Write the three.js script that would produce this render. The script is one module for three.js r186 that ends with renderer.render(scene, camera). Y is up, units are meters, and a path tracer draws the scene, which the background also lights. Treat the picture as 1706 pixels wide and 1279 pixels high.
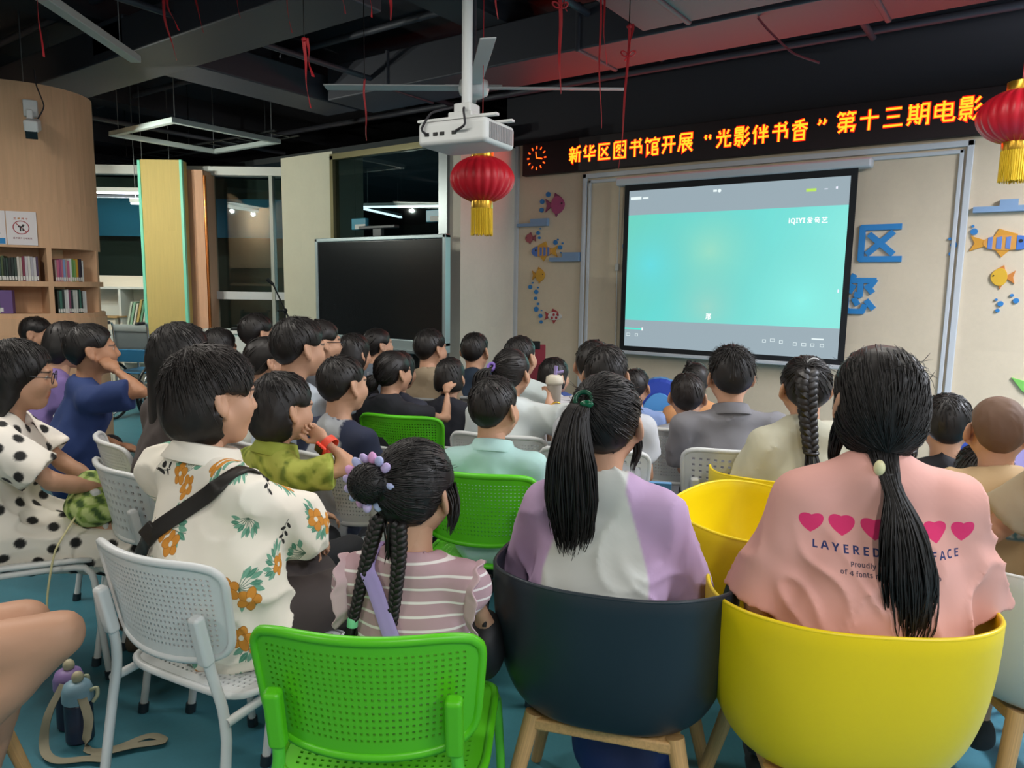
import * as THREE from 'three';
import { mergeGeometries } from 'three/addons/utils/BufferGeometryUtils.js';
import { RoundedBoxGeometry } from 'three/addons/geometries/RoundedBoxGeometry.js';
import { RectAreaLightUniformsLib } from 'three/addons/lights/RectAreaLightUniformsLib.js';

// ---------------------------------------------------------------- camera, light, exposure
const PSI = 0.625225, PITCH = 0.133309, ROLL = 0.015138, EYE = 1.42;
const V = (x, y, z) => new THREE.Vector3(x, y, z);
// floor coordinates measured from the camera stand (x to the right, d ahead) -> room coordinates (front wall is z = -6.42)
const fl = (x, d, y = 0) => V(x * Math.cos(PSI) - d * Math.sin(PSI), y, -x * Math.sin(PSI) - d * Math.cos(PSI));
const turnOf = (deg) => Math.PI - (deg * Math.PI / 180 - PSI);      // heading (0 = straight ahead, + = to the right) -> rotation.y
const scene = new THREE.Scene();
scene.background = new THREE.Color(0x020304);
const camera = new THREE.PerspectiveCamera(2 * Math.atan(639.5 / 1211.48) * 180 / Math.PI, 1706 / 1279, 0.05, 60);
{
  const rt = V(1, 0, 0), up = V(0, Math.cos(PITCH), Math.sin(PITCH)), fw = V(0, -Math.sin(PITCH), Math.cos(PITCH));
  const r2 = rt.clone().multiplyScalar(Math.cos(ROLL)).addScaledVector(up, Math.sin(ROLL));
  const u2 = up.clone().multiplyScalar(Math.cos(ROLL)).addScaledVector(rt, -Math.sin(ROLL));
  const w = (v) => fl(v.x, v.z, v.y);
  camera.position.set(0, EYE, 0);
  camera.quaternion.setFromRotationMatrix(new THREE.Matrix4().makeBasis(w(r2), w(u2), w(fw).negate()));
}
const renderer = new THREE.WebGLRenderer({ antialias: true });
renderer.toneMapping = THREE.LinearToneMapping;
renderer.toneMappingExposure = 1.06;
renderer.shadowMap.enabled = true;
RectAreaLightUniformsLib.init();
const LIGHTS = { rear: 88, right: 140, over: 34, front: 370, left: 75, nook: 26, kiosk: 5, far: 130, led: 5, screen: 1.6 };  // over, front, left and kiosk feed unseen lamps added for brightness

// ---------------------------------------------------------------- small helpers
const ORD = ['first', 'second', 'third', 'fourth', 'fifth', 'sixth', 'seventh', 'eighth', 'ninth', 'tenth', 'eleventh', 'twelfth', 'thirteenth', 'fourteenth', 'fifteenth', 'sixteenth', 'seventeenth', 'eighteenth', 'nineteenth', 'twentieth', 'twenty-first', 'twenty-second', 'twenty-third', 'twenty-fourth', 'twenty-fifth'];
const taken = new Map();
const numbered = (n) => { const k = taken.get(n) || 0; taken.set(n, k + 1); return k ? n + '_' + String(k).padStart(3, '0') : n; };
let rs = 12345;
const rnd = () => { rs = (rs + 0x6d2b79f5) | 0; let t = Math.imul(rs ^ (rs >>> 15), 1 | rs); t = (t + Math.imul(t ^ (t >>> 7), 61 | t)) ^ t; return ((t ^ (t >>> 14)) >>> 0) / 4294967296; };
const rr = (a, b) => a + (b - a) * rnd();
const mix = (a, b, t) => a + (b - a) * t;
const clamp = (x, a = 0, b = 1) => Math.min(b, Math.max(a, x));
const sst = (a, b, x) => { const t = clamp((x - a) / (b - a)); return t * t * (3 - 2 * t); };
const lin = (hex) => { const c = new THREE.Color(hex); return [c.r, c.g, c.b]; };
const mat = (hex, roughness = 0.7, o = {}) => new THREE.MeshPhysicalMaterial({ color: hex, roughness, metalness: 0, ...o });
const vmat = (roughness = 0.7, o = {}) => new THREE.MeshPhysicalMaterial({ vertexColors: true, roughness, ...o });
function sh(m) { m.castShadow = m.receiveShadow = true; return m; }
function thing(name, label, category, pos = [0, 0, 0], turn = 0, group) {
  const o = new THREE.Group(); o.name = numbered(name); scene.add(o);
  if (pos.isVector3) o.position.copy(pos); else o.position.set(...pos);
  o.rotation.y = turn; o.userData = { label, category }; if (group) o.userData.group = group;
  return o;
}
function join(gs) {
  gs = gs.flat(9).map((g) => { g = g.index ? g.toNonIndexed() : g; return g; });
  if (gs.length === 1) return gs[0];
  const keys = ['position', 'normal', 'uv', 'color'].filter((k) => gs.every((g) => g.attributes[k]));
  gs.forEach((g) => { for (const k of Object.keys(g.attributes)) if (!keys.includes(k)) g.deleteAttribute(k); });
  return mergeGeometries(gs);
}
function part(name, g, m, parent) { const o = sh(new THREE.Mesh(Array.isArray(g) ? join(g) : g, m)); o.name = name; parent.add(o); return o; }
function solo(name, label, category, g, m, pos, turn = 0, group) {
  const o = sh(new THREE.Mesh(Array.isArray(g) ? join(g) : g, m)); o.name = numbered(name); scene.add(o);
  if (pos) { if (pos.isVector3) o.position.copy(pos); else o.position.set(...pos); }
  o.rotation.y = turn; o.userData = { label, category }; if (group) o.userData.group = group; return o;
}
function struct(name, g, m, label, category) {
  const o = sh(new THREE.Mesh(Array.isArray(g) ? join(g) : g, m)); o.name = name; scene.add(o);
  o.userData = { kind: 'structure', label, category }; return o;
}
const box = (w, h, d, x = 0, y = 0, z = 0, r = 0) => (r ? new RoundedBoxGeometry(w, h, d, 2, r) : new THREE.BoxGeometry(w, h, d)).translate(x, y, z);
const box2 = (x0, x1, y0, y1, z0, z1, r = 0) => box(x1 - x0, y1 - y0, z1 - z0, (x0 + x1) / 2, (y0 + y1) / 2, (z0 + z1) / 2, r);
function tube(pts, r, seg = 8, n, closed = false) {
  const c = new THREE.CatmullRomCurve3(pts.map((p) => (p.isVector3 ? p : V(...p))), closed, 'catmullrom', 0.3);
  return new THREE.TubeGeometry(c, n || Math.max(4, (pts.length - 1) * 5), r, seg, closed);
}
function rod(a, b, r0, r1 = r0, seg = 10) {                                     // straight bar with closed ends
  a = a.isVector3 ? a : V(...a); b = b.isVector3 ? b : V(...b);
  const d = b.clone().sub(a), g = new THREE.CylinderGeometry(r1, r0, d.length(), seg);
  g.applyQuaternion(new THREE.Quaternion().setFromUnitVectors(V(0, 1, 0), d.clone().normalize()));
  return g.translate((a.x + b.x) / 2, (a.y + b.y) / 2, (a.z + b.z) / 2);
}
const lathe = (pts, seg = 24) => new THREE.LatheGeometry(pts.map(([r, y]) => new THREE.Vector2(r, y)), seg);
function extrude(pts, depth, bevel = 0, holes = []) {
  const s = pts.isShape ? pts : new THREE.Shape(pts.map(([x, y]) => new THREE.Vector2(x, y)));
  holes.forEach((h) => s.holes.push(new THREE.Path(h.map(([x, y]) => new THREE.Vector2(x, y)))));
  return new THREE.ExtrudeGeometry(s, { depth, bevelEnabled: bevel > 0, bevelSize: bevel, bevelThickness: bevel, bevelSegments: 1, steps: 1, curveSegments: 10 });
}
// a sheet fn(u, v) -> [x, y, z] given thickness, closed all round
function sheet(fn, nu, nv, th, wrapU = false) {
  const P = [], N = [], e = 1e-3, g = (u, v) => V(...fn(u, v));
  for (let j = 0; j <= nv; j++) for (let i = 0; i <= nu; i++) {
    const u = i / nu, v = j / nv, p = g(u, v);
    const u0 = wrapU ? u - e : Math.max(0, u - e), u1 = wrapU ? u + e : Math.min(1, u + e), v0 = Math.max(0, v - e), v1 = Math.min(1, v + e);
    const n = g(u1, v).sub(g(u0, v)).cross(g(u, v1).sub(g(u, v0)));
    if (n.lengthSq() < 1e-20) n.set(0, 1, 0);
    P.push(p); N.push(n.normalize());
  }
  const pos = [], idx = [], uv = [], W = nu + 1, H = nv + 1;
  for (const s of [1, -1]) P.forEach((p, i) => { pos.push(p.x + N[i].x * th * s / 2, p.y + N[i].y * th * s / 2, p.z + N[i].z * th * s / 2); uv.push((i % W) / nu, Math.floor(i / W) / nv); });
  const o = W * H;
  for (let j = 0; j < nv; j++) for (let i = 0; i < nu; i++) {
    const a = j * W + i, b = a + 1, c = a + W, d = c + 1;
    idx.push(a, b, d, a, d, c, o + a, o + d, o + b, o + a, o + c, o + d);
  }
  const edge = (a, b) => idx.push(a, o + a, o + b, a, o + b, b);
  for (let i = 0; i < nu; i++) { edge(i, i + 1); edge(nv * W + i + 1, nv * W + i); }
  if (!wrapU) for (let j = 0; j < nv; j++) { edge((j + 1) * W, j * W); edge(j * W + nu, (j + 1) * W + nu); }
  const G = new THREE.BufferGeometry();
  G.setAttribute('position', new THREE.Float32BufferAttribute(pos, 3)); G.setAttribute('uv', new THREE.Float32BufferAttribute(uv, 2));
  G.setIndex(idx); G.computeVertexNormals(); return G;
}
function canvasTex(w, h, draw, o = {}) {
  const c = document.createElement('canvas'); c.width = w; c.height = h; draw(c.getContext('2d'), w, h);
  const t = new THREE.CanvasTexture(c); t.colorSpace = o.data ? THREE.NoColorSpace : THREE.SRGBColorSpace; t.magFilter = THREE.LinearFilter;
  t.wrapS = t.wrapT = o.repeat ? THREE.RepeatWrapping : THREE.ClampToEdgeWrapping; return t;
}
// value noise
const hsh = (x, y, z) => { let h = Math.imul(x, 374761393) ^ Math.imul(y, 668265263) ^ Math.imul(z, 1274126177); h = Math.imul(h ^ (h >>> 13), 1103515245); return ((h ^ (h >>> 16)) >>> 0) / 4294967296; };
function vn(x, y, z) {
  const i = Math.floor(x), j = Math.floor(y), k = Math.floor(z); x -= i; y -= j; z -= k;
  x = x * x * (3 - 2 * x); y = y * y * (3 - 2 * y); z = z * z * (3 - 2 * z);
  const c = (a, b, d) => hsh(i + a, j + b, k + d);
  return mix(mix(mix(c(0, 0, 0), c(1, 0, 0), x), mix(c(0, 1, 0), c(1, 1, 0), x), y), mix(mix(c(0, 0, 1), c(1, 0, 1), x), mix(c(0, 1, 1), c(1, 1, 1), x), y), z) * 2 - 1;
}

// ---------------------------------------------------------------- distance field -> mesh (surface nets)
class Field {
  constructor(lo, hi, c) {
    this.lo = lo; this.c = c; this.n = [0, 1, 2].map((i) => Math.max(3, Math.ceil((hi[i] - lo[i]) / c) + 1));
    this.v = new Float32Array(this.n[0] * this.n[1] * this.n[2]).fill(9);
  }
  each(lo, hi, f) {
    const { c, n, v } = this, a = [], b = [];
    for (let i = 0; i < 3; i++) { a[i] = Math.max(0, Math.floor((lo[i] - this.lo[i]) / c)); b[i] = Math.min(n[i] - 1, Math.ceil((hi[i] - this.lo[i]) / c)); }
    for (let k = a[2]; k <= b[2]; k++) { const z = this.lo[2] + k * c; for (let j = a[1]; j <= b[1]; j++) { const y = this.lo[1] + j * c; let q = (k * n[1] + j) * n[0] + a[0]; for (let i = a[0]; i <= b[0]; i++, q++) v[q] = f(this.lo[0] + i * c, y, z, v[q]); } }
  }
  // tapered capsule a(ra) -> b(rb); o.k blend, o.w/o.s widen section along axis w by factor s, o.flat cut flat at b, o.sub subtract
  cone(a, ra, b, rb, o = {}) {
    const k = o.k ?? 0.02, w = o.w, is = 1 / (o.s || 1), R = Math.max(ra, rb) * Math.max(1, o.s || 1) + k + 3 * this.c;
    const dx = b[0] - a[0], dy = b[1] - a[1], dz = b[2] - a[2], l2 = dx * dx + dy * dy + dz * dz + 1e-12, il = 1 / Math.sqrt(l2);
    this.each([0, 1, 2].map((i) => Math.min(a[i], b[i]) - R), [0, 1, 2].map((i) => Math.max(a[i], b[i]) + R), (x, y, z, v) => {
      let px = x - a[0], py = y - a[1], pz = z - a[2];
      const tt = (px * dx + py * dy + pz * dz) / l2, t = tt < 0 ? 0 : tt > 1 ? 1 : tt;
      px -= dx * t; py -= dy * t; pz -= dz * t;
      if (w) { const m = (px * w[0] + py * w[1] + pz * w[2]) * (is - 1); px += w[0] * m; py += w[1] * m; pz += w[2] * m; }
      let d = Math.sqrt(px * px + py * py + pz * pz) - (ra + (rb - ra) * t);
      if (o.flat) { const e = (tt - 1) / il; if (e > d) d = e; }
      if (o.sub) { d = -d; const h = Math.max(k - Math.abs(v - d), 0) / k; return Math.max(v, d) + h * h * k * 0.25; }
      const h = Math.max(k - Math.abs(v - d), 0) / k; return Math.min(v, d) - h * h * k * 0.25;
    });
    return this;
  }
  ball(c, r, o) { return this.cone(c, r, [c[0], c[1] + 1e-5, c[2]], r, o); }
  // ellipsoid, o.q = quaternion
  ell(c, r, o = {}) {
    const k = o.k ?? 0.02, R = Math.max(...r) + k + 3 * this.c, q = o.q ? o.q.clone().invert() : null, p = V(0, 0, 0), m = Math.min(...r);
    this.each(c.map((e) => e - R), c.map((e) => e + R), (x, y, z, v) => {
      p.set(x - c[0], y - c[1], z - c[2]); if (q) p.applyQuaternion(q);
      const ax = p.x / r[0], ay = p.y / r[1], az = p.z / r[2], k0 = Math.sqrt(ax * ax + ay * ay + az * az);
      const bx = ax / r[0], by = ay / r[1], bz = az / r[2], k1 = Math.sqrt(bx * bx + by * by + bz * bz);
      let d = k1 < 1e-9 ? -m : k0 * (k0 - 1) / k1;
      if (o.sub) { d = -d; const h = Math.max(k - Math.abs(v - d), 0) / k; return Math.max(v, d) + h * h * k * 0.25; }
      const h = Math.max(k - Math.abs(v - d), 0) / k; return Math.min(v, d) - h * h * k * 0.25;
    });
    return this;
  }
  mod(f) { const { c, n, v, lo } = this; let q = 0; for (let k = 0; k < n[2]; k++) for (let j = 0; j < n[1]; j++) for (let i = 0; i < n[0]; i++, q++) if (v[q] < 0.06) v[q] = f(lo[0] + i * c, lo[1] + j * c, lo[2] + k * c, v[q]); return this; }
  mesh(o = {}) {
    const { c, n, v, lo } = this, [nx, ny, nz] = n, id = new Int32Array(nx * ny * nz).fill(-1), P = [], sx = 1, sy = nx, sz = nx * ny;
    const off = [0, sx, sy, sx + sy, sz, sz + sx, sz + sy, sz + sx + sy], E = [[0, 1], [2, 3], [4, 5], [6, 7], [0, 2], [1, 3], [4, 6], [5, 7], [0, 4], [1, 5], [2, 6], [3, 7]];
    for (let k = 0; k < nz - 1; k++) for (let j = 0; j < ny - 1; j++) for (let i = 0; i < nx - 1; i++) {
      const q = k * sz + j * sy + i; let m = 0;
      for (let t = 0; t < 8; t++) if (v[q + off[t]] < 0) m |= 1 << t;
      if (m === 0 || m === 255) continue;
      let x = 0, y = 0, z = 0, ct = 0;
      for (const [a, b] of E) { const A = (m >> a) & 1, B = (m >> b) & 1; if (A === B) continue; const va = v[q + off[a]], vb = v[q + off[b]], t = va / (va - vb); x += mix(a & 1, b & 1, t); y += mix((a >> 1) & 1, (b >> 1) & 1, t); z += mix(a >> 2, b >> 2, t); ct++; }
      id[q] = P.length / 3; P.push(lo[0] + (i + x / ct) * c, lo[1] + (j + y / ct) * c, lo[2] + (k + z / ct) * c);
    }
    const I = [];
    const quad = (a, b, d, e, f) => { if (a < 0 || b < 0 || d < 0 || e < 0) return; if (!f) I.push(a, b, d, a, d, e); else I.push(a, d, b, a, e, d); };
    for (let k = 0; k < nz - 1; k++) for (let j = 0; j < ny - 1; j++) for (let i = 0; i < nx - 1; i++) {
      const q = k * sz + j * sy + i, s = v[q] < 0;
      if (j && k && s !== (v[q + sx] < 0)) quad(id[q], id[q - sy], id[q - sy - sz], id[q - sz], !s);
      if (i && k && s !== (v[q + sy] < 0)) quad(id[q], id[q - sz], id[q - sz - sx], id[q - sx], !s);
      if (i && j && s !== (v[q + sz] < 0)) quad(id[q], id[q - sx], id[q - sx - sy], id[q - sy], !s);
    }
    for (let it = 0; it < (o.smooth ?? 2); it++) {
      const S = new Float32Array(P.length), C = new Uint16Array(P.length / 3);
      for (let t = 0; t < I.length; t += 3) for (let e = 0; e < 3; e++) { const a = I[t + e], b = I[t + (e + 1) % 3]; S[a * 3] += P[b * 3]; S[a * 3 + 1] += P[b * 3 + 1]; S[a * 3 + 2] += P[b * 3 + 2]; C[a]++; }
      for (let a = 0; a < C.length; a++) if (C[a]) for (let e = 0; e < 3; e++) P[a * 3 + e] = mix(P[a * 3 + e], S[a * 3 + e] / C[a], 0.5);
    }
    const G = new THREE.BufferGeometry(); G.setAttribute('position', new THREE.Float32BufferAttribute(P, 3)); G.setIndex(I); G.computeVertexNormals();
    const N = G.attributes.normal.array;
    if (o.color) { const Cc = new Float32Array(P.length); for (let a = 0; a < P.length; a += 3) Cc.set(o.color(P[a], P[a + 1], P[a + 2], N[a], N[a + 1], N[a + 2]), a); G.setAttribute('color', new THREE.BufferAttribute(Cc, 3)); }
    if (o.uv) { const U = new Float32Array(P.length / 3 * 2); for (let a = 0, b = 0; a < P.length; a += 3, b += 2) U.set(o.uv(P[a], P[a + 1], P[a + 2], N[a], N[a + 1], N[a + 2]), b); G.setAttribute('uv', new THREE.BufferAttribute(U, 2)); }
    return G;
  }
}
// merge indexed geometries keeping the shared vertices
function weld(gs) { gs = gs.filter(Boolean); if (gs.length === 1) return gs[0]; const keys = Object.keys(gs[0].attributes).filter((k) => gs.every((g) => g.attributes[k])); gs.forEach((g) => { for (const k of Object.keys(g.attributes)) if (!keys.includes(k)) g.deleteAttribute(k); }); return mergeGeometries(gs); }

// ---------------------------------------------------------------- textures of surfaces
const speck = (w, h, base, amp, seed, o = {}) => {
  const d = new Uint8Array(w * h * 4), b = lin(base).map((v) => v);
  for (let y = 0; y < h; y++) for (let x = 0; x < w; x++) {
    const P = (f) => vn((x / w) * f + seed, (y / h) * f, seed);
    const n = (o.grain ? vn(x / w * 90 + seed, y / h * 5, 3) * 0.6 + vn(x / w * 260, y / h * 9, 7) * 0.4 : P(6) * 0.5 + P(40) * 0.3 + (hsh(x, y, seed | 0) - 0.5) * 0.6) * amp;
    const i = (y * w + x) * 4;
    for (let c = 0; c < 3; c++) { const l = clamp(b[c] * (1 + n)); d[i + c] = 255 * (l <= 0.0031308 ? 12.92 * l : 1.055 * l ** (1 / 2.4) - 0.055); }
    d[i + 3] = 255;
  }
  const t = new THREE.DataTexture(d, w, h); t.colorSpace = THREE.SRGBColorSpace; t.magFilter = THREE.LinearFilter; t.minFilter = THREE.LinearFilter; t.wrapS = t.wrapT = THREE.RepeatWrapping; t.needsUpdate = true; return t;
};
const M = {
  floor: mat(0xffffff, 0.42, { map: speck(256, 256, '#3b7786', 0.12, 1) }),
  beige: mat(0xffffff, 0.8, { map: speck(256, 256, '#d9c8ae', 0.05, 2) }),
  cream: mat(0xffffff, 0.8, { map: speck(256, 256, '#e6dccb', 0.05, 3) }),
  column: mat(0xffffff, 0.75, { map: speck(256, 256, '#cfccb8', 0.04, 4) }),
  clad: mat(0xffffff, 0.7, { map: speck(256, 256, '#d3aa85', 0.08, 5, { grain: true }) }),
  wood: mat(0xffffff, 0.5, { map: speck(256, 256, '#c9a06a', 0.18, 7, { grain: true }) }),
  yellowCol: mat(0xffffff, 0.75, { map: speck(256, 256, '#c4ae6c', 0.06, 8, { grain: true }) }),
  pinkCol: mat(0xffffff, 0.75, { map: speck(256, 256, '#cfa184', 0.07, 9, { grain: true }) }),
  mint: mat('#7fd9bd', 0.5), white: mat('#d9dbd6', 0.6), trim: mat('#c9cccf', 0.45), plaster: mat('#cfcdc6', 0.85),
  black: mat('#2b2a30', 0.8), duct: mat('#43434b', 0.55, { metalness: 0.2 }), darkMetal: mat('#1a1c1e', 0.4, { metalness: 0.4 }),
  chrome: mat('#c8ccd0', 0.25, { metalness: 0.9 }), steel: mat('#8b8f90', 0.35, { metalness: 0.7 }), copper: mat('#b9703c', 0.25, { metalness: 0.85 }), gold: mat('#d0a23a', 0.28, { metalness: 0.85 }),
  glass: new THREE.MeshPhysicalMaterial({ color: '#c6d3d3', roughness: 0.02, transmission: 1, thickness: 0, ior: 1.5 }),
  night: mat('#6a6a5c', 0.6), blueReflection: mat('#5fb0d6', 0.75), greyWall: mat('#6a716f', 0.85), ribbon: mat('#b3222c', 0.5, { side: THREE.DoubleSide }),
  plasticW: mat('#d4d8d8', 0.4), plasticG: mat('#58c41a', 0.36), plasticY: mat('#ecd106', 0.38), plasticD: mat('#1d2a33', 0.42), tubeG: mat('#5fd03a', 0.35),
};
for (const k of ['floor', 'beige', 'cream', 'column', 'clad', 'wood', 'yellowCol', 'pinkCol']) M[k].map.repeat.set(1, 1);
// planar uv in metres for a geometry
function uvm(g, s = 1) { const p = g.attributes.position, n = g.attributes.normal, u = new Float32Array(p.count * 2); for (let i = 0; i < p.count; i++) { const ax = Math.abs(n.getX(i)), ay = Math.abs(n.getY(i)), az = Math.abs(n.getZ(i)); if (ay > ax && ay > az) u.set([p.getX(i) * s, p.getZ(i) * s], i * 2); else if (ax > az) u.set([p.getZ(i) * s, p.getY(i) * s], i * 2); else u.set([p.getX(i) * s, p.getY(i) * s], i * 2); } g.setAttribute('uv', new THREE.BufferAttribute(u, 2)); return g; }

// ---------------------------------------------------------------- room shell
struct('floor', uvm(box2(-15, 4.6, -0.12, 0, -14, 4.4), 0.6), M.floor, 'teal blue vinyl floor under the chairs', 'floor');
struct('ceiling', box2(-15, 4.6, 3.75, 3.87, -14, 4.4), M.black, 'black painted open ceiling', 'ceiling');
struct('wall_front', uvm(box2(-4.61, 4.6, 0, 2.88, -6.62, -6.42)), M.beige, 'beige front wall behind the projection screen', 'wall');
struct('wall_front_upper', box2(-4.75, 4.6, 2.88, 3.75, -6.62, -6.42), M.black, 'black painted strip above the beige front wall', 'wall');
struct('wall_return', uvm(box2(-4.75, -4.61, 0, 2.85, -6.62, -5.5)), M.cream, 'narrow cream wall beside the glass door', 'wall');
struct('wall_right', box2(4.6, 4.75, 0, 3.75, -6.62, 4.4), M.plaster, 'off-white wall on the right', 'wall');
struct('wall_rear', box2(-15, 4.75, 0, 3.75, 4.4, 4.55), M.plaster, 'off-white wall behind the audience', 'wall');
struct('wall_outer', box2(-15.15, -15, 0, 3.75, -14, 4.55), M.black, 'black outer wall', 'wall');
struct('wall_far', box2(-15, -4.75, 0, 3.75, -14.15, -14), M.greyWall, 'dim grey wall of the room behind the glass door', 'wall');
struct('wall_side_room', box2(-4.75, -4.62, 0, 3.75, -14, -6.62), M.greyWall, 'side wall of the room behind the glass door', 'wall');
struct('wall_column', uvm(box2(-7.35, -6.45, 0, 2.86, -5.95, -5.5)), M.column, 'off-white square column between the window and the glass door', 'column');
struct('trim_1', [box2(-4.612, -4.575, 0, 2.87, -6.42, -6.385)], M.trim, 'white corner strip left of the fish', 'trim');
// white frame moulding around the screen: two parallel ribs
{
  const gs = [];
  for (const [o, w, t] of [[0, 0.045, 0.03], [0.062, 0.03, 0.02]]) {
    gs.push(box2(-3.79 + o, -3.79 + o + w, 0, 2.53 - o, -6.42, -6.42 + t, 0.006), box2(-0.5 - o - w, -0.5 - o, 0, 2.53 - o, -6.42, -6.42 + t, 0.006), box2(-3.79 + o, -0.5 - o, 2.53 - o - w, 2.53 - o, -6.42, -6.42 + t, 0.006));
  }
  struct('trim_2', gs, M.trim, 'white moulding frame on the wall around the projection screen', 'trim');
}
// glass partition and door
{
  const d = new THREE.Group(); d.name = 'door_1'; scene.add(d); d.userData = { kind: 'structure', label: 'frameless glass door with blue patch fittings behind the blank display', category: 'door' };
  part('glass_pane', box2(-6.40, -6.10, 0.02, 2.76, -5.512, -5.5), M.glass, d);
  part('glass_pane', box2(-6.09, -4.86, 0.02, 2.76, -5.512, -5.5), M.glass, d);
  part('frame', [box2(-6.45, -6.40, 0, 2.8, -5.55, -5.46), box2(-6.45, -4.75, 2.76, 2.82, -5.55, -5.46)], mat('#8d8562', 0.35, { metalness: 0.6 }), d);
  part('frame', [box2(-4.86, -4.75, 0, 2.8, -5.55, -5.46)], M.steel, d);
  for (const [x, y] of [[-6.02, 2.06], [-4.93, 2.10]]) { part('patch_fitting', box2(x - 0.11, x + 0.11, y - 0.06, y + 0.06, -5.53, -5.475, 0.008), mat('#3b93ad', 0.35), d); part('fitting_label', box2(x - 0.05, x + 0.11, y - 0.055, y - 0.005, -5.475, -5.472), M.white, d); }
  part('glass_band', box2(-6.40, -4.86, 1.22, 1.34, -5.4995, -5.4985), mat('#7f9a9a', 0.5), d);
}
// dim room behind the glass door, with a three-armed ceiling light
{
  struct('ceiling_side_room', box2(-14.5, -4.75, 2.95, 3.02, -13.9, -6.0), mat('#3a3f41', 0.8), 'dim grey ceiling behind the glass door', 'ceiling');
  const hub = V(-7.611, 2.45, -6.907), arms = [V(-7.27, 2.45, -6.231), V(-6.4, 2.45, -7.38), V(-8.128, 2.45, -8.266), V(-8.03, 2.45, -6.858)];
  arms.forEach((a, ai) => {
    const dd = a.clone().sub(hub), L = dd.length(), c = hub.clone().addScaledVector(dd, 0.52), t = thing('pendant_light', ['short lit light bar nearest behind the glass door', 'long level lit light bar behind the glass door', 'slanting lit light bar deepest behind the glass door', 'lit light bar at the left behind the glass door'][ai], 'lamp', c, Math.atan2(dd.x, dd.z), 'light bars behind the glass door');
    part('housing', box(0.05, 0.04, L * 0.94, 0, 0.03, 0), M.white, t);
    part('diffuser', box(0.05, 0.022, L * 0.94, 0, 0, 0), new THREE.MeshStandardMaterial({ color: '#ffffff', emissive: '#e6f4ff', emissiveIntensity: 3.2 }), t);
    for (const s of [-0.4, 0.4]) part('hanger', rod([0, 0.05, L * s], [0, 0.5, L * s], 0.004), M.steel, t);
    const l = new THREE.RectAreaLight('#e6f4ff', LIGHTS.far, 0.05, L * 0.94); l.rotation.x = -Math.PI / 2; l.position.y = -0.015; l.castShadow = true; t.add(l);
  });
}
// window wall seen face on, at the far left
{
  const W = (n, g, m, l, c) => { const o = struct(n, g, m, l, c); o.rotation.y = PSI; return o; };
  const D0 = 9.1, z = (d) => -d;
  W('trim_3', box2(-6.4, -2.75, 2.70, 2.80, z(D0 + 0.1), z(D0 - 0.08)), M.white, 'white lintel beam above the far windows', 'trim');
  W('trim_4', [box2(-3.8, -2.75, 1.21, 1.305, z(D0 + 0.08), z(D0 - 0.04))], M.trim, 'white rail across the lower far window', 'trim');
  W('trim_5', [box2(-2.985, -2.945, 0, 2.70, z(D0 + 0.06), z(D0 - 0.05))], mat('#a8ada5', 0.4), 'thin upright window post near the off-white column', 'trim');
  W('wall_window_sill', [box2(-6.4, -4.3, 1.34, 1.48, z(D0 + 0.1), z(D0 - 0.1)), box2(-6.4, -4.3, 0, 1.34, z(D0 + 0.1), z(D0 + 0.02)), box2(-4.3, -2.75, 0, 0.75, z(D0 + 0.1), z(D0 + 0.02))], M.cream, 'cream sill wall below the far window', 'wall');
  W('window_1', box2(-6.4, -4.3, 1.48, 2.70, z(D0 + 0.03), z(D0 + 0.01)), M.glass, 'dark window pane left of the yellow column', 'window');
  W('window_2', box2(-3.8, -2.75, 0.75, 2.70, z(D0 + 0.03), z(D0 + 0.01)), M.glass, 'dark window pane right of the pink pilaster', 'window');
  // beyond the panes: blue band coloured in for a reflection, dark wall below
  W('pane_reflection', [box2(-6.4, -2.7, 1.98, 2.46, z(D0 + 0.34), z(D0 + 0.3))], M.blueReflection, 'blue band standing in for a reflection in the far windows', 'reflection').name = 'window_3';
  W('wall_behind_window', [box2(-6.6, -2.5, 0, 2.74, z(D0 + 0.62), z(D0 + 0.55))], M.night, 'dark wall outside the far windows', 'wall');
  W('wall_pilaster_pink', uvm(box2(-3.99, -3.67, 0, 2.72, z(D0 + 0.05), z(8.78))), M.pinkCol, 'pinkish pilaster with a copper strip beside the far window', 'column');
  W('trim_6', rod([-3.66, 0.4, -8.80], [-3.66, 2.66, -8.80], 0.02), M.copper, 'shiny copper strip along the pink pilaster', 'trim');
  W('wall_pillar_yellow', uvm(box2(-4.31, -3.845, 0, 2.80, z(8.76), z(8.6))), M.yellowCol, 'yellow wood-grain pillar with mint green edges', 'column');
  W('trim_7', [box2(-4.335, -4.305, 0, 2.79, z(8.63), z(8.585)), box2(-3.855, -3.825, 0, 2.80, z(8.63), z(8.585))], M.mint, 'mint green edge strips of the yellow pillar', 'trim');
}
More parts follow.
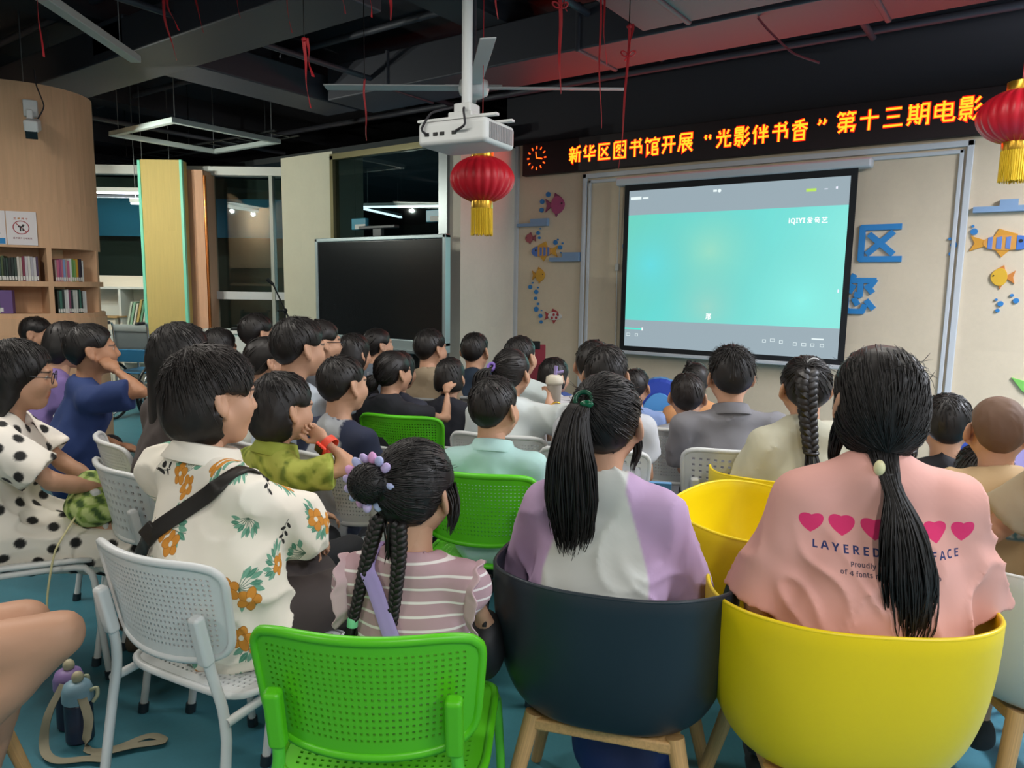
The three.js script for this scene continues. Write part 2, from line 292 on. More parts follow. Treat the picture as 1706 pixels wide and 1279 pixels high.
// curved shelving kiosk at the left
const kiosk = (() => {
  const A = [-3.86, 5.94], B = [-4.75, 5.53], dx = A[0] - B[0], dy = A[1] - B[1], ang = Math.atan2(dy, dx);
  const outline = (r) => { const p = []; for (let i = 0; i <= 24; i++) { const a = ang - Math.PI / 2 + Math.PI * i / 24; p.push([A[0] + r * Math.cos(a), A[1] + r * Math.sin(a)]); } for (let i = 0; i <= 12; i++) { const a = ang + Math.PI / 2 + Math.PI * i / 12; p.push([B[0] + r * Math.cos(a), B[1] + r * Math.sin(a)]); } return p; };
  const slab = (r, y0, y1) => uvm(extrude(outline(r), y1 - y0).rotateX(-Math.PI / 2).translate(0, y0, 0));
  const k = new THREE.Group(); k.name = 'wall_curved'; k.rotation.y = PSI; scene.add(k); k.userData = { kind: 'structure', label: 'curved wood-clad wall with built-in bookshelves at the left', category: 'wall' };
  part('upper_cladding', slab(0.46, 1.655, 2.85), M.clad, k);
  part('lower_cladding', slab(0.485, 0, 1.125), M.clad, k);
  part('core', slab(0.22, 1.12, 1.66), M.clad, k);
  part('shelf_board', slab(0.47, 1.365, 1.405), M.clad, k);
  part('shelf_board', slab(0.475, 1.125, 1.16), M.clad, k);
  // dividers: by angle on the round end, by offset on the straight side
  const front = (s, r) => (s <= 0 ? [A[0] + s * Math.cos(ang) + r * Math.sin(ang), A[1] + s * Math.sin(ang) - r * Math.cos(ang), ang - Math.PI / 2] : [A[0] + r * Math.cos(ang - Math.PI / 2 + s / 0.46), A[1] + r * Math.sin(ang - Math.PI / 2 + s / 0.46), ang - Math.PI / 2 + s / 0.46]);
  for (const s of [-0.40, 0.155, 0.585]) { const [x, d, a] = front(s, 0.345); const g = box(0.25, 0.53, 0.034); part('divider', g.rotateY(a).translate(x, 1.39, -d), M.clad, k); }
  return { group: k, front };
})();

// ---------------------------------------------------------------- lettering drawn as pen strokes on a 20 x 20 grid
const GLYPH = {
  '新': '5,1 6,3;1,4 11,4;3.5,5 4.5,7.5;8.5,5 7.5,8;.5,9 11.5,9;1,12 11.5,12;6,9 6,19 4.5,18;4,13 2,17;8,13 10,16;18.5,1 13,3;13,3 13,10 11.5,19;13,8 20,8;17,8 17,19.5',
  '华': '5.5,1 1,8;4,5 4,11;17,2 10,7;11,1 11,8 12,9.5 18,9.5 19,7;1,13.5 19,13.5;10,10 10,20',
  '区': '18,2 2,2 2,18.5 19,18.5;15,5 5,15.5;5.5,6 15.5,15.5',
  '图': '2,1.5 18,1.5 18,19 2,19 2,1.5;8,3.5 4.5,8.5;7,5.5 13.5,5.5 4.5,12;7,7.5 16,12;8.5,12 11.5,13.5;7,15 12.5,17.5',
  '书': '3,4 15.5,4 15.5,9;1,9 18,9 18,15.5 15.5,15;9,.5 9,20;15,.5 18,3',
  '馆': '4,.5 1,6;3,4 7.5,4 6.5,6.5;4,7 4,18.5 7.5,16;13.5,.5 14.5,2.5;8.5,6 8.5,3.5 19.5,3.5 18.5,6;11,7 17,7 17,11 11,11;11,7 11,19.5;11,14 18,14 18,19 11,19',
  '开': '2,2.5 18,2.5;.5,10 19.5,10;6.5,2.5 6.5,12 2,19.5;13.5,2.5 13.5,19.5',
  '展': '3,1 17.5,1 17.5,5.5 3,5.5;3,1 3,11 .5,19;5,8.5 18,8.5;8.5,6 8.5,11.5;13.5,6 13.5,11.5;4,11.5 19,11.5;7,11.5 7,19 11.5,16.5;10,11.5 19,19.5;17.5,13 13.5,15',
  '光': '10,.5 10,8;4,2 6,6;16.5,1.5 14,6;.5,8.5 19.5,8.5;7,8.5 6.5,14 1.5,19.5;12.5,8.5 12.5,18.5 18.5,18.5 19,15',
  '影': '2.5,1 11,1 11,6 2.5,6 2.5,1;2.5,3.5 11,3.5;7,6.5 7,8.5;.5,8.5 12.5,8.5;2.5,11 11,11 11,14.5 2.5,14.5 2.5,11;7,14.5 7,19.5 5,18.5;4,16 1.5,19;9.5,16 12,18.5;18,1 13.5,6;19,7 13.5,12;19.5,13 12.5,20',
  '伴': '5.5,.5 1,9;4,6 4,20;8.5,3 10,7;18,2.5 15.5,7;8,8.5 19,8.5;7,13 20,13;13.5,.5 13.5,20',
  '香': '15,.5 4,2.5;1,5 19,5;10,2 10,9.5;9,5.5 2,10;11,5.5 18.5,10;5,11 15,11 15,19.5 5,19.5 5,11;5,15 15,15',
  '第': '4.5,.5 1,5;4,2.5 9.5,2.5;6,3 7,5;13,.5 10.5,4.5;12.5,2.5 19.5,2.5;15,3 16.5,5;3,7 16.5,7 16.5,10.5;3.5,10.5 16.5,10.5;3.5,10.5 2.5,14.5;2.5,14.5 18,14.5 17,18.5 14.5,18;10,6 10,20;9,15 2.5,19.5',
  '十': '1,8.5 19,8.5;10,1 10,20', '三': '2.5,3 17.5,3;4,10 16,10;1,18 19,18',
  '期': '1,4 11,4;3,1 3,14;9,1 9,14;3,7.5 9,7.5;3,10.5 9,10.5;.5,14 11.5,14;4,15.5 1,19.5;7.5,15.5 10,18.5;13,2 19,2 19,19 17,19;13,2 13,12 11.5,19.5;13,7.5 19,7.5;13,12.5 19,12.5',
  '电': '3,4.5 17,4.5 17,14 3,14 3,4.5;3,9 17,9;10,1 10,17 11,18.5 18.5,18.5 19.5,15.5',
  '您': '5,.5 1,6;3.5,4 3.5,12;9,.5 6.5,5;8,3 19,3 17.5,5.5;12.5,4 12.5,11 10.5,10.5;9,6 7.5,9;15.5,6 18,9;2.5,14 1,18;6,13 6,18 7.5,19.5 14,19.5 15,16.5;10,13 11.5,15.5;16,14 19,17.5',
  '爱': '16,.5 4,2.5;4,3.5 5,5.5;9,3 10,5.5;16,3 14,5.5;2,9 2,6.5 18,6.5 17.5,9;5,10 15,10;9,7 6,14 2,19.5;6,12.5 15,12.5 10,18 4,20;7,14 17,20',
  '奇': '3,3 17,3;10,.5 3,8;11,4 16,8;1,9.5 19,9.5;5,12 11,12 11,16.5 5,16.5 5,12;15.5,9.5 15.5,19.5 13,18.5',
  '艺': '1,4 19,4;6,1 6,7;14,1 14,7;4,9.5 15,9.5 3,17 3,19.5 18,19.5 18,16',
  '那': '2,2 10,2 10,19 8,18.5;2,7 10,7;1.5,12 10,12;5,2 5,12 1,19;13,2 18.5,2 15,8 18.5,13 17,16 14.5,15.5;13,2 13,20',
  '“': '3,3 1,7;4,7.5 1,7;9,3 7,7;10,7.5 7,7', '”': '4,3 4,5 1.5,8;2,3 4,3;10,3 10,5 7.5,8;8,3 10,3',
};
const strokesOf = (ch) => GLYPH[ch].split(';').map((s) => s.split(' ').map((p) => p.split(',').map(Number)));
function pen(g, ch, x, y, w, h, lw, style) { g.strokeStyle = style; g.lineWidth = lw; g.lineCap = 'butt'; g.lineJoin = 'miter'; for (const s of strokesOf(ch)) { g.beginPath(); s.forEach(([a, b], i) => g[i ? 'lineTo' : 'moveTo'](x + a / 20 * w, y + b / 20 * h)); g.stroke(); } }
// the LED banner: dark box on the wall, the lit dots on its face
{
  const X0 = -4.48, X1 = 0.22, Y0 = 2.56, Y1 = 2.87, W = 2048, S = W / (X1 - X0), Hh = Math.round((Y1 - Y0) * S);
  const draw = (g) => {
    g.fillStyle = '#000'; g.fillRect(0, 0, W, Hh);
    const sx = (x) => (x - X0) * S, sy = (y) => (Y1 - y) * S;
    const put = (ch, x, y, w, h) => { pen(g, ch, sx(x), sy(y), w * S, h * S, 13, '#ff1500'); };
    const put2 = (ch, x, y, w, h) => { pen(g, ch, sx(x), sy(y), w * S, h * S, 7, '#ffb020'); };
    const row = [];
    '新华区图书馆开展'.split('').forEach((c, i) => row.push([c, -3.93 + i * 0.1645, 2.80, 0.145, 0.165]));
    row.push(['“', -2.535, 2.785, 0.13, 0.15]);
    '光影伴书香'.split('').forEach((c, i) => row.push([c, -2.43 + i * 0.1585, 2.80, 0.14, 0.16]));
    row.push(['”', -1.595, 2.80, 0.13, 0.15]);
    '第十三期电影'.split('').forEach((c, i) => row.push([c, -1.45 + i * 0.166, 2.825, 0.15, 0.165]));
    for (const p of [put, put2]) {
      row.forEach((a) => p(...a));
      const cx = sx(-4.312), cy = sy(2.723), r = 0.105 * S; g.strokeStyle = p === put ? '#ff1500' : '#ff8420'; g.lineWidth = p === put ? 7 : 4; g.lineCap = 'round';
      for (let i = 0; i < 12; i++) { const a = i * Math.PI / 6; g.beginPath(); g.moveTo(cx + Math.cos(a) * r * 0.9, cy + Math.sin(a) * r * 0.9); g.lineTo(cx + Math.cos(a) * r * 1.08, cy + Math.sin(a) * r * 1.08); g.stroke(); }
      g.beginPath(); g.moveTo(cx - r * 0.1, cy - r * 0.55); g.lineTo(cx, cy); g.lineTo(cx + r * 0.62, cy + r * 0.1); g.stroke();
    }
  };
  const t = thing('led_banner', 'long black display board with glowing orange letters above the screen', 'sign');
  part('housing', box2(X0 - 0.01, X1 + 0.01, Y0 - 0.005, Y1 + 0.005, -6.418, -6.345, 0.004), mat('#1a0c10', 0.6), t);
  const face = new THREE.PlaneGeometry(X1 - X0, Y1 - Y0).translate((X0 + X1) / 2, (Y0 + Y1) / 2, -6.3435);
  part('led_face', face, new THREE.MeshStandardMaterial({ color: '#1d0a0f', roughness: 0.55, emissive: '#ffffff', emissiveMap: canvasTex(W, Hh, draw), emissiveIntensity: 1.7 }), t);
  const l = new THREE.RectAreaLight('#ff2418', LIGHTS.led, 4.0, 0.2); l.position.set(-2.38, 2.72, -6.33); l.rotation.y = Math.PI; l.castShadow = true; t.add(l);
}
// raised blue letters on the wall
function wallLetter(ch, x, y, w, h, lw, label) {
  const gs = []; let k = 0;
  for (const s of strokesOf(ch)) for (let i = 0; i + 1 < s.length; i++) {
    const a = V(x + s[i][0] / 20 * w, y - s[i][1] / 20 * h, 0), b = V(x + s[i + 1][0] / 20 * w, y - s[i + 1][1] / 20 * h, 0), d = b.clone().sub(a), L = d.length() + lw * 0.55;
    const t = 0.018 + 0.0004 * (k++ % 7); gs.push(box(L, lw, t).rotateZ(Math.atan2(d.y, d.x)).translate((a.x + b.x) / 2, (a.y + b.y) / 2, -6.42 + t / 2 + 0.0005));
  }
  solo('wall_letter', label, 'letter', gs, mat('#2a86c8', 0.5), null, 0, 'raised blue letters on the front wall');
}
wallLetter('区', -1.24, 1.955, 0.33, 0.30, 0.045, 'raised blue letter with a cross inside, right of the screen');
wallLetter('您', -1.385, 1.555, 0.31, 0.30, 0.042, 'raised blue letter half hidden by the screen edge, low on the wall');
wallLetter('新', -3.325, 1.955, 0.32, 0.30, 0.04, 'raised blue letter almost hidden behind the left screen edge');
// ---------------------------------------------------------------- projection screen
{
  const X0 = -3.272, X1 = -1.251, Y0 = 0.828, Y1 = 2.385, zf = -6.30;
  const t = thing('projection_screen', 'pull-down projection screen with a black border showing a teal film frame', 'screen');
  part('housing', box2(-3.37, -1.16, 2.375, 2.45, -6.40, -6.285, 0.02), M.trim, t);
  part('fabric', box2(X0, X1, Y0, Y1 + 0.02, zf - 0.004, zf), mat('#15171a', 0.8), t);
  part('bottom_bar', box2(X0 - 0.02, X1 + 0.02, Y0 - 0.035, Y0, zf - 0.014, zf + 0.012, 0.01), M.trim, t);
  const W = 1024, H = 768;
  const draw = (g) => {
    g.fillStyle = '#93a4ad'; g.fillRect(0, 0, W, H);
    const grd = g.createLinearGradient(0, 0, W, H * 0.6); grd.addColorStop(0, '#6accb8'); grd.addColorStop(0.35, '#62d2cc'); grd.addColorStop(0.7, '#70d8d0'); grd.addColorStop(1, '#8ae4da');
    g.fillStyle = grd; g.fillRect(0, 118, W, 518);
    // soft out-of-focus colour patches of the film frame
    const blob = (x, y, r, c) => { const b = g.createRadialGradient(x, y, 0, x, y, r); b.addColorStop(0, c); b.addColorStop(1, 'rgba(110,200,190,0)'); g.fillStyle = b; g.fillRect(0, 118, W, 518); };
    blob(430, 300, 300, 'rgba(150,215,190,.9)'); blob(430, 560, 240, 'rgba(150,205,190,.85)'); blob(130, 360, 240, 'rgba(95,215,222,.8)'); blob(860, 520, 300, 'rgba(130,235,225,.8)');
    g.fillStyle = '#ffffff'; g.font = 'bold 30px sans-serif'; g.fillText('iQIYI', 780, 186); '爱奇艺'.split('').forEach((c, i) => pen(g, c, 858 + i * 30, 162, 27, 26, 3.2, '#fff'));
    pen(g, '那', 424, 590, 28, 30, 3.6, '#fff');
    g.fillStyle = '#4ee6cf'; g.fillRect(0, 676, 96, 7); g.fillStyle = '#fff'; g.fillRect(94, 672, 7, 15);
    g.font = '17px sans-serif'; g.fillStyle = '#dff'; [[12, 716], [60, 716], [700, 712], [735, 706], [775, 712], [836, 718], [872, 718], [910, 718], [950, 718]].forEach(([x, y], i) => { g.strokeStyle = '#e8f4f4'; g.lineWidth = 2; g.strokeRect(x, y - 12, i % 3 ? 14 : 18, 12); });
    g.fillStyle = '#e8f4f4'; g.fillRect(912, 682, 50, 6); g.fillRect(8, 30, 58, 14); g.fillRect(74, 34, 30, 8); g.beginPath(); g.arc(462, 26, 8, 0, 7); g.fill(); g.fillRect(432, 20, 18, 10);
    g.fillStyle = '#b4e05a'; g.fillRect(848, 42, 42, 13); g.fillStyle = '#eef'; g.fillRect(922, 46, 14, 3); g.fillRect(968, 40, 8, 10);
    g.fillRect(1004, 470, 5, 14);
  };
  const img = part('projected_image', new THREE.PlaneGeometry(X1 - X0 - 0.10, Y1 - Y0 - 0.11).translate((X0 + X1) / 2, (Y0 + Y1) / 2 - 0.01, zf + 0.001), new THREE.MeshStandardMaterial({ color: '#3a3a3a', roughness: 0.9, emissive: '#ffffff', emissiveMap: canvasTex(W, H, draw), emissiveIntensity: 1.0 }), t);
  img.userData.label = 'teal film frame with player controls';
  const l = new THREE.RectAreaLight('#7fd8d0', LIGHTS.screen, 1.9, 1.4); l.position.set((X0 + X1) / 2, (Y0 + Y1) / 2, zf + 0.02); l.rotation.y = Math.PI; l.castShadow = true; t.add(l);
  solo('pull_cord', 'thin white pull cord with a small switch hanging left of the screen', 'cord', [tube([[-3.375, 2.40, -6.39], [-3.38, 1.65, -6.40], [-3.366, 0.9, -6.40], [-3.36, 0.55, -6.40]], 0.006, 6, 16), box(0.035, 0.07, 0.025, -3.379, 1.62, -6.40, 0.005)], M.white);
}
// ---------------------------------------------------------------- fish, bubbles and ledges on the wall
const ZW = -6.42;
function fish(label, cx, cy, w, h, flip, cols, style) {
  const t = thing('wall_fish', label, 'decoration', [cx, cy, ZW], 0, 'flat fish cut-outs on the front wall'), s = flip ? -1 : 1;
  const cut = (pts, z, dz, m, n) => { const P = pts.map(([x, y]) => [x * w / 2 * s, y * h / 2]); if (flip) P.reverse(); return part(n, extrude(P, dz, 0.002).translate(0, 0, z), m, t); };
  const body = []; const ang = style === 'disc';
  for (let i = 0; i <= 24; i++) { const a = i / 24 * Math.PI * 2; body.push([(ang ? 0.62 : 0.78) * Math.cos(a) + 0.2, (ang ? 0.72 : 0.52) * Math.sin(a) * (1 - 0.15 * Math.cos(a))]); }
  cut(body, 0.002, 0.014, mat(cols[0], 0.6), 'body');
  cut([[-0.42, 0.12], [-1, 0.55], [-0.85, 0], [-1, -0.55], [-0.42, -0.12]], 0.003, 0.010, mat(cols[1], 0.6), 'tail');
  cut([[-0.25, 0.4], [-0.1, 1], [0.5, 0.6], [0.5, 0.35]], 0.001, 0.010, mat(cols[1], 0.6), 'top_fin');
  cut([[-0.2, -0.4], [0.05, -1], [0.3, -0.5]], 0.001, 0.010, mat(cols[1], 0.6), 'lower_fin');
  if (cols[2]) for (const [x0, x1] of [[-0.42, -0.28], [-0.14, 0.02], [0.16, 0.3]]) cut([[x0, -0.38], [x1, -0.44], [x1, 0.44], [x0, 0.38]], 0.017, 0.002, mat(cols[2], 0.6), 'stripe');
  if (cols[3]) { const f = []; for (let i = 0; i <= 12; i++) { const a = -Math.PI / 2 + i / 12 * Math.PI; f.push([0.5 + 0.45 * Math.cos(a), 0.5 * Math.sin(a)]); } cut(f, 0.0172, 0.002, mat(cols[3], 0.6), 'face'); }
  if (cols[4]) for (const [x, y] of [[0.1, 0.2], [0.4, -0.2], [-0.1, -0.25], [0.55, 0.25]]) part('spot', new THREE.CylinderGeometry(w * 0.07, w * 0.07, 0.003, 12).rotateX(Math.PI / 2).translate(x * w / 2 * s, y * h / 2, 0.0185), mat(cols[4], 0.6), t);
  part('eye', new THREE.CylinderGeometry(w * 0.035, w * 0.035, 0.003, 10).rotateX(Math.PI / 2).translate(0.62 * w / 2 * s, 0.12 * h / 2, 0.021), mat('#22242a', 0.4), t);
}
fish('pink fish cut-out at the top left of the front wall', -4.11, 2.25, 0.25, 0.24, false, ['#b0507a', '#8e4263'], 'disc');
fish('small red fish cut-out below the upper blue ledge', -4.42, 1.925, 0.14, 0.12, true, ['#a8565f', '#8d4450'], 'disc');
fish('striped fish cut-out with a blue face beside the lower blue ledge', -4.24, 1.785, 0.32, 0.20, true, ['#d69a4b', '#d9a23a', '#5d78b8', '#4f74bd']);
fish('yellow fish cut-out on the left of the front wall', -4.30, 1.54, 0.17, 0.17, false, ['#d6a138', '#c98f2c'], 'disc');
fish('white fish cut-out with red patches low on the front wall', -4.11, 1.12, 0.21, 0.15, false, ['#d8d2cc', '#a83c40', null, null, '#b0383f']);
fish('large orange and blue striped fish cut-out near the right lantern', -0.28, 1.785, 0.38, 0.2, false, ['#dc9a45', '#d9982f', '#6784c4', '#4a78c8']);
fish('yellow fish cut-out with orange fins right of the moulding', -0.255, 1.54, 0.16, 0.17, true, ['#dfae2c', '#cf7f35'], 'disc');
{
  const L = [[-4.206, 2.361, 0.026], [-4.279, 2.293, 0.025], [-4.284, 2.208, 0.024], [-4.323, 1.977, 0.02], [-4.307, 1.927, 0.014], [-4.294, 2.019, 0.008], [-4.105, 1.874, 0.024], [-4.046, 1.824, 0.022], [-4.077, 1.903, 0.008], [-4.018, 1.866, 0.009], [-4.037, 1.769, 0.008],
    [-4.41, 1.417, 0.022], [-4.332, 1.367, 0.023], [-4.338, 1.298, 0.018], [-4.306, 1.242, 0.013], [-4.328, 1.185, 0.027], [-4.272, 1.117, 0.022], [-4.263, 1.054, 0.017], [-4.38, 1.461, 0.009], [-4.31, 1.412, 0.009], [-4.259, 1.174, 0.007]];
  const Rr = [[-0.601, 1.822, 0.011], [-0.574, 1.777, 0.023], [-0.584, 1.711, 0.018], [-0.463, 1.91, 0.01], [-0.452, 1.87, 0.024], [-0.273, 1.377, 0.009], [-0.245, 1.348, 0.019], [-0.259, 1.299, 0.014], [-0.181, 1.41, 0.012], [-0.153, 1.372, 0.019]];
  const m = mat('#2f7fc0', 0.45), bub = (lab, grp) => ([x, y, r], i) => solo('wall_bubble', lab + ', ' + ORD[i] + ' from the top', 'decoration', new THREE.CylinderGeometry(r, r, 0.014, 18).rotateX(Math.PI / 2), m, [x, y, ZW + 0.0075], 0, grp);
  const down = (a, b) => b[1] - a[1]; L.sort(down).forEach(bub('small round blue bubble on the wall left of the screen', 'blue bubbles left of the screen')); Rr.sort(down).forEach(bub('small round blue bubble on the wall right of the screen', 'blue bubbles right of the screen'));
  const lm = mat('#86a3c4', 0.6);
  solo('wall_ledge', 'light blue stepped wall ledge under the pink fish', 'ledge', [box2(-4.57, -4.19, 2.045, 2.075, ZW, ZW + 0.05), box2(-4.40, -4.19, 2.075, 2.12, ZW, ZW + 0.045)], lm);
  solo('wall_ledge', 'light blue stepped wall ledge beside the white moulding', 'ledge', [box2(-4.15, -3.80, 1.68, 1.72, ZW, ZW + 0.05), box2(-4.0, -3.80, 1.72, 1.77, ZW, ZW + 0.045)], lm);
  solo('wall_ledge', 'light blue wall ledge behind the right lantern tassel', 'ledge', [box2(-0.47, 0.3, 2.005, 2.045, ZW, ZW + 0.05), box2(-0.31, -0.2, 2.045, 2.09, ZW, ZW + 0.045)], lm);
  solo('wall_leaf', 'green leaf cut-out at the right edge of the front wall', 'decoration', extrude([[-0.11, 0.05], [-0.03, 0.03], [0.06, 0.06], [0.1, 0], [0.06, -0.09], [-0.04, -0.04]], 0.014, 0.002).translate(-0.02, 0.765, ZW + 0.003), mat('#7ec85e', 0.6));
}
// ---------------------------------------------------------------- ceiling: ducts, pipes, fan, projector, lamps, ribbons
{
  const T = (n, l, c, g, m, grp) => solo(n, l, c, g, m, null, 0, grp);
  const beam = (x0, x1, y0, y1, z0, z1) => box2(x0, x1, y0, y1, z0, z1, 0.015);
  T('air_duct', 'wide dark air duct along the ceiling above the letters board', 'duct', [beam(-5.8, 4.5, 3.18, 3.5, -5.5, -4.9), ...[-5, -3, -1, 1, 3].map((x) => beam(x, x + 0.04, 3.165, 3.515, -5.515, -4.885))], M.duct);
  T('air_duct', 'broad dark air duct across the upper right of the ceiling', 'duct', [beam(-2.3, 4.5, 3.1, 3.45, -4.6, -3.9), ...[-2, -0.5, 1.5, 3.5].map((x) => beam(x, x + 0.04, 3.085, 3.465, -4.615, -3.885))], M.duct);
  T('air_duct', 'dark air duct crossing the ceiling above the left light frame', 'duct', [beam(-12, -3.6, 3.15, 3.42, -3.5, -3.0)], M.duct);
  T('air_duct', 'dark air duct running towards the glass door', 'duct', [beam(-6.4, -5.9, 3.2, 3.45, -5.4, -3.0)], M.duct);
  for (const [z, y] of [[-6.1, 3.32], [-4.7, 3.62], [-3.0, 3.62], [-1.9, 3.3]]) T('ceiling_pipe', 'thin dark pipe along the ceiling, ' + (z < -6 ? 'closest to the front wall' : z < -4 ? 'above the ceiling fan' : z < -2 ? 'above the projector' : 'closest to the viewer'), 'pipe', rod([-10, y, z], [4.5, y, z], 0.03), M.duct, 'pipes along the black ceiling');
  for (const [x, y] of [[-8.2, 3.1], [-5.2, 3.3], [-2.9, 3.42], [-1.2, 3.3]]) T('ceiling_pipe', 'thin dark pipe across the ceiling, ' + (x < -8 ? 'above the square light frame' : x < -5 ? 'above the blank display' : x < -2 ? 'above the left half of the screen' : 'above the right half of the screen'), 'pipe', rod([x, y, -6.2], [x, y, 3], 0.025), M.duct, 'pipes across the black ceiling');
  for (let i = 0; i < 7; i++) T('ceiling_beam', ORD[i] + ' black concrete ceiling beam from the left', 'beam', box2(-14.8 + i * 2.7, -14.45 + i * 2.7, 3.5, 3.75, -13.5, 4.3), M.black, 'black beams of the ceiling');
  T('cable_tray', 'metal cable tray high above the far windows', 'tray', [beam(-10.5, -6.6, 2.98, 3.0, -5.2, -5.17), beam(-10.5, -6.6, 2.98, 3.0, -4.9, -4.87), ...Array.from({ length: 14 }, (_, i) => beam(-10.4 + i * 0.28, -10.37 + i * 0.28, 2.98, 2.99, -5.17, -4.9)), ...[-10, -8.5, -7].map((x) => rod([x, 2.99, -5.05], [x, 3.75, -5.05], 0.006))], M.darkMetal);
  // red tinted ceiling sprinkler heads and a drooping cable
  T('ceiling_cable', 'cable drooping from the ceiling above the letters board', 'cable', tube([fl(1.56, 5.0, 3.175), fl(1.63, 5.0, 3.10), fl(1.80, 5.0, 2.96), fl(1.98, 5.0, 2.9)], 0.008, 6, 20), mat('#7a2a34', 0.6));
  T('ceiling_cable', 'dark cable hanging in a loop behind the ribbons', 'cable', tube([fl(0.33, 3.5, 3.2), fl(0.52, 3.5, 2.95), fl(0.8, 3.5, 2.83), fl(1.15, 3.5, 2.85)], 0.012, 6, 24), M.darkMetal);
}
{ // ceiling fan
  const c = fl(-0.27, 4.81), t = thing('ceiling_fan', 'pale grey ceiling fan with four long blades behind the projector', 'fan', [c.x, 2.66, c.z], PSI - 0.03);
  const bl = mat('#b9bcbd', 0.45);
  for (let i = 0; i < 4; i++) { const g = box(0.86, 0.008, 0.085, 0.52, 0, 0, 0.003).rotateX(0.12); part('blade', g.rotateY(i * Math.PI / 2 + (i % 2 ? 0.16 : 0)), bl, t); part('blade_arm', box(0.14, 0.01, 0.035, 0.11, 0.012, 0).rotateY(i * Math.PI / 2 + (i % 2 ? 0.16 : 0)), M.steel, t); }
  part('motor', lathe([[0, -0.06], [0.05, -0.06], [0.09, -0.04], [0.1, 0], [0.09, 0.04], [0.03, 0.06], [0, 0.06]]), M.plasticW, t);
  part('downrod', rod([0, 0.05, 0], [0, 1.05, 0], 0.014), M.duct, t);
}
{ // projector
  const c = fl(-0.25, 3.84), t = thing('projector', 'white projector hanging from a long white ceiling pole', 'projector', [c.x, 2.17, c.z], turnOf(28) + Math.PI);
  part('body', box(0.40, 0.12, 0.30, 0, 0, 0, 0.025), M.plasticW, t);
  const grille = []; for (let i = 0; i < 14; i++) grille.push(box(0.004, 0.075, 0.012, -0.201, 0.0, -0.11 + i * 0.017));
  part('grille', grille, mat('#8f9496', 0.5), t);
  part('grille', grille.map((g) => g.clone().translate(0.402, 0, 0)), mat('#8f9496', 0.5), t);
  part('lens', [rod([0.08, 0.0, -0.14], [0.08, 0.0, -0.185], 0.045)], M.darkMetal, t);
  part('rear_socket', [-0.14, -0.09, -0.05, 0.02].map((x) => box(0.025, 0.016, 0.006, x, -0.005, 0.151)), M.darkMetal, t);
  part('mount_arm', [box(0.46, 0.012, 0.03, 0, 0.075, 0.09), box(0.46, 0.012, 0.03, 0, 0.075, -0.07), box(0.14, 0.045, 0.14, 0, 0.092, 0, 0.008), box(0.1, 0.06, 0.1, 0, 0.13, 0, 0.01)], M.plasticW, t);
  part('cable', [tube([[0.02, 0.13, 0.06], [0.08, 0.09, 0.16], [0.1, 0.02, 0.18], [0.03, 0.0, 0.152]], 0.006, 6, 20), tube([[-0.05, 0.14, 0.05], [-0.12, 0.1, 0.14], [-0.16, 0.02, 0.17], [-0.14, -0.003, 0.153]], 0.006, 6, 20)], M.black, t);
  part('ceiling_pole', rod([0, 0.15, 0], [0, 1.57, 0], 0.027, 0.027, 16), M.plasticW, t);
}
function lantern(x, d, y, s, label) {
  const c = fl(x, d), t = thing('red_lantern', label, 'lantern', [c.x, y, c.z], PSI);
  const red = mat('#c81428', 0.45, { sheen: 0.5, sheenColor: new THREE.Color('#ff4050') }), N = 22, pos = [];
  const rib = (r, k) => r * (1 - 0.05 * (1 - Math.abs(Math.cos(k))));
  const g = new THREE.SphereGeometry(1, N * 6, 28), p = g.attributes.position;
  for (let i = 0; i < p.count; i++) { const a = Math.atan2(p.getZ(i), p.getX(i)), rad = Math.hypot(p.getX(i), p.getZ(i)), k = rib(1, a * N / 2); p.setXYZ(i, p.getX(i) * k * 0.187 * s, p.getY(i) * 0.132 * s, p.getZ(i) * k * 0.187 * s); }
  g.computeVertexNormals(); part('silk_body', g, red, t);
  const lines = []; for (let i = 0; i < N; i++) { const a = (i + 0.5) * Math.PI * 2 / N + Math.PI / N; const pts = []; for (let j = 2; j <= 14; j++) { const th = j / 16 * Math.PI; pts.push([Math.cos(a) * Math.sin(th) * 0.189 * s * 0.955, Math.cos(th) * 0.134 * s, Math.sin(a) * Math.sin(th) * 0.189 * s * 0.955]); } lines.push(tube(pts, 0.0012 * s, 4, 14)); }
  part('gold_rib', lines, M.gold, t);
  part('gold_collar', lathe([[0.058 * s, 0.115 * s], [0.064 * s, 0.115 * s], [0.064 * s, 0.165 * s], [0.058 * s, 0.165 * s], [0.058 * s, 0.115 * s]], 28), M.gold, t);
  part('gold_collar', lathe([[0.058 * s, -0.165 * s], [0.064 * s, -0.165 * s], [0.064 * s, -0.118 * s], [0.058 * s, -0.118 * s], [0.058 * s, -0.165 * s]], 28), M.gold, t);
  const th = []; for (let i = 0; i < 110; i++) { const a = i / 110 * Math.PI * 2, r = 0.061 * s * (i % 3 ? 1 : 0.93); th.push(rod([Math.cos(a) * r, -0.16 * s, Math.sin(a) * r], [Math.cos(a) * r * rr(0.98, 1.06), -(0.315 + rr(-0.006, 0.006)) * s, Math.sin(a) * r * rr(0.98, 1.06)], 0.0027 * s, 0.0022 * s, 5)); }
  const ts = part('tassel', th, mat('#e2bd18', 0.6), t); ts.userData.kind = 'stuff';
  part('hanging_string', rod([0, 0.1 * s, 0], [0, 3.6 - y, 0], 0.0025, 0.0025, 6), M.ribbon, t);
}
lantern(-0.19, 4.32, 2.03, 1.0, 'red silk lantern with a yellow tassel hanging below the projector');
lantern(2.63, 3.96, 2.34, 1.05, 'red silk lantern with a yellow tassel at the right edge');
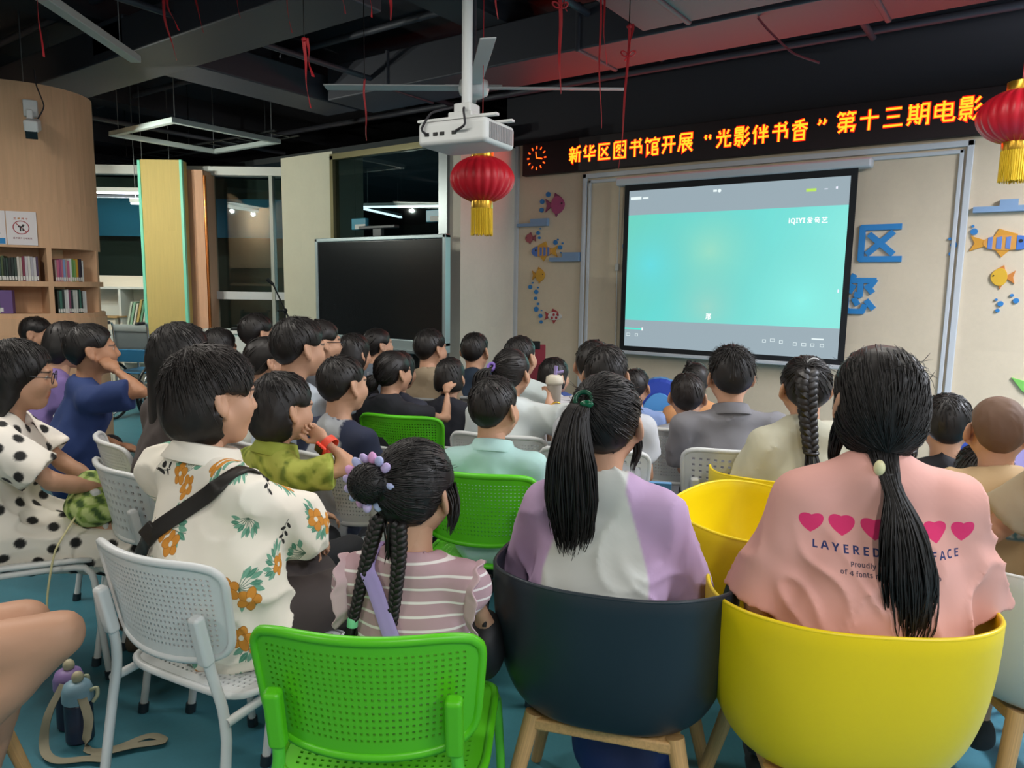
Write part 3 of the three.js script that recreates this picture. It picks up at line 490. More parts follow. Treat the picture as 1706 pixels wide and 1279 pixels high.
{ // suspended lamps, switched off
  const dead = mat('#aab4b2', 0.5);
  const t = thing('square_light', 'square suspended light frame, switched off, at the left', 'lamp', [-7.5, 2.95, -4.54]);
  for (const [w, d, x, z] of [[1.24, 0.06, 0, 0.59], [1.24, 0.06, 0, -0.59], [0.06, 1.12, 0.59, 0], [0.06, 1.12, -0.59, 0]]) part('light_bar', box(w, 0.05, d, x, 0, z, 0.006), dead, t);
  for (const [x, z] of [[-0.55, 0.55], [0.55, 0.55], [-0.55, -0.55], [0.55, -0.55]]) part('hanger', rod([x, 0, z], [x, 0.8, z], 0.004), M.steel, t);
  const a = V(-4.35, 2.95, -1.63), b = V(-5.27, 2.95, -2.76), dd = b.clone().sub(a), c = a.clone().add(b).multiplyScalar(0.5);
  const u = thing('linear_light', 'long suspended light bar, switched off, at the top left', 'lamp', c, Math.atan2(dd.x, dd.z));
  part('light_bar', box(0.075, 0.05, dd.length(), 0, 0, 0, 0.006), dead, u); for (const z of [-0.5, 0.5]) part('hanger', rod([0, 0, z], [0, 0.8, z], 0.004), M.steel, u);
}
// lit lamps: over the back of the hall; others unseen, added to brighten walls and audience
function litBar(pos, turn, L, w, power, label, group, color = '#fff8ee', glow = 4, upward = 0) {
  const t = thing('linear_light', label, 'lamp', pos, turn, group);
  part('housing', box(w + 0.02, 0.05, L + 0.02, 0, 0.036, 0, 0.006), M.white, t);
  part('diffuser', box(w, 0.02, L, 0, 0, 0), new THREE.MeshStandardMaterial({ color: '#fff', emissive: color, emissiveIntensity: glow }), t);
  part('hanger', [rod([0, 0.05, -L * 0.4], [0, 3.7 - pos.y, -L * 0.4], 0.004)], M.steel, t); part('hanger', rod([0, 0.05, L * 0.4], [0, 3.7 - pos.y, L * 0.4], 0.004), M.steel, t);
  const l = new THREE.RectAreaLight(color, power, w, L); l.rotation.x = -Math.PI / 2; l.position.y = -0.014; l.castShadow = true; t.add(l);
  if (upward) { part('added_uplight', box(w, 0.01, L, 0, 0.067, 0), new THREE.MeshStandardMaterial({ color: '#fff', emissive: color, emissiveIntensity: glow * upward }), t); const u = new THREE.RectAreaLight(color, power * upward, w, L); u.rotation.x = Math.PI / 2; u.position.y = 0.076; t.add(u); }  // glowing top face added to lift the dark ceiling and ducts
}
litBar(V(1.2, 2.9, 1.0), 0.3, 1.5, 0.12, LIGHTS.rear, 'lit light bar over the back of the hall, nearer the right wall', null);
litBar(V(2.6, 2.9, -0.6), 0.0, 1.5, 0.12, LIGHTS.right, 'lit light bar over the right side of the hall', null, '#f2f6ff', 4, 1.5);
litBar(fl(-3.3, 3.0, 2.9), PSI + 0.4, 1.5, 0.12, LIGHTS.left, 'added unseen light bar over the left side of the hall', null);  // added out of view to brighten the curved wall and column
litBar(V(1.6, 2.9, -4.5), 0.2, 1.5, 0.12, LIGHTS.front, 'added unseen light bar near the front wall, out to the right', null, '#f2f6ff', 4, 1.4);  // added out of view to light the front wall
litBar(V(0.7, 2.95, -2.1), 0.6, 1.5, 0.12, LIGHTS.front * 0.06, 'added unseen light bar over the front right of the audience', null);  // extra unseen fill, added for the front wall
{ // unseen tube added to light pillars and column; its shield keeps the ceiling dark
  const t = thing('added_tube_light', 'added unseen tube lamp behind the curved bookshelf wall', 'lamp', fl(-4.22, 6.7, 2.55), PSI + 0.3);
  part('tube', rod([0, 0, -0.45], [0, 0, 0.45], 0.022, 0.022, 14), new THREE.MeshStandardMaterial({ color: '#fff', emissive: '#f4fbf0', emissiveIntensity: 4 }), t); part('light_shield', box(0.34, 0.012, 1.0, 0, 0.05, 0, 0.004), M.white, t); part('end_cap', rod([0, 0, -0.49], [0, 0, -0.45], 0.026), M.white, t); part('end_cap', rod([0, 0, 0.45], [0, 0, 0.49], 0.026), M.white, t);  // plate above the tube added to block its upward light
  for (const z of [-0.4, 0.4]) part('hanger', rod([0, 0.02, z], [0, 1.15, z], 0.004), M.steel, t);
  for (const z of [-0.25, 0.25]) { const l = new THREE.PointLight('#f4fbf0', LIGHTS.kiosk, 0, 2); l.position.set(0.0, -0.06, z); l.castShadow = true; l.shadow.radius = 1; t.add(l); }
}
litBar(fl(-1.1, 2.7, 3.0), PSI + 1.2, 1.5, 0.14, LIGHTS.over, 'added unseen light bar high over the left half of the audience', null);  // unseen overhead fill, added to even out the room
litBar(fl(1.3, 2.9, 3.0), PSI + 1.9, 1.5, 0.14, LIGHTS.over, 'added unseen light bar high over the right half of the audience', null);  // matching unseen fill added on the right
litBar(V(-1.6, 2.9, 2.2), 0.5, 1.5, 0.12, LIGHTS.rear * 0.8, 'lit light bar over the back left of the hall', null);
litBar(fl(-4.85, 8.93, 2.46), PSI + Math.PI / 2, 1.0, 0.05, LIGHTS.nook, 'light bar standing in for a window reflection left of the yellow pillar', 'light bars standing in for window reflections', '#f2fbff', 3.4);  // hung before the pane in place of a lamp reflected in it
litBar(fl(-4.36, 8.98, 2.34), PSI + Math.PI / 2 + 0.15, 0.5, 0.05, LIGHTS.nook, 'short light bar standing in for a window reflection left of the yellow pillar', 'light bars standing in for window reflections', '#f2fbff', 3.4);  // second bar built where the pane reflects a lamp
// red ribbons tied to the ceiling pipes: [px-derived floor x, ahead d, top y, length, sway, knot]
{
  const R = [[-2.62, 4.2, 3.05, 0.42, 0.02, 0], [-1.98, 4.3, 3.02, 0.36, 0.05, 1], [-1.86, 4.4, 3.22, 0.38, 0.05, 0], [-1.62, 4.4, 3.22, 0.30, 0.03, 1], [-1.30, 4.3, 3.25, 0.44, 0.03, 1], [-1.14, 4.1, 2.72, 0.36, 0.02, 1], [-0.92, 4.0, 3.06, 0.25, 0.02, 0], [-0.75, 3.9, 2.98, 0.22, 0.01, 0], [-0.65, 3.9, 2.98, 0.23, 0.01, 0], [-0.92, 4.6, 2.65, 0.36, 0.01, 0],
    [-0.12, 3.8, 3.1, 0.37, 0.02, 0], [0.22, 4.0, 2.98, 0.55, 0.01, 2], [0.45, 4.2, 3.05, 0.75, 0.02, 1], [0.64, 4.4, 2.92, 0.82, -0.03, 2], [-0.08, 3.2, 2.1, 0.1, 0, 0]].slice(0, 14);
  const where = ['over the curved wall', 'above the square light frame', 'left of the ceiling fan, short', 'left of the ceiling fan, knotted at its top', 'left of the ceiling fan, the longest there', 'a double strand left of the fan blade tip', 'near the left fan blade, slightly bent', 'straight and short, left of the projector pole', 'straight and short, nearest left of the projector pole', 'below the left fan blade', 'touching the rear fan blade', 'with a bow right of the fan hub', 'thin and long above the letters board', 'crossing the right fan blade'];
  R.forEach(([x, d, y, L, sw, knot], i) => {
    const c = fl(x, d), t = thing('red_ribbon', 'red ribbon strip hanging from the ceiling, ' + where[i], 'ribbon', [c.x, y - L, c.z], PSI + (i * 0.7) % 0.8 - 0.4, 'red ribbons hanging from the ceiling');
    const w = 0.012 + 0.004 * (i % 3), strip = (ox, oL, tw) => sheet((u, v) => { const a = tw * v; return [ox + sw * v * v * 1.2 + (u - 0.5) * w * Math.cos(a) + Math.sin(v * 9 + i) * 0.004, L - v * oL, (u - 0.5) * w * Math.sin(a)]; }, 2, 18, 0.0015);
    part('strip', strip(0, L, 1.6), M.ribbon, t);
    if (knot) { part('knot', new THREE.SphereGeometry(0.016, 10, 8).scale(1, 0.7, 0.8).translate(0, L * 0.98, 0), M.ribbon, t); part('strip', strip(0.018, L * (knot > 1 ? 0.25 : 0.55), 2.2), M.ribbon, t); if (knot > 1) part('bow_loop', [-1, 1].map((s) => new THREE.TorusGeometry(0.02, 0.006, 5, 12).scale(1, 0.6, 1).rotateZ(s * 0.6).translate(s * 0.022, L * 0.8, 0)), M.ribbon, t); }
    part('string', rod([0, L * 0.97, 0], [0, Math.max(L, 3.75 - y + L), 0], 0.003, 0.003, 5), M.darkMetal, t);
  });
}

// ---------------------------------------------------------------- furniture along the walls
{ // blank interactive display on a stand
  const t = thing('blank_display', 'large switched-off display with a silver frame in front of the glass door', 'display', [-5.28, 0, -5.02]);
  part('panel', box2(-0.865, 0.865, 0.90, 1.845, -0.06, -0.005, 0.01), mat('#1b1d1f', 0.22), t).userData.label = 'black glass panel';
  part('frame', [box2(-0.9, -0.86, 0.86, 1.88, -0.07, 0.005, 0.008), box2(0.86, 0.9, 0.86, 1.88, -0.07, 0.005, 0.008), box2(-0.9, 0.9, 1.842, 1.88, -0.07, 0.005, 0.008), box2(-0.9, 0.9, 0.80, 0.902, -0.07, 0.005, 0.008)], mat('#aebcbe', 0.35, { metalness: 0.4 }), t);
  part('pen_tray', box2(-0.5, 0.6, 0.78, 0.81, -0.03, 0.07, 0.006), mat('#6f7a7c', 0.4), t);
  part('stand', [box2(-0.5, -0.42, 0.1, 1.4, -0.14, -0.07), box2(0.42, 0.5, 0.1, 1.4, -0.14, -0.07), box2(-0.55, -0.37, 0, 0.1, -0.4, 0.35, 0.02), box2(0.37, 0.55, 0, 0.1, -0.4, 0.35, 0.02), box2(-0.5, 0.5, 0.3, 0.36, -0.13, -0.08)], M.darkMetal, t);
  part('top_camera', [box2(-0.06, 0.06, 1.88, 1.96, -0.06, -0.02, 0.006), box2(-0.25, 0.25, 1.955, 1.985, -0.075, -0.01, 0.006)], M.darkMetal, t);
}
{ // microphone stand
  const c = fl(-2.5, 8.0), t = thing('microphone_stand', 'black microphone stand leaning beside the off-white column', 'stand', c, PSI);
  part('pole', rod([0, 0.02, 0], [0, 1.12, 0], 0.011), M.darkMetal, t); part('boom', rod([0.12, 0.86, 0], [-0.13, 1.42, 0], 0.009), M.darkMetal, t); part('clutch', [new THREE.SphereGeometry(0.028, 12, 10).translate(0, 1.12, 0), rod([-0.08, 1.12, 0], [0.02, 1.12, 0], 0.012)], M.darkMetal, t); part('microphone', rod([-0.12, 1.40, 0], [-0.18, 1.46, 0.02], 0.016, 0.024), M.darkMetal, t);
  for (let i = 0; i < 3; i++) { const a = i * 2.1; part('leg', rod([0, 0.12, 0], [Math.cos(a) * 0.28, 0.01, Math.sin(a) * 0.28], 0.009), M.darkMetal, t); }
}
{ // white bookcase in the nook and what it holds
  const c = fl(-4.69, 8.86), t = thing('bookcase', 'white low bookcase under the far window', 'bookcase', c, PSI);
  part('panel', [box2(-0.5, -0.47, 0, 1.34, -0.15, 0.15), box2(-0.015, 0.015, 0, 1.34, -0.15, 0.15), box2(0.36, 0.39, 0, 1.34, -0.15, 0.15), box2(-0.5, 0.39, 0, 1.34, -0.16, -0.145)], M.white, t);
  for (const y of [0.02, 0.44, 0.86, 1.32]) part('shelf', box2(-0.5, 0.39, y, y + 0.025, -0.15, 0.155), M.white, t);
  const cols = ['#c9d3c0', '#8fb59a', '#e0dccb', '#c9b06a', '#6f9c7d', '#d9d4c4', '#b5c7b8'];
  for (let i = 0; i < 8; i++) { const w = rr(0.02, 0.032), h = rr(0.26, 0.32), o = fl(-4.62 + i * 0.037, 8.83); const b = solo('book', ORD[i] + ' pale book from the left leaning in the white nook bookcase', 'book', box(w, h, 0.2, 0, h / 2, 0, 0.002).rotateZ(-0.22), mat(cols[i % 7], 0.7), [o.x, 0.892, o.z], PSI, 'books leaning in the nook bookcase'); }
  const s1 = fl(-4.86, 8.72), bx = thing('cardboard_stack', 'pile of cream boxes in front of the nook bookcase', 'boxes', s1, PSI);
  part('box', box2(-0.18, 0.17, 0, 0.62, -0.1, 0.12, 0.006), M.cream, bx); part('box', box2(-0.16, 0.12, 0.62, 0.84, -0.1, 0.1, 0.006), M.white, bx); part('lid', box2(-0.1, 0.19, 0.98, 1.0, -0.1, 0.12, 0.003), M.wood, bx); part('box', box2(-0.06, 0.14, 0.84, 0.98, -0.08, 0.08, 0.006), M.cream, bx);
}
{ // white counter with a monitor-like box by the far window
  const c = fl(-3.3, 8.55), t = thing('counter', 'low white cabinet in front of the far window', 'cabinet', c, PSI);
  part('body', box2(-0.32, 0.42, 0, 0.83, -0.2, 0.2, 0.006), mat('#b5cfcd', 0.6), t); part('top', box2(-0.36, 0.46, 0.83, 0.87, -0.22, 0.22, 0.006), M.white, t);
  for (const x of [-0.13, 0.24]) part('door', box2(x - 0.17, x + 0.17, 0.05, 0.8, 0.2, 0.212, 0.003), M.white, t);
  const m = thing('closed_laptop', 'dark flat laptop lying on the low white cabinet', 'laptop', fl(-3.1, 8.5, 0.87), PSI + 0.2); part('base', box(0.34, 0.02, 0.24, 0, 0.01, 0, 0.004), M.darkMetal, m); part('lid', box(0.34, 0.008, 0.24, 0, 0.025, 0, 0.003), mat('#303438', 0.4), m);
}
{ // wheelchair
  const c = fl(-3.86, 7.35), t = thing('wheelchair', 'folded-out wheelchair with a grey and blue back parked in the nook', 'wheelchair', c, PSI - 0.15);
  const blue = mat('#1b5f86', 0.6), grey = mat('#5f686c', 0.55);
  part('back_sling', sheet((u, v) => [(u - 0.5) * 0.36, 0.72 + v * 0.26, -0.02 * Math.sin(u * Math.PI)], 8, 6, 0.012), grey, t); part('headband', sheet((u, v) => [(u - 0.5) * 0.37, 0.91 + v * 0.07, 0.008 - 0.02 * Math.sin(u * Math.PI)], 8, 2, 0.01), mat('#8d9698', 0.5), t);
  part('seat', sheet((u, v) => [(u - 0.5) * 0.38, 0.5 - 0.015 * Math.sin(u * Math.PI), -v * 0.4], 8, 6, 0.014), blue, t); part('pocket', box2(-0.17, 0.17, 0.6, 0.73, 0.0, 0.02, 0.008), blue, t);
  for (const s of [-1, 1]) {
    const f = part('side_frame', [tube([[s * 0.19, 0.2, 0], [s * 0.19, 0.8, 0], [s * 0.19, 0.99, 0.02], [s * 0.19, 1.0, 0.1]], 0.012, 8, 24), tube([[s * 0.19, 0.66, 0], [s * 0.19, 0.68, -0.2], [s * 0.19, 0.6, -0.34], [s * 0.19, 0.3, -0.36]], 0.011, 8, 20), rod([s * 0.19, 0.48, 0.02], [s * 0.19, 0.46, -0.4], 0.011), rod([s * 0.19, 0.24, 0], [s * 0.19, 0.25, -0.36], 0.011)], M.chrome, t);
    part('push_handle', rod([s * 0.19, 1.0, 0.06], [s * 0.19, 1.0, 0.18], 0.016), M.black, f);
    const w = part('rear_wheel', [new THREE.TorusGeometry(0.29, 0.014, 8, 40).rotateY(Math.PI / 2).translate(s * 0.24, 0.3, 0), ...Array.from({ length: 12 }, (_, i) => rod([s * 0.24, 0.3, 0], [s * 0.24, 0.3 + 0.28 * Math.cos(i * Math.PI / 6), 0.28 * Math.sin(i * Math.PI / 6)], 0.002, 0.002, 4)), rod([s * 0.2, 0.3, 0], [s * 0.26, 0.3, 0], 0.02)], M.darkMetal, t);
    part('hand_rim', new THREE.TorusGeometry(0.25, 0.008, 8, 36).rotateY(Math.PI / 2).translate(s * 0.27, 0.3, 0), M.chrome, w);
    part('caster', new THREE.TorusGeometry(0.065, 0.018, 8, 20).rotateY(Math.PI / 2).translate(s * 0.19, 0.085, -0.4), M.darkMetal, t); part('footrest', box(0.15, 0.012, 0.1, s * 0.1, 0.12, -0.52), M.black, t);
  }
  part('cross_brace', [rod([-0.18, 0.26, -0.15], [0.18, 0.46, -0.15], 0.01), rod([0.18, 0.26, -0.15], [-0.18, 0.46, -0.15], 0.01)], M.chrome, t);
}
{ // books in the curved shelf, placed along its front
  const put = (s, y, w, h, dep, col, label, group, lean = 0) => { const [x, d, a] = kiosk.front(s, 0.345); const p = fl(x, d, y); const b = thing('book', label, 'book', p, PSI + a + Math.PI / 2, group); const m = mat(col, 0.65); part('cover', box(w, h, dep, 0, h / 2, 0.08 - dep / 2 + 0.02, 0.0015).rotateZ(lean), m, b); part('spine_label', box(w * 0.8, h * 0.16, 0.001, 0, h * 0.12, 0.1008).rotateZ(lean), M.white, b); };
  const cnt = {};
  const run = (s0, s1, y, cols, hA, hB, label, group) => { let s = s0, i = 0; while (s < s1 && i < cols.length * 3) { const w = rr(0.012, 0.02); put(s + w / 2, y, w, rr(hA, hB), 0.15, cols[i % cols.length], ORD[cnt[label] = (cnt[label] ?? -1) + 1] + ' ' + label + ' from the left', group); s += w + 0.0015; i++; } };
  run(-0.30, -0.15, 1.405, ['#3c4a33', '#6f7d2e', '#2f4538', '#4a5a3a', '#8a8f3a'], 0.17, 0.185, 'thin green book on the upper left shelf', 'green books on the upper left shelf');
  run(-0.145, -0.06, 1.405, ['#23302c', '#30423a', '#1f2624'], 0.165, 0.175, 'dark green book on the upper left shelf', 'dark books on the upper left shelf');
  run(-0.055, 0.075, 1.405, ['#c9c4ba', '#b9b0a2', '#7d2f45', '#c3bcc0', '#d0ccc6', '#a9a6ae', '#c6c2c4', '#4a3550'], 0.175, 0.19, 'pale or wine-red book on the upper left shelf', 'pale books on the upper left shelf');
  run(0.195, 0.30, 1.405, ['#a68f8a', '#b9607e', '#9a4f7a', '#b86a7e', '#7f9ac2'], 0.16, 0.17, 'pink or lilac book on the upper right shelf', 'pink books on the upper right shelf');
  run(0.305, 0.43, 1.405, ['#cfd3cf', '#5f8f4a', '#7aa05a', '#c99a2c', '#3a2c3a', '#2b2230'], 0.165, 0.178, 'green, yellow or dark book on the upper right shelf', 'green and dark books on the upper right shelf');
  run(-0.30, -0.19, 1.16, ['#2f5a3c', '#2a6a5a', '#35604a'], 0.165, 0.18, 'green book on the lower left shelf', 'green books on the lower left shelf');
  { const [x, d, a] = kiosk.front(-0.14, 0.345), b = thing('book', 'wide purple book on the lower left shelf', 'book', fl(x, d, 1.16), PSI + a + Math.PI / 2); part('cover', box(0.08, 0.175, 0.1, 0, 0.0875, 0.05, 0.002), mat('#6a4f86', 0.6), b); part('spine_label', box(0.02, 0.03, 0.001, -0.03, 0.03, 0.1008), M.white, b); }
  run(0.20, 0.44, 1.16, ['#2d3b38', '#3a6a5c', '#25302e', '#c2c6c4', '#d8d8d8', '#7c4560', '#2a3338', '#b9bdb8', '#c7c9c2'], 0.17, 0.185, 'dark or white book on the lower right shelf', 'books on the lower right shelf');
}
{ // laminated notices on the curved wall
  const sheetTex = (n) => canvasTex(256, 360, (g) => {
    g.fillStyle = '#e6dfe0'; g.fillRect(0, 0, 256, 360); const cy = n ? 172 : 118, r = n ? 72 : 78;
    g.strokeStyle = '#a03038'; g.lineWidth = 9; g.beginPath(); g.arc(n ? 122 : 90, cy, r, 0, 7); g.stroke(); g.beginPath(); const cx = n ? 122 : 90; g.moveTo(cx - r * 0.7, cy - r * 0.7); g.lineTo(cx + r * 0.7, cy + r * 0.7); g.stroke();
    g.fillStyle = '#33302f'; g.fillRect(cx - 28, cy - 18, 52, 16); g.fillRect(cx - 14, cy - 2, 14, 44); g.fillRect(cx + 10, cy + 6, 12, 34); g.beginPath(); g.arc(cx + 20, cy - 26, 11, 0, 7); g.fill();
    if (n) { ['三', '书', '开', '十'].forEach((c, i) => pen(g, c, 56 + i * 36, 62, 26, 22, 5, i === 1 ? '#c07a2c' : '#b86a58')); for (let i = 0; i < 8; i++) pen(g, '图书展开光电期第'[i], 44 + i * 22, 282, 17, 20, 2.5, '#8a5f62'); } else { ['光', '期', '电'].forEach((c, i) => pen(g, c, 90 + i * 44, 218, 36, 30, 5, '#3a3a3a')); for (let i = 0; i < 4; i++) pen(g, '书开三第'[i], 110 + i * 26, 262, 20, 18, 3, '#777'); g.fillStyle = '#2f86c4'; g.fillRect(0, 296, 256, 64); }
  });
  // follow the straight face of the wall
  const A = kiosk.front(-0.36, 0.4635), B = kiosk.front(-0.13, 0.4635);
  [[-0.20, 0, 'laminated notice with a blue strip and a crossed-out symbol on the curved wall'], [-0.004, 1, 'laminated notice with a red crossed-out symbol and red lettering on the curved wall']].forEach(([s, n, l]) => {
    const [x, d] = kiosk.front(s, 0.462), t = thing('notice_sheet', l, 'notice', fl(x, d, 1.672), PSI + kiosk.front(-0.3, 1)[2] + Math.PI / 2, 'notices on the curved wall');
    part('laminate', box(0.19, 0.245, 0.002, 0, 0.1225, 0.001), mat('#e8e4e6', 0.12), t); part('print', new THREE.PlaneGeometry(0.176, 0.235).translate(0, 0.1225, 0.0026), mat('#ffffff', 0.2, { map: sheetTex(n) }), t);
  });
  // security camera
  const [x, d] = kiosk.front(0.10, 0.492), t = thing('security_camera', 'white security camera mounted high on the curved wall', 'camera', fl(x, d, 2.52), PSI + 0.45);
  part('bracket', [box2(-0.045, 0.045, 0.08, 0.2, -0.03, 0.02, 0.008), box2(-0.02, 0.02, 0.03, 0.12, 0.0, 0.08, 0.008)], M.plasticW, t); part('housing', box(0.09, 0.085, 0.2, 0.02, 0.03, 0.12, 0.016).rotateX(0.25), M.plasticW, t); part('lens_cover', box(0.075, 0.07, 0.01, 0.02, -0.022, 0.213, 0.004).rotateX(0.25), mat('#15171a', 0.15), t); part('cable', tube([[0.04, 0.06, 0.02], [0.09, 0.16, 0.04], [0.05, 0.3, 0.02], [0.04, 0.42, 0.0]], 0.005, 6, 20), M.black, t);
}
// ---------------------------------------------------------------- low play furniture in front of the screen
function playSofa(label, x, d, heading, w, h, c1, c2) {
  const t = thing('play_sofa', label, 'sofa', fl(x, d), turnOf(heading)), pts = [];
  for (let i = 0; i <= 20; i++) { const a = Math.PI * i / 20; pts.push([w / 2 * Math.cos(a) * (1 - 0.06 * Math.sin(a)), 0.34 + (h - 0.34) * Math.sin(a) ** 0.8]); }
  pts.push([-w / 2, 0.05], [w / 2, 0.05]);
  part('back', extrude(pts, 0.1, 0.02).translate(0, 0, -0.28), mat(c1, 0.55), t); part('seat', box(w * 0.96, 0.32, 0.46, 0, 0.18, 0.06, 0.04), mat(c2, 0.55), t);
  const inner = []; for (let i = 0; i <= 16; i++) { const a = Math.PI * i / 16; inner.push([w * 0.3 * Math.cos(a), 0.34 + (h - 0.42) * Math.sin(a) ** 0.8]); } part('inlay', extrude(inner, 0.014, 0.004).translate(0, 0, -0.318), mat(c2, 0.55), t);
}
playSofa('blue rounded play sofa left of the ponytail girl in the middle', 0.33, 4.4, 20, 0.52, 0.80, '#1d3f8c', '#2f7fb0');
playSofa('blue rounded play sofa with a light blue panel by the white moulding', 1.06, 5.15, 12, 0.5, 0.80, '#2440a0', '#4a8cc8');
playSofa('blue play sofa partly hidden behind the braided girl', 1.62, 3.85, 10, 0.5, 0.72, '#2a3fae', '#7f8fd0');
playSofa('blue play sofa with a lilac panel near the right edge', 2.34, 3.55, 0, 0.62, 0.82, '#2f55c8', '#a99ad0');
{
  const t = thing('low_table', 'low white play table between the seated children', 'table', fl(1.12, 4.5), turnOf(10)); part('tabletop', box(0.8, 0.03, 0.5, 0, 0.60, 0, 0.012), mat('#c3ccd2', 0.35), t); part('apron', box(0.7, 0.07, 0.42, 0, 0.55, 0), M.white, t); for (const [a, b] of [[-1, -1], [1, -1], [-1, 1], [1, 1]]) part('leg', rod([a * 0.34, 0, b * 0.2], [a * 0.32, 0.54, b * 0.18], 0.02), M.white, t);
  const u = thing('low_table', 'low white play table with a book, right of the pink shirt girl', 'table', fl(1.72, 3.0), turnOf(0)); part('tabletop', box(0.9, 0.03, 0.5, 0, 0.58, 0, 0.012), mat('#cdc6d2', 0.35), u); part('apron', box(0.8, 0.07, 0.42, 0, 0.53, 0), M.white, u); for (const [a, b] of [[-1, -1], [1, -1], [-1, 1], [1, 1]]) part('leg', rod([a * 0.36, 0, b * 0.2], [a * 0.34, 0.52, b * 0.18], 0.02), M.white, u);
  const b = thing('picture_book', 'open picture book with a light blue page on the right play table', 'book', fl(1.50, 2.97, 0.596), turnOf(20)); part('page', box(0.13, 0.006, 0.18, -0.066, 0.003, 0).rotateZ(0.05), mat('#7fc0e0', 0.5), b); part('page', box(0.13, 0.006, 0.18, 0.066, 0.003, 0).rotateZ(-0.05), mat('#e3dcd8', 0.5), b);
  const rdb = thing('red_stand', 'dark red display stand with a black top by the corner of the front wall', 'stand', fl(0.2, 6.6), PSI); part('post', box2(-0.06, 0.06, 0, 0.72, -0.05, 0.05, 0.01), mat('#7a1f2c', 0.5), rdb); part('board', box2(-0.04, 0.1, 0.70, 0.9, -0.02, 0.02, 0.006), mat('#8f2434', 0.5), rdb); part('cap', box2(-0.09, 0.05, 0.86, 0.93, -0.03, 0.03, 0.006), M.darkMetal, rdb);
}

// ---------------------------------------------------------------- chairs
// perforated panel: grid of cells on fn(u, v), each with a square hole, given thickness; border cells stay solid
function perforated(fn, nu, nv, th, border = 2, hole = 0.42, solidAt = () => false) {
  const e = 1e-3, pt = (u, v) => V(...fn(u, v)), nrm = (u, v) => pt(Math.min(1, u + e), v).sub(pt(Math.max(0, u - e), v)).cross(pt(u, Math.min(1, v + e)).sub(pt(u, Math.max(0, v - e)))).normalize();
  const pos = [], nor = [], add = (u, v, s) => { const p = pt(u, v), n = nrm(u, v); pos.push(p.x + n.x * th * s / 2, p.y + n.y * th * s / 2, p.z + n.z * th * s / 2); nor.push(n.x * s, n.y * s, n.z * s); return pos.length / 3 - 1; };
  const I = [], F = [], B = [];
  for (let j = 0; j <= nv; j++) for (let i = 0; i <= nu; i++) { F.push(add(i / nu, j / nv, 1)); B.push(add(i / nu, j / nv, -1)); }
  const q = (a, b, c, d) => I.push(a, b, c, a, c, d);
  for (let j = 0; j < nv; j++) for (let i = 0; i < nu; i++) {
    const k = [j * (nu + 1) + i, j * (nu + 1) + i + 1, (j + 1) * (nu + 1) + i + 1, (j + 1) * (nu + 1) + i];
    const edge = i < border || j < border || i >= nu - border || j >= nv - border || solidAt((i + 0.5) / nu, (j + 0.5) / nv);
    if (edge) { q(F[k[0]], F[k[1]], F[k[2]], F[k[3]]); q(B[k[3]], B[k[2]], B[k[1]], B[k[0]]); continue; }
    const h = hole / 2, st = j % 2 ? 0.0 : 0, cu = i + 0.5 + st, cv = j + 0.5, hf = [], hb = [];
    for (const [a, b] of [[-h, -h], [h, -h], [h, h], [-h, h]]) { hf.push(add((cu + a) / nu, (cv + b) / nv, 1)); hb.push(add((cu + a) / nu, (cv + b) / nv, -1)); }
    for (let t = 0; t < 4; t++) { const t2 = (t + 1) % 4; q(F[k[t]], F[k[t2]], hf[t2], hf[t]); q(B[k[t2]], B[k[t]], hb[t], hb[t2]); q(hf[t], hf[t2], hb[t2], hb[t]); }
  }
  const g = new THREE.BufferGeometry(); g.setAttribute('position', new THREE.Float32BufferAttribute(pos, 3)); g.setAttribute('normal', new THREE.Float32BufferAttribute(nor, 3)); g.setIndex(I); return g;
}
const chairGeo = {};
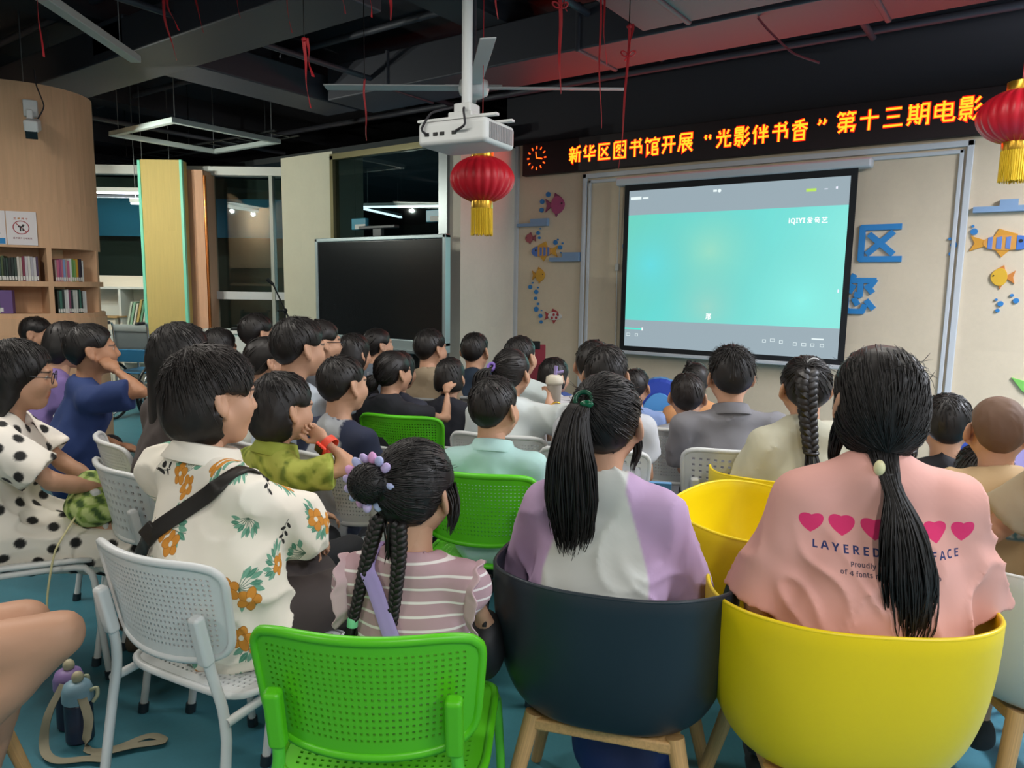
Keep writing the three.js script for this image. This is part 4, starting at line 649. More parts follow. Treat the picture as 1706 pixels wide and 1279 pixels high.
function perfChair(label, x, d, heading, col = 'white', s = 1, group, fine = true) {
  const t = thing(col === 'green' ? 'green_chair' : col === 'grey' ? 'grey_chair' : 'white_chair', label, 'chair', fl(x, d), turnOf(heading), group);
  t.scale.setScalar(s);
  const pm = col === 'green' ? M.plasticG : col === 'grey' ? mat('#8d9294', 0.5) : M.plasticW, tm = col === 'green' ? M.tubeG : M.plasticW, key = fine ? 'f' : 'c';
  if (!chairGeo[key]) {
    const rnd2 = (u, v, X, Y) => { const a = u * 2 - 1, b = v * 2 - 1; return [X * a * (1 - 0.10 * Math.abs(b) ** 7), Y * b * (1 - 0.11 * Math.abs(a) ** 7)]; };
    const backF = (u, v) => { const [a, b] = rnd2(u, v, 0.22, 0.118), w = 1 - 0.09 * (1 - (b / 0.118 + 1) / 2); const xx = a * w, c = xx / 0.22; return [xx, 0.675 + b - 0.02 * (1 - c * c) * (b < 0 ? -b / 0.118 : 0), -0.285 + 0.062 * c * c - (b) * 0.22]; };
    const seatF = (u, v) => { const [a, b] = rnd2(u, v, 0.215, 0.205); return [a, 0.445 - 0.012 * Math.cos(a / 0.215 * 1.5) * Math.cos(b / 0.205 * 1.2) - (b > 0.14 ? (b - 0.14) ** 2 * 5 : 0), b + 0.0]; };
    const o = chairGeo[key] = {};
    o.back = perforated(backF, fine ? 34 : 16, fine ? 18 : 9, 0.007, fine ? 2 : 1, 0.44);
    o.seat = perforated((u, v) => seatF(u, 1 - v), fine ? 26 : 12, fine ? 24 : 12, 0.007, fine ? 2 : 1, 0.42);
    const loop = (f, m, r) => { const P = []; for (let i = 0; i < 28; i++) P.push(f(i / 28, 0)); for (let i = 0; i < 14; i++) P.push(f(1, i / 14)); for (let i = 0; i < 28; i++) P.push(f(1 - i / 28, 1)); for (let i = 0; i < 14; i++) P.push(f(0, 1 - i / 14)); return tube(P, r, 6, fine ? 96 : 56, true); };
    o.backRim = loop(backF, 0, 0.0105); o.seatRim = loop(seatF, 0, 0.010);
    o.socket = [-1, 1].map((sx) => { const b = box(0.034, 0.13, 0.030, 0, 0, 0, 0.010); b.rotateX(-0.2); return b.translate(sx * 0.168, 0.615, -0.272); });
    o.rear = [-1, 1].map((sx) => tube([[sx * 0.215, 0.006, -0.30], [sx * 0.212, 0.18, -0.272], [sx * 0.205, 0.36, -0.245], [sx * 0.19, 0.44, -0.240], [sx * 0.172, 0.52, -0.250], [sx * 0.168, 0.62, -0.272]], 0.0125, 8, fine ? 24 : 12));
    o.front = [-1, 1].map((sx) => tube([[sx * 0.235, 0.006, 0.235], [sx * 0.225, 0.20, 0.215], [sx * 0.215, 0.375, 0.20], [sx * 0.21, 0.415, 0.17], [sx * 0.207, 0.42, 0.05], [sx * 0.206, 0.41, -0.245]], 0.0115, 8, fine ? 28 : 14));
    o.cross = [[0.12], [-0.12]].map(([z]) => rod([-0.207, 0.418, z], [0.207, 0.418, z], 0.009)); o.cap = (sx, z, xx) => rod([sx * xx, 0, z], [sx * xx, 0.03, z * 0.99], 0.0165);
  }
  const o = chairGeo[key];
  const bk = part('backrest', o.back, pm, t); part('rim', o.backRim, pm, bk);
  o.socket.forEach((g) => part('socket', g, pm, bk));
  const st = part('seat', o.seat, pm, t); part('rim', o.seatRim, pm, st);
  for (let i = 0; i < 2; i++) { const sx = i ? 1 : -1; const a = part('leg', o.rear[i], tm, t), b = part('leg', o.front[i], tm, t); part('foot_cap', rod([sx * 0.216, 0, -0.301], [sx * 0.2155, 0.03, -0.297], 0.0165), M.plasticD, a); part('foot_cap', rod([sx * 0.2355, 0, 0.236], [sx * 0.2345, 0.03, 0.233], 0.0165), M.plasticD, b); }
  part('crossbar', o.cross.map((g) => g.clone()), tm, t);
  return t;
}
function armChair(label, x, d, heading, m, group, name = 'armchair') {
  const t = thing(name, label, 'armchair', fl(x, d), turnOf(heading), group);
  if (!chairGeo.arm) {
    const rimH = (ph) => { const a = Math.abs(ph); return a < 1.75 ? 0.352 - 0.022 * sst(0.6, 1.6, a) : mix(0.33, -0.03, sst(1.75, 2.35, a)); };   // ph = 0 at the back
    const f = (u, v) => {
      const ph = (u - 0.5) * Math.PI * 2, cs = Math.cos(ph), sn = Math.sin(ph), h = rimH(ph), fr = sst(1.6, 2.5, Math.abs(ph));
      const sup = (c, s) => 1 / Math.pow(Math.abs(c) ** 2.6 + Math.abs(s) ** 2.6, 1 / 2.6), q = sup(cs, sn);
      const bx = 0.205 * q, bz = 0.20 * q, rx = mix(0.288, 0.235, fr) * q, rz = mix(0.27, 0.25, fr) * q;
      let X, Y, Z;
      if (v < 0.45) { const w = v / 0.45; X = bx * w; Z = bz * w; Y = 0.425 - 0.018 * (1 - w * w) * 0.5; }
      else { const w = (v - 0.45) / 0.55, g = 1 - (1 - w) ** 2.0, y2 = w ** 1.7; X = mix(bx, rx, g); Z = mix(bz, rz, g); Y = 0.425 + h * y2; }
      return [X * sn, Y, -Z * cs - 0.02 * sst(0.5, 1, v) * (1 - fr)];
    };
    chairGeo.arm = sheet((u, v) => f(1 - u, v), 96, 30, 0.009, true);
    const P = []; for (let i = 0; i < 96; i++) P.push(f(i / 96, 1)); chairGeo.armRim = tube(P, 0.0052, 6, 200, true);
    chairGeo.legs = [[-1, -1], [1, -1], [-1, 1], [1, 1]].map(([a, b]) => { const g = rod([a * 0.255, 0, b * 0.245], [a * 0.165, 0.415, b * 0.165], 0.016, 0.021, 12); return g; });
    chairGeo.under = [box(0.36, 0.028, 0.05, 0, 0.395, -0.16, 0.006), box(0.36, 0.028, 0.05, 0, 0.395, 0.16, 0.006), box(0.05, 0.028, 0.36, -0.15, 0.39, 0, 0.006), box(0.05, 0.028, 0.36, 0.15, 0.39, 0, 0.006)];
  }
  const s = part('shell', chairGeo.arm, m, t); part('rim', chairGeo.armRim, m, s);
  chairGeo.legs.forEach((g) => part('leg', g, M.wood, t)); part('underframe', chairGeo.under.map((g) => g.clone()), M.wood, t);
  return t;
}

// ---------------------------------------------------------------- people
const RES = { n: { body: 0.0125, shirt: 0.008, head: 0.0048, hair: 0.0056, locks: 620 }, m: { body: 0.018, shirt: 0.0135, head: 0.0066, hair: 0.0074, locks: 190 }, f: { body: 0.023, shirt: 0.018, head: 0.0085, hair: 0.0095, locks: 60 } };
const SKIN = lin('#c3967a'), hairMat = mat('#120e0d', 0.5, { sheen: 0.2, sheenRoughness: 0.4, sheenColor: new THREE.Color('#4a4038') }), hairBrown = mat('#1a1310', 0.52, { sheen: 0.2, sheenRoughness: 0.4, sheenColor: new THREE.Color('#54443a') });
const skinMat = vmat(0.55, { sheen: 0.15, sheenColor: new THREE.Color('#ffb090') });
const cache = new Map();
const memo = (k, f) => { if (!cache.has(k)) cache.set(k, f()); return cache.get(k); };
// head in its own frame: face towards +z, crown at y = 0.115
function headGeo(kid, cell, skin) {
  return memo('head' + kid + cell + skin.join(), () => {
    const F = new Field([-0.11, -0.22, -0.13], [0.11, 0.14, 0.14], cell), j = kid ? 0.9 : 1, k = 0.025;
    F.ell([0, 0.033, -0.012], [0.073, 0.082, 0.092], { k }).ell([0, -0.03 * j, 0.024], [0.058, 0.078 * j, 0.064], { k });
    F.ball([0, -0.086 * j, 0.058], 0.021, { k: 0.03 });
    for (const s of [-1, 1]) {
      F.cone([s * 0.05, -0.045 * j, 0.004], 0.022, [s * 0.012, -0.085 * j, 0.052], 0.018, { k: 0.025 });
      F.ball([s * 0.034, -0.026, 0.056], kid ? 0.030 : 0.026, { k: 0.03 });
      F.ell([s * 0.031, 0.004, 0.094], [0.016, 0.011, 0.016], { sub: true, k: 0.012 });
      F.ell([s * 0.030, 0.004, 0.071], [0.014, 0.012, 0.013], { k: 0.004 });
      const q = new THREE.Quaternion().setFromEuler(new THREE.Euler(-0.2, s * -0.55, s * 0.12));
      F.ell([s * 0.083, -0.003, -0.014], [0.0095, 0.035, 0.022], { q, k: 0.006 });
      F.ell([s * 0.092, 0.0, -0.006], [0.009, 0.021, 0.011], { q, sub: true, k: 0.005 });
      F.ball([s * 0.075, -0.036, -0.002], 0.009, { k: 0.008 });
    }
    F.cone([-0.03, 0.024, 0.080], 0.011, [0.03, 0.024, 0.080], 0.011, { k: 0.015 });
    F.cone([0, 0.014, 0.084], 0.008, [0, -0.024, 0.102], 0.011, { k: 0.012 });
    for (const s of [-1, 1]) F.ball([s * 0.010, -0.028, 0.092], 0.008, { k: 0.008 });
    F.cone([-0.016, -0.052 * j, 0.083], 0.007, [0.016, -0.052 * j, 0.083], 0.007, { k: 0.008 }).cone([-0.012, -0.062 * j, 0.080], 0.008, [0.012, -0.062 * j, 0.080], 0.008, { k: 0.008 });
    F.cone([0, -0.05, -0.022], 0.048, [0, -0.20, -0.04], 0.05, { k: 0.03 });
    return F.mesh({ smooth: 1, color: (x, y, z) => {
      const ax = Math.abs(x); let c = skin;
      const eye = ((ax - 0.030) / 0.012) ** 2 + ((y - 0.005) / 0.0055) ** 2;
      if (z > 0.06 && eye < 1) return ((ax - 0.030) / 0.0058) ** 2 + ((y - 0.005) / 0.006) ** 2 < 1 ? [0.02, 0.015, 0.012] : [0.62, 0.58, 0.54];
      if (z > 0.055 && ax > 0.013 && ax < 0.047 && Math.abs(y - 0.024 - (ax - 0.02) * -0.08) < 0.0042) return [0.03, 0.022, 0.018];
      if (z > 0.07 && ax < 0.021 && y < -0.046 * j && y > -0.070 * j) return [c[0] * 0.95, c[1] * 0.62, c[2] * 0.62];
      return c;
    } });
  });
}
// ---- hair: solid cap plus combed locks
function lockGeo(paths) {                 // paths: [{p:[Vector3..], r, up:Vector3|null}]
  const pos = [], I = []; const t = V(0, 0, 0), a = V(0, 0, 0), b = V(0, 0, 0);
  for (const { p, r, out, flat = 0.55, tip = 0.15 } of paths) {
    const n = p.length, o = pos.length / 3;
    for (let i = 0; i < n; i++) {
      t.copy(p[Math.min(n - 1, i + 1)]).sub(p[Math.max(0, i - 1)]).normalize();
      a.copy(out ? p[i].clone().sub(out) : V(0.3, 0.2, 1)); a.addScaledVector(t, -a.dot(t)).normalize(); b.crossVectors(t, a);
      const u = i / (n - 1), rad = r * Math.max(tip, Math.min(1, u * 6 + 0.3, (1 - u) * 3 + tip));
      for (let k = 0; k < 3; k++) { const c = Math.cos(k * Math.PI / 1.5), s = Math.sin(k * Math.PI / 1.5); pos.push(p[i].x + (a.x * c * flat + b.x * s) * rad, p[i].y + (a.y * c * flat + b.y * s) * rad, p[i].z + (a.z * c * flat + b.z * s) * rad); }
    }
    for (let i = 0; i < n - 1; i++) for (let k = 0; k < 3; k++) { const q = o + i * 3 + k, q2 = o + i * 3 + (k + 1) % 3; I.push(q, q2, q2 + 3, q, q2 + 3, q + 3); }
    I.push(o, o + 2, o + 1); const e = o + (n - 1) * 3; I.push(e, e + 1, e + 2);
  }
  const g = new THREE.BufferGeometry(); g.setAttribute('position', new THREE.Float32BufferAttribute(pos, 3)); g.setIndex(I); g.computeVertexNormals(); return g;
}
// tail: control points, radii; returns locks
function tailLocks(pts, radii, n, o = {}) {
  const c = new THREE.CatmullRomCurve3(pts.map((p) => V(...p))), out = [], N = o.seg || 11, flat = o.flat || 0.7;
  const rad = (u) => { const x = u * (radii.length - 1), i = Math.min(radii.length - 2, Math.floor(x)); return mix(radii[i], radii[i + 1], x - i); };
  for (let k = 0; k < n; k++) {
    const ang = rnd() * Math.PI * 2, q = Math.sqrt(rnd()), ax = Math.cos(ang) * q, az = Math.sin(ang) * q, len = rr(o.min || 0.78, 1.0), ph = rnd() * 9, P = [], wob = (o.wob ?? 0.004);
    for (let i = 0; i <= N; i++) { const u = i / N * len, p = c.getPointAt(Math.min(1, u)), R = rad(u); P.push(V(p.x + ax * R + Math.sin(ph + u * 7) * wob * u, p.y, p.z + az * R * flat + Math.cos(ph * 1.7 + u * 6) * wob * u)); }
    out.push({ p: P, r: o.lr || 0.0026, out: null, flat: 0.7, tip: 0.2 });
  }
  return out;
}
function braidGeo(pts, r0, r1, turns, sides = 7) {
  const c = new THREE.CatmullRomCurve3(pts.map((p) => V(...p))), gs = [], N = Math.round(turns * 9);
  for (let s = 0; s < 3; s++) {
    const P = []; for (let i = 0; i <= N; i++) { const u = i / N, p = c.getPointAt(u), A = mix(r0, r1, u), a = u * turns * Math.PI * 2 + s * Math.PI * 2 / 3; P.push(V(p.x + Math.sin(a) * A * 0.62, p.y, p.z + Math.sin(2 * a) * A * 0.38)); }
    const cc = new THREE.CatmullRomCurve3(P), g = new THREE.TubeGeometry(cc, N * 2, 1, sides, false), q = g.attributes.position, nn = N * 2 + 1;
    for (let i = 0; i < nn; i++) { const m = cc.getPointAt(i / (nn - 1)), A = mix(r0, r1, i / (nn - 1)) * 0.62; for (let k = 0; k <= sides; k++) { const e = i * (sides + 1) + k; q.setXYZ(e, m.x + (q.getX(e) - m.x) * A, m.y + (q.getY(e) - m.y) * A, m.z + (q.getZ(e) - m.z) * A); } }
    g.computeVertexNormals(); g.deleteAttribute('uv'); gs.push(g);
  }
  return gs;
}
const HC = V(0, 0.036, -0.012);
function hairGeo(h, rk) {
  const R = RES[rk], v = h.vol || 0, deep = h.type === 'long' ? (h.len || 0.3) : h.type === 'bob' ? 0.16 : 0.13;
  const F = new Field([-0.15, -0.02 - deep - 0.03, -0.19], [0.15, 0.17, 0.16], R.hair);
  F.ell([0, 0.036, -0.012], [0.0815 + v, 0.0865 + v, 0.101 + v], { k: 0.02 }).ell([0, -0.002, -0.044], [0.066 + v, 0.072 + v * 0.5, 0.062 + v], { k: 0.03 });
  const type = h.type, hl = h.line ?? 0;              // hl > 0 lowers the fringe
  if (type === 'bob') { F.ell([0, -0.035, -0.030], [0.086 + v, 0.085, 0.085 + v], { k: 0.03 }); }
  if (type === 'long') { const L = -(h.len || 0.3); for (const s of [-1, 1]) F.cone([s * 0.058, 0.0, -0.02], 0.036 + v, [s * 0.062, L, -0.035], 0.034, { k: 0.03 }); F.cone([0, -0.02, -0.075], 0.045 + v, [0, L, -0.085], 0.045, { k: 0.04 }); }
  F.mod((x, y, z, d) => {
    const A = [0.082 - hl, 0.078 + v], pl = (y - A[0]) * -0.52 + (z - A[1]) * 0.854 - Math.abs(x) * (h.side ?? 0.18);
    d = Math.max(d, Math.min(pl, 0.05));
    if (type === 'short' || type === 'crop') { const yc = mix(-0.068, 0.006, sst(-0.075, 0.0, z)); d = Math.max(d, yc - y); if (y < yc + 0.06) d += (yc + 0.06 - y) * 0.17; if (type === 'crop') d += 0.003; }
    else if (type === 'tied') { const yc = mix(-0.075, -0.012, sst(-0.07, 0.03, z)); d = Math.max(d, yc - y); if (y < yc + 0.04) d += (yc + 0.04 - y) * 0.2; }
    else if (type === 'bob') d = Math.max(d, -(h.len || 0.105) - y + vn(x * 70, 0, z * 70) * 0.008);
    if (h.ear || type === 'short' || type === 'tied' || type === 'crop') { const ex = Math.hypot(Math.abs(x) - 0.082, (y + 0.008), (z - 0.002) * 0.9); d = Math.max(d, 0.03 - ex); if (h.ear) { const cx = Math.hypot(Math.abs(x) - 0.075, (y + 0.040) * 0.8, z - 0.034); d = Math.max(d, 0.046 - cx); } }
    return d + vn(x * 75, y * 30, z * 75) * 0.0022 + vn(x * 160, y * 60, z * 160) * 0.001;
  });
  const field = F, inv = 1 / F.c;
  const val = (x, y, z) => { const i = Math.round((x - F.lo[0]) * inv), j = Math.round((y - F.lo[1]) * inv), k = Math.round((z - F.lo[2]) * inv); return i < 0 || j < 0 || k < 0 || i >= F.n[0] || j >= F.n[1] || k >= F.n[2] ? 9 : F.v[(k * F.n[1] + j) * F.n[0] + i]; };
  const surf = (d) => { let t = 0.19; while (t > 0.04) { const s = val(HC.x + d.x * t, HC.y + d.y * t, HC.z + d.z * t); if (s <= 0.0015) return t; t -= Math.min(0.02, Math.max(0.002, s * 0.6)); } return 0; };
  const locks = [], n = Math.round(R.locks * (h.locks ?? 1)), tie = h.tie ? V(...h.tie).sub(HC).normalize() : V(0.12, 0.92, -0.42).normalize();
  for (let k = 0; k < n; k++) {
    const a = rnd() * Math.PI * 2, e = h.tie ? rr(-0.75, 1.35) : rr(-0.75, 0.75); let d0 = V(Math.cos(a) * Math.cos(e), Math.sin(e), Math.sin(a) * Math.cos(e));
    if (h.tie) { if (d0.dot(tie) > 0.8) continue; } else if (d0.y > 0.75) d0.y *= 0.3;
    d0.normalize();
    const ang = Math.acos(clamp(d0.dot(tie), -1, 1)); if (ang < 0.25) continue;
    const u0 = h.tie ? rr(0, 0.3) : rr(0, 0.5), u1 = h.tie ? 1 : Math.min(1, u0 + rr(0.35, 0.6)), P = []; let bad = 0;
    for (let i = 0; i <= 6; i++) { const u = h.tie ? mix(u0, 1, i / 6) : 1 - mix(u0, u1, i / 6), s = Math.sin(ang), d = d0.clone().multiplyScalar(Math.sin((1 - u) * ang) / s).addScaledVector(tie, Math.sin(u * ang) / s), t = surf(d); if (!t) { if (P.length > 3) break; bad = 1; break; } P.push(HC.clone().addScaledVector(d, t + (h.fluff || 0.0005) + (i === 6 && !h.tie ? (h.spike || 0.001) : 0))); }
    if (bad || P.length < 4) continue;
    locks.push({ p: P, r: rr(0.0012, 0.0024) * (rk === 'f' ? 1.6 : 1), out: HC, flat: 0.5 });
  }
  if (h.wisps) for (let k = 0; k < h.wisps; k++) { const a = rr(-1.9, 1.9) - Math.PI / 2, d = V(Math.cos(a), rr(0.1, 0.9), Math.sin(a)).normalize(), t = surf(d) || 0.09, s = V(rr(-1, 1), rr(-0.6, 0.6), rr(-1, 1)).normalize(), P = []; for (let i = 0; i <= 6; i++) { const u = i / 6; P.push(HC.clone().addScaledVector(d, t - 0.002 + Math.sin(u * Math.PI) * rr(0.004, 0.011)).addScaledVector(s, (u - 0.5) * 0.07)); } locks.push({ p: P, r: 0.0007, out: HC, flat: 1 }); }
  for (const tl of h.tails || []) locks.push(...tailLocks(tl.pts, tl.r, tl.n, tl));
  if (h.bun) F.ell(h.bun.c, h.bun.r, { k: 0.006 });
  if (h.bun) for (let k = 0; k < (rk === 'n' ? 150 : 50); k++) { const b = h.bun, ax = V(rr(-1, 1), rr(-1, 1), rr(-0.35, 0.35)).normalize(), u = V(0, 0, -1).cross(ax).normalize(), w = V(0, 0, 0).crossVectors(ax, u), a0 = rnd() * 6.3, P = []; for (let i = 0; i <= 9; i++) { const a = a0 + i * 0.2, d = u.clone().multiplyScalar(Math.cos(a)).addScaledVector(w, Math.sin(a)); P.push(V(b.c[0] + d.x * b.r[0] * 1.01, b.c[1] + d.y * b.r[1] * 1.01, b.c[2] + d.z * b.r[2] * 1.01)); } locks.push({ p: P, r: rr(0.0014, 0.0026), out: V(...b.c), flat: 0.6 }); }
  const gs = [F.mesh({ smooth: 1 }), lockGeo(locks)];
  for (const b of h.braids || []) { gs.push(...braidGeo(b.pts, b.r0, b.r1, b.turns)); if (b.tuft) gs.push(lockGeo(tailLocks(b.tuft, [b.r1 * 0.9, b.r1 * 1.6, b.r1 * 0.7], 26, { lr: 0.003 }))); }
  return weld(gs);
}
// ---- hand: W wrist, dir along the fingers, pn palm normal, side +1 left / -1 right
function handGeo(W, dir, pn, side, sc, curl, cell, skin, spread = 0.0) {
  dir = dir.clone().normalize(); pn = pn.clone().addScaledVector(dir, -pn.dot(dir)).normalize(); const s = V(0, 0, 0).crossVectors(dir, pn).multiplyScalar(side);   // s points to the thumb side
  const at = (a, b, c) => { const p = W.clone().addScaledVector(dir, a * sc).addScaledVector(s, b * sc).addScaledVector(pn, c * sc); return [p.x, p.y, p.z]; };
  const R = 0.23 * sc, F = new Field([W.x - R, W.y - R, W.z - R], [W.x + R, W.y + R, W.z + R], cell), n = [pn.x, pn.y, pn.z], sv = [s.x, s.y, s.z];
  F.cone(at(-0.02, 0, 0), 0.024 * sc, at(0.02, 0, 0), 0.024 * sc, { w: sv, s: 1.2 }).cone(at(0.015, 0.0, 0), 0.017 * sc, at(0.078, 0.0, 0.0), 0.0155 * sc, { w: sv, s: 2.3, k: 0.015 });
  [[0.030, 0.072, 0.0088], [0.0105, 0.080, 0.0092], [-0.0095, 0.075, 0.0088], [-0.0285, 0.058, 0.0078]].forEach(([b, L, r], i) => {
    let a = 0.082 - (i === 3 ? 0.008 : 0), c = 0, th = curl * 0.75, p = at(a, b, c); const seg = [0.46, 0.30, 0.24];
    for (let q = 0; q < 3; q++) { a += Math.cos(th) * L * seg[q]; c += Math.sin(th) * L * seg[q]; const b2 = b + (b * spread) * (q + 1) / 3, p2 = at(a, b2, c); F.cone(p, (r - q * 0.0006) * sc, p2, (r - (q + 1) * 0.0007) * sc, { k: 0.003 }); p = p2; th += curl * (q ? 0.7 : 0.95); }
  });
  const t0 = at(0.015, 0.022, 0.008), t1 = at(0.042, 0.046, 0.014 + curl * 0.008), t2 = at(0.066, 0.052 - curl * 0.006, 0.018 + curl * 0.016), t3 = at(0.084, 0.050 - curl * 0.012, 0.022 + curl * 0.024);
  F.cone(t0, 0.015 * sc, t1, 0.012 * sc, { k: 0.01 }).cone(t1, 0.0115 * sc, t2, 0.010 * sc, { k: 0.004 }).cone(t2, 0.0098 * sc, t3, 0.008 * sc, { k: 0.003 });
  return F.mesh({ smooth: 1, color: () => skin });
}
const fabric = (hex, o = {}) => mat(hex, 0.85, { sheen: 0.3, sheenRoughness: 0.6, sheenColor: new THREE.Color('#8a8a8a'), ...o });
function ik(S, T, l1, l2, pole) {
  const d = T.clone().sub(S); let L = d.length(); if (L > l1 + l2 - 0.005) { d.multiplyScalar((l1 + l2 - 0.005) / L); L = l1 + l2 - 0.005; T = S.clone().add(d); }
  if (L < Math.abs(l1 - l2) + 0.03) { L = Math.abs(l1 - l2) + 0.03; d.setLength(L); T = S.clone().add(d); }
  const u = d.clone().normalize(), a = (l1 * l1 - l2 * l2 + L * L) / (2 * L), h = Math.sqrt(Math.max(0, l1 * l1 - a * a)), p = pole.clone().addScaledVector(u, -pole.dot(u)).normalize();
  return [S.clone().addScaledVector(u, a).addScaledVector(p, h), T];
}
const A3 = (v) => [v.x, v.y, v.z];
function person(S) {
  const R = RES[S.res || 'm'], hs = S.hs ?? 1, seat = S.seat ?? 0.45, fat = S.fat ?? 1, skin = S.skin ? lin(S.skin) : SKIN;
  const hc = V(S.side || 0, S.top - 0.124 * hs, 0), Ny = hc.y - 0.155 * hs, k = S.k ?? (Ny - seat) / 0.585, hipY = seat + 0.085 * k, len = Ny - hipY, lean = (S.lean ?? 6) * Math.PI / 180;
  const N = V(hc.x * 0.9, Ny, Math.tan(lean) * len); hc.z = N.z + 0.035 * hs + Math.sin((S.hp || 0) * Math.PI / 180) * 0.05;
  const turn = turnOf(S.h), off = V(hc.x, 0, hc.z).applyAxisAngle(V(0, 1, 0), turn), root = fl(S.x, S.d).sub(off);
  const t = thing('person', S.label, 'person', root, turn, 'people watching the film');
  const loc = (x, d, y) => fl(x, d, y).sub(root).applyAxisAngle(V(0, 1, 0), -turn);
  const sw = S.sw ?? 0.165 * k / 0.95, w = [1, 0, 0], hip = [0, hipY, 0], waist = [N.x * 0.35, hipY + 0.22 * k, N.z * 0.38 - 0.015], chest = [N.x * 0.75, Ny - 0.15 * k, N.z * 0.85], upper = [N.x, Ny - 0.055 * k, N.z - 0.005];
  const SL = V(N.x + sw, Ny - 0.055 * k, N.z - 0.01), SR = V(N.x - sw, Ny - 0.055 * k, N.z - 0.01);
  const torso = (F, e, e2 = e) => {
    F.cone(hip, 0.094 * k * fat + e2, waist, 0.086 * k * fat + e2, { w, s: 1.45, k: 0.05 }).cone(waist, 0.086 * k * fat + e2, chest, 0.095 * k * fat ** 0.7 + e, { w, s: 1.45, k: 0.05 }).cone(chest, 0.093 * k * fat ** 0.7 + e, upper, 0.058 * k + e, { w, s: 1.5, k: 0.05 });
    F.cone([N.x, Ny + 0.005, N.z - 0.012], 0.042 * k + e, A3(SL), 0.042 * k + e, { k: 0.05 }).cone([N.x, Ny + 0.005, N.z - 0.012], 0.042 * k + e, A3(SR), 0.042 * k + e, { k: 0.05 });
  };
  // arms
  const L1 = 0.27 * k, L2 = 0.235 * k, arms = {};
  for (const q of ['L', 'R']) {
    const s = q === 'L' ? 1 : -1, a = (S.arms && S.arms[q]) || {}, Sh = q === 'L' ? SL : SR;
    const T = a.at ? loc(...a.at) : a.t ? V(...a.t) : V(s * 0.07 * k, hipY + 0.13 * k, 0.27 * k), pole = a.elbow ? loc(...a.elbow).sub(Sh) : V(...(a.pole || [s * 0.8, -0.5, -0.55]));
    const [E, W] = ik(Sh, T, L1, L2, pole); arms[q] = { S: Sh, E, W, s, curl: a.curl ?? 0.55, pn: a.pn ? V(...a.pn) : V(-s * 0.4, -0.8, 0.2), dir: a.dir ? V(...a.dir) : W.clone().sub(E), fine: a.fine, spread: a.spread || 0 };
  }
  // legs
  const legs = [1, -1].map((s) => { const g = (S.legs && S.legs[s > 0 ? 0 : 1]) || {}; const H = V(s * 0.082 * k * fat ** 0.5, hipY - 0.005, 0.02), K = g.k ? V(...g.k) : V(s * (0.11 * k), Math.max(0.30 * k, seat + 0.06 * k), 0.40 * k), an = Math.max(0.075, K.y - 0.39 * k); return { s, H, K, A: g.a ? V(...g.a) : V(s * 0.11 * k, an, 0.38 * k) }; });
  const bodyGs = [];
  {
    const B = new Field([-0.5 * k - 0.05, 0, -0.35], [0.5 * k + 0.05, Ny + 0.12, 0.72 * k + 0.12], R.body);
    if (S.arms) for (const q of ['L', 'R']) { const a = arms[q]; for (const p of [a.E, a.W]) for (let i = 0; i < 3; i++) { const v = A3(p)[i]; B.lo[i] = Math.min(B.lo[i], v - 0.09); const need = Math.ceil((v + 0.09 - B.lo[i]) / B.c) + 1; if (need > B.n[i]) B.n[i] = need; } }
    for (let i = 0; i < 3; i++) { const hi = [0.5 * k + 0.05, Ny + 0.12, 0.72 * k + 0.12][i]; B.n[i] = Math.max(B.n[i], Math.ceil((hi - B.lo[i]) / B.c) + 1); }
    B.v = new Float32Array(B.n[0] * B.n[1] * B.n[2]).fill(9);
    torso(B, -0.014);
    B.cone([N.x, Ny - 0.02, N.z - 0.01], 0.046 * hs, A3(hc.clone().add(V(0, -0.06 * hs, -0.02 * hs))), 0.046 * hs, { k: 0.03 });
    for (const a of [arms.L, arms.R]) { B.cone(A3(a.S), 0.040 * k, A3(a.E), 0.034 * k * (S.armFat || 1), { k: 0.02 }).cone(A3(a.E), 0.035 * k * (S.armFat || 1), A3(a.E.clone().lerp(a.W, 0.35)), 0.034 * k * (S.armFat || 1), { k: 0.015 }).cone(A3(a.E.clone().lerp(a.W, 0.35)), 0.034 * k * (S.armFat || 1), A3(a.W), 0.0225 * k, { k: 0.015 }); }
    for (const l of legs) { const lf = (S.legFat || 1) * fat ** 0.5; B.cone(A3(l.H), 0.076 * k * lf, A3(l.K), 0.052 * k * lf, { k: 0.03 }).cone(A3(l.K), 0.05 * k * lf, A3(l.K.clone().lerp(l.A, 0.35).add(V(0, 0, -0.012))), 0.05 * k * lf, { k: 0.02 }).cone(A3(l.K.clone().lerp(l.A, 0.35).add(V(0, 0, -0.012))), 0.05 * k * lf, A3(l.A), 0.031 * k, { k: 0.02 }).cone(A3(l.A), 0.03 * k, [l.A.x, l.A.y - 0.035, l.A.z + 0.12 * k], 0.022 * k, { k: 0.02, w, s: 1.35 }); }
    bodyGs.push(B.mesh({ color: () => skin }));
  }
  for (const a of [arms.L, arms.R]) bodyGs.push(handGeo(a.W, a.dir, a.pn, a.s, k * 0.95, a.curl, a.fine ? 0.004 : S.res === 'f' ? 0.0095 : 0.008, skin, a.spread));
  const hm = new THREE.Matrix4().compose(hc, new THREE.Quaternion().setFromEuler(new THREE.Euler((S.hp || 0) * Math.PI / 180, (S.hy || 0) * Math.PI / 180, (S.ht || 0) * Math.PI / 180, 'YXZ')), V(hs, hs, hs));
  bodyGs.push(headGeo(S.kid ? 1 : 0, R.head, skin).clone().applyMatrix4(hm));
  if (S.chair) { const c = fl(S.x, S.d); perfChair(S.chair, S.x + Math.sin(S.h * Math.PI / 180) * (0.03 - hc.z), S.d + Math.cos(S.h * Math.PI / 180) * (0.03 - hc.z), S.h, S.cc || 'white', seat / 0.45, null, false); }
  const body = part('body', weld(bodyGs), skinMat, t);
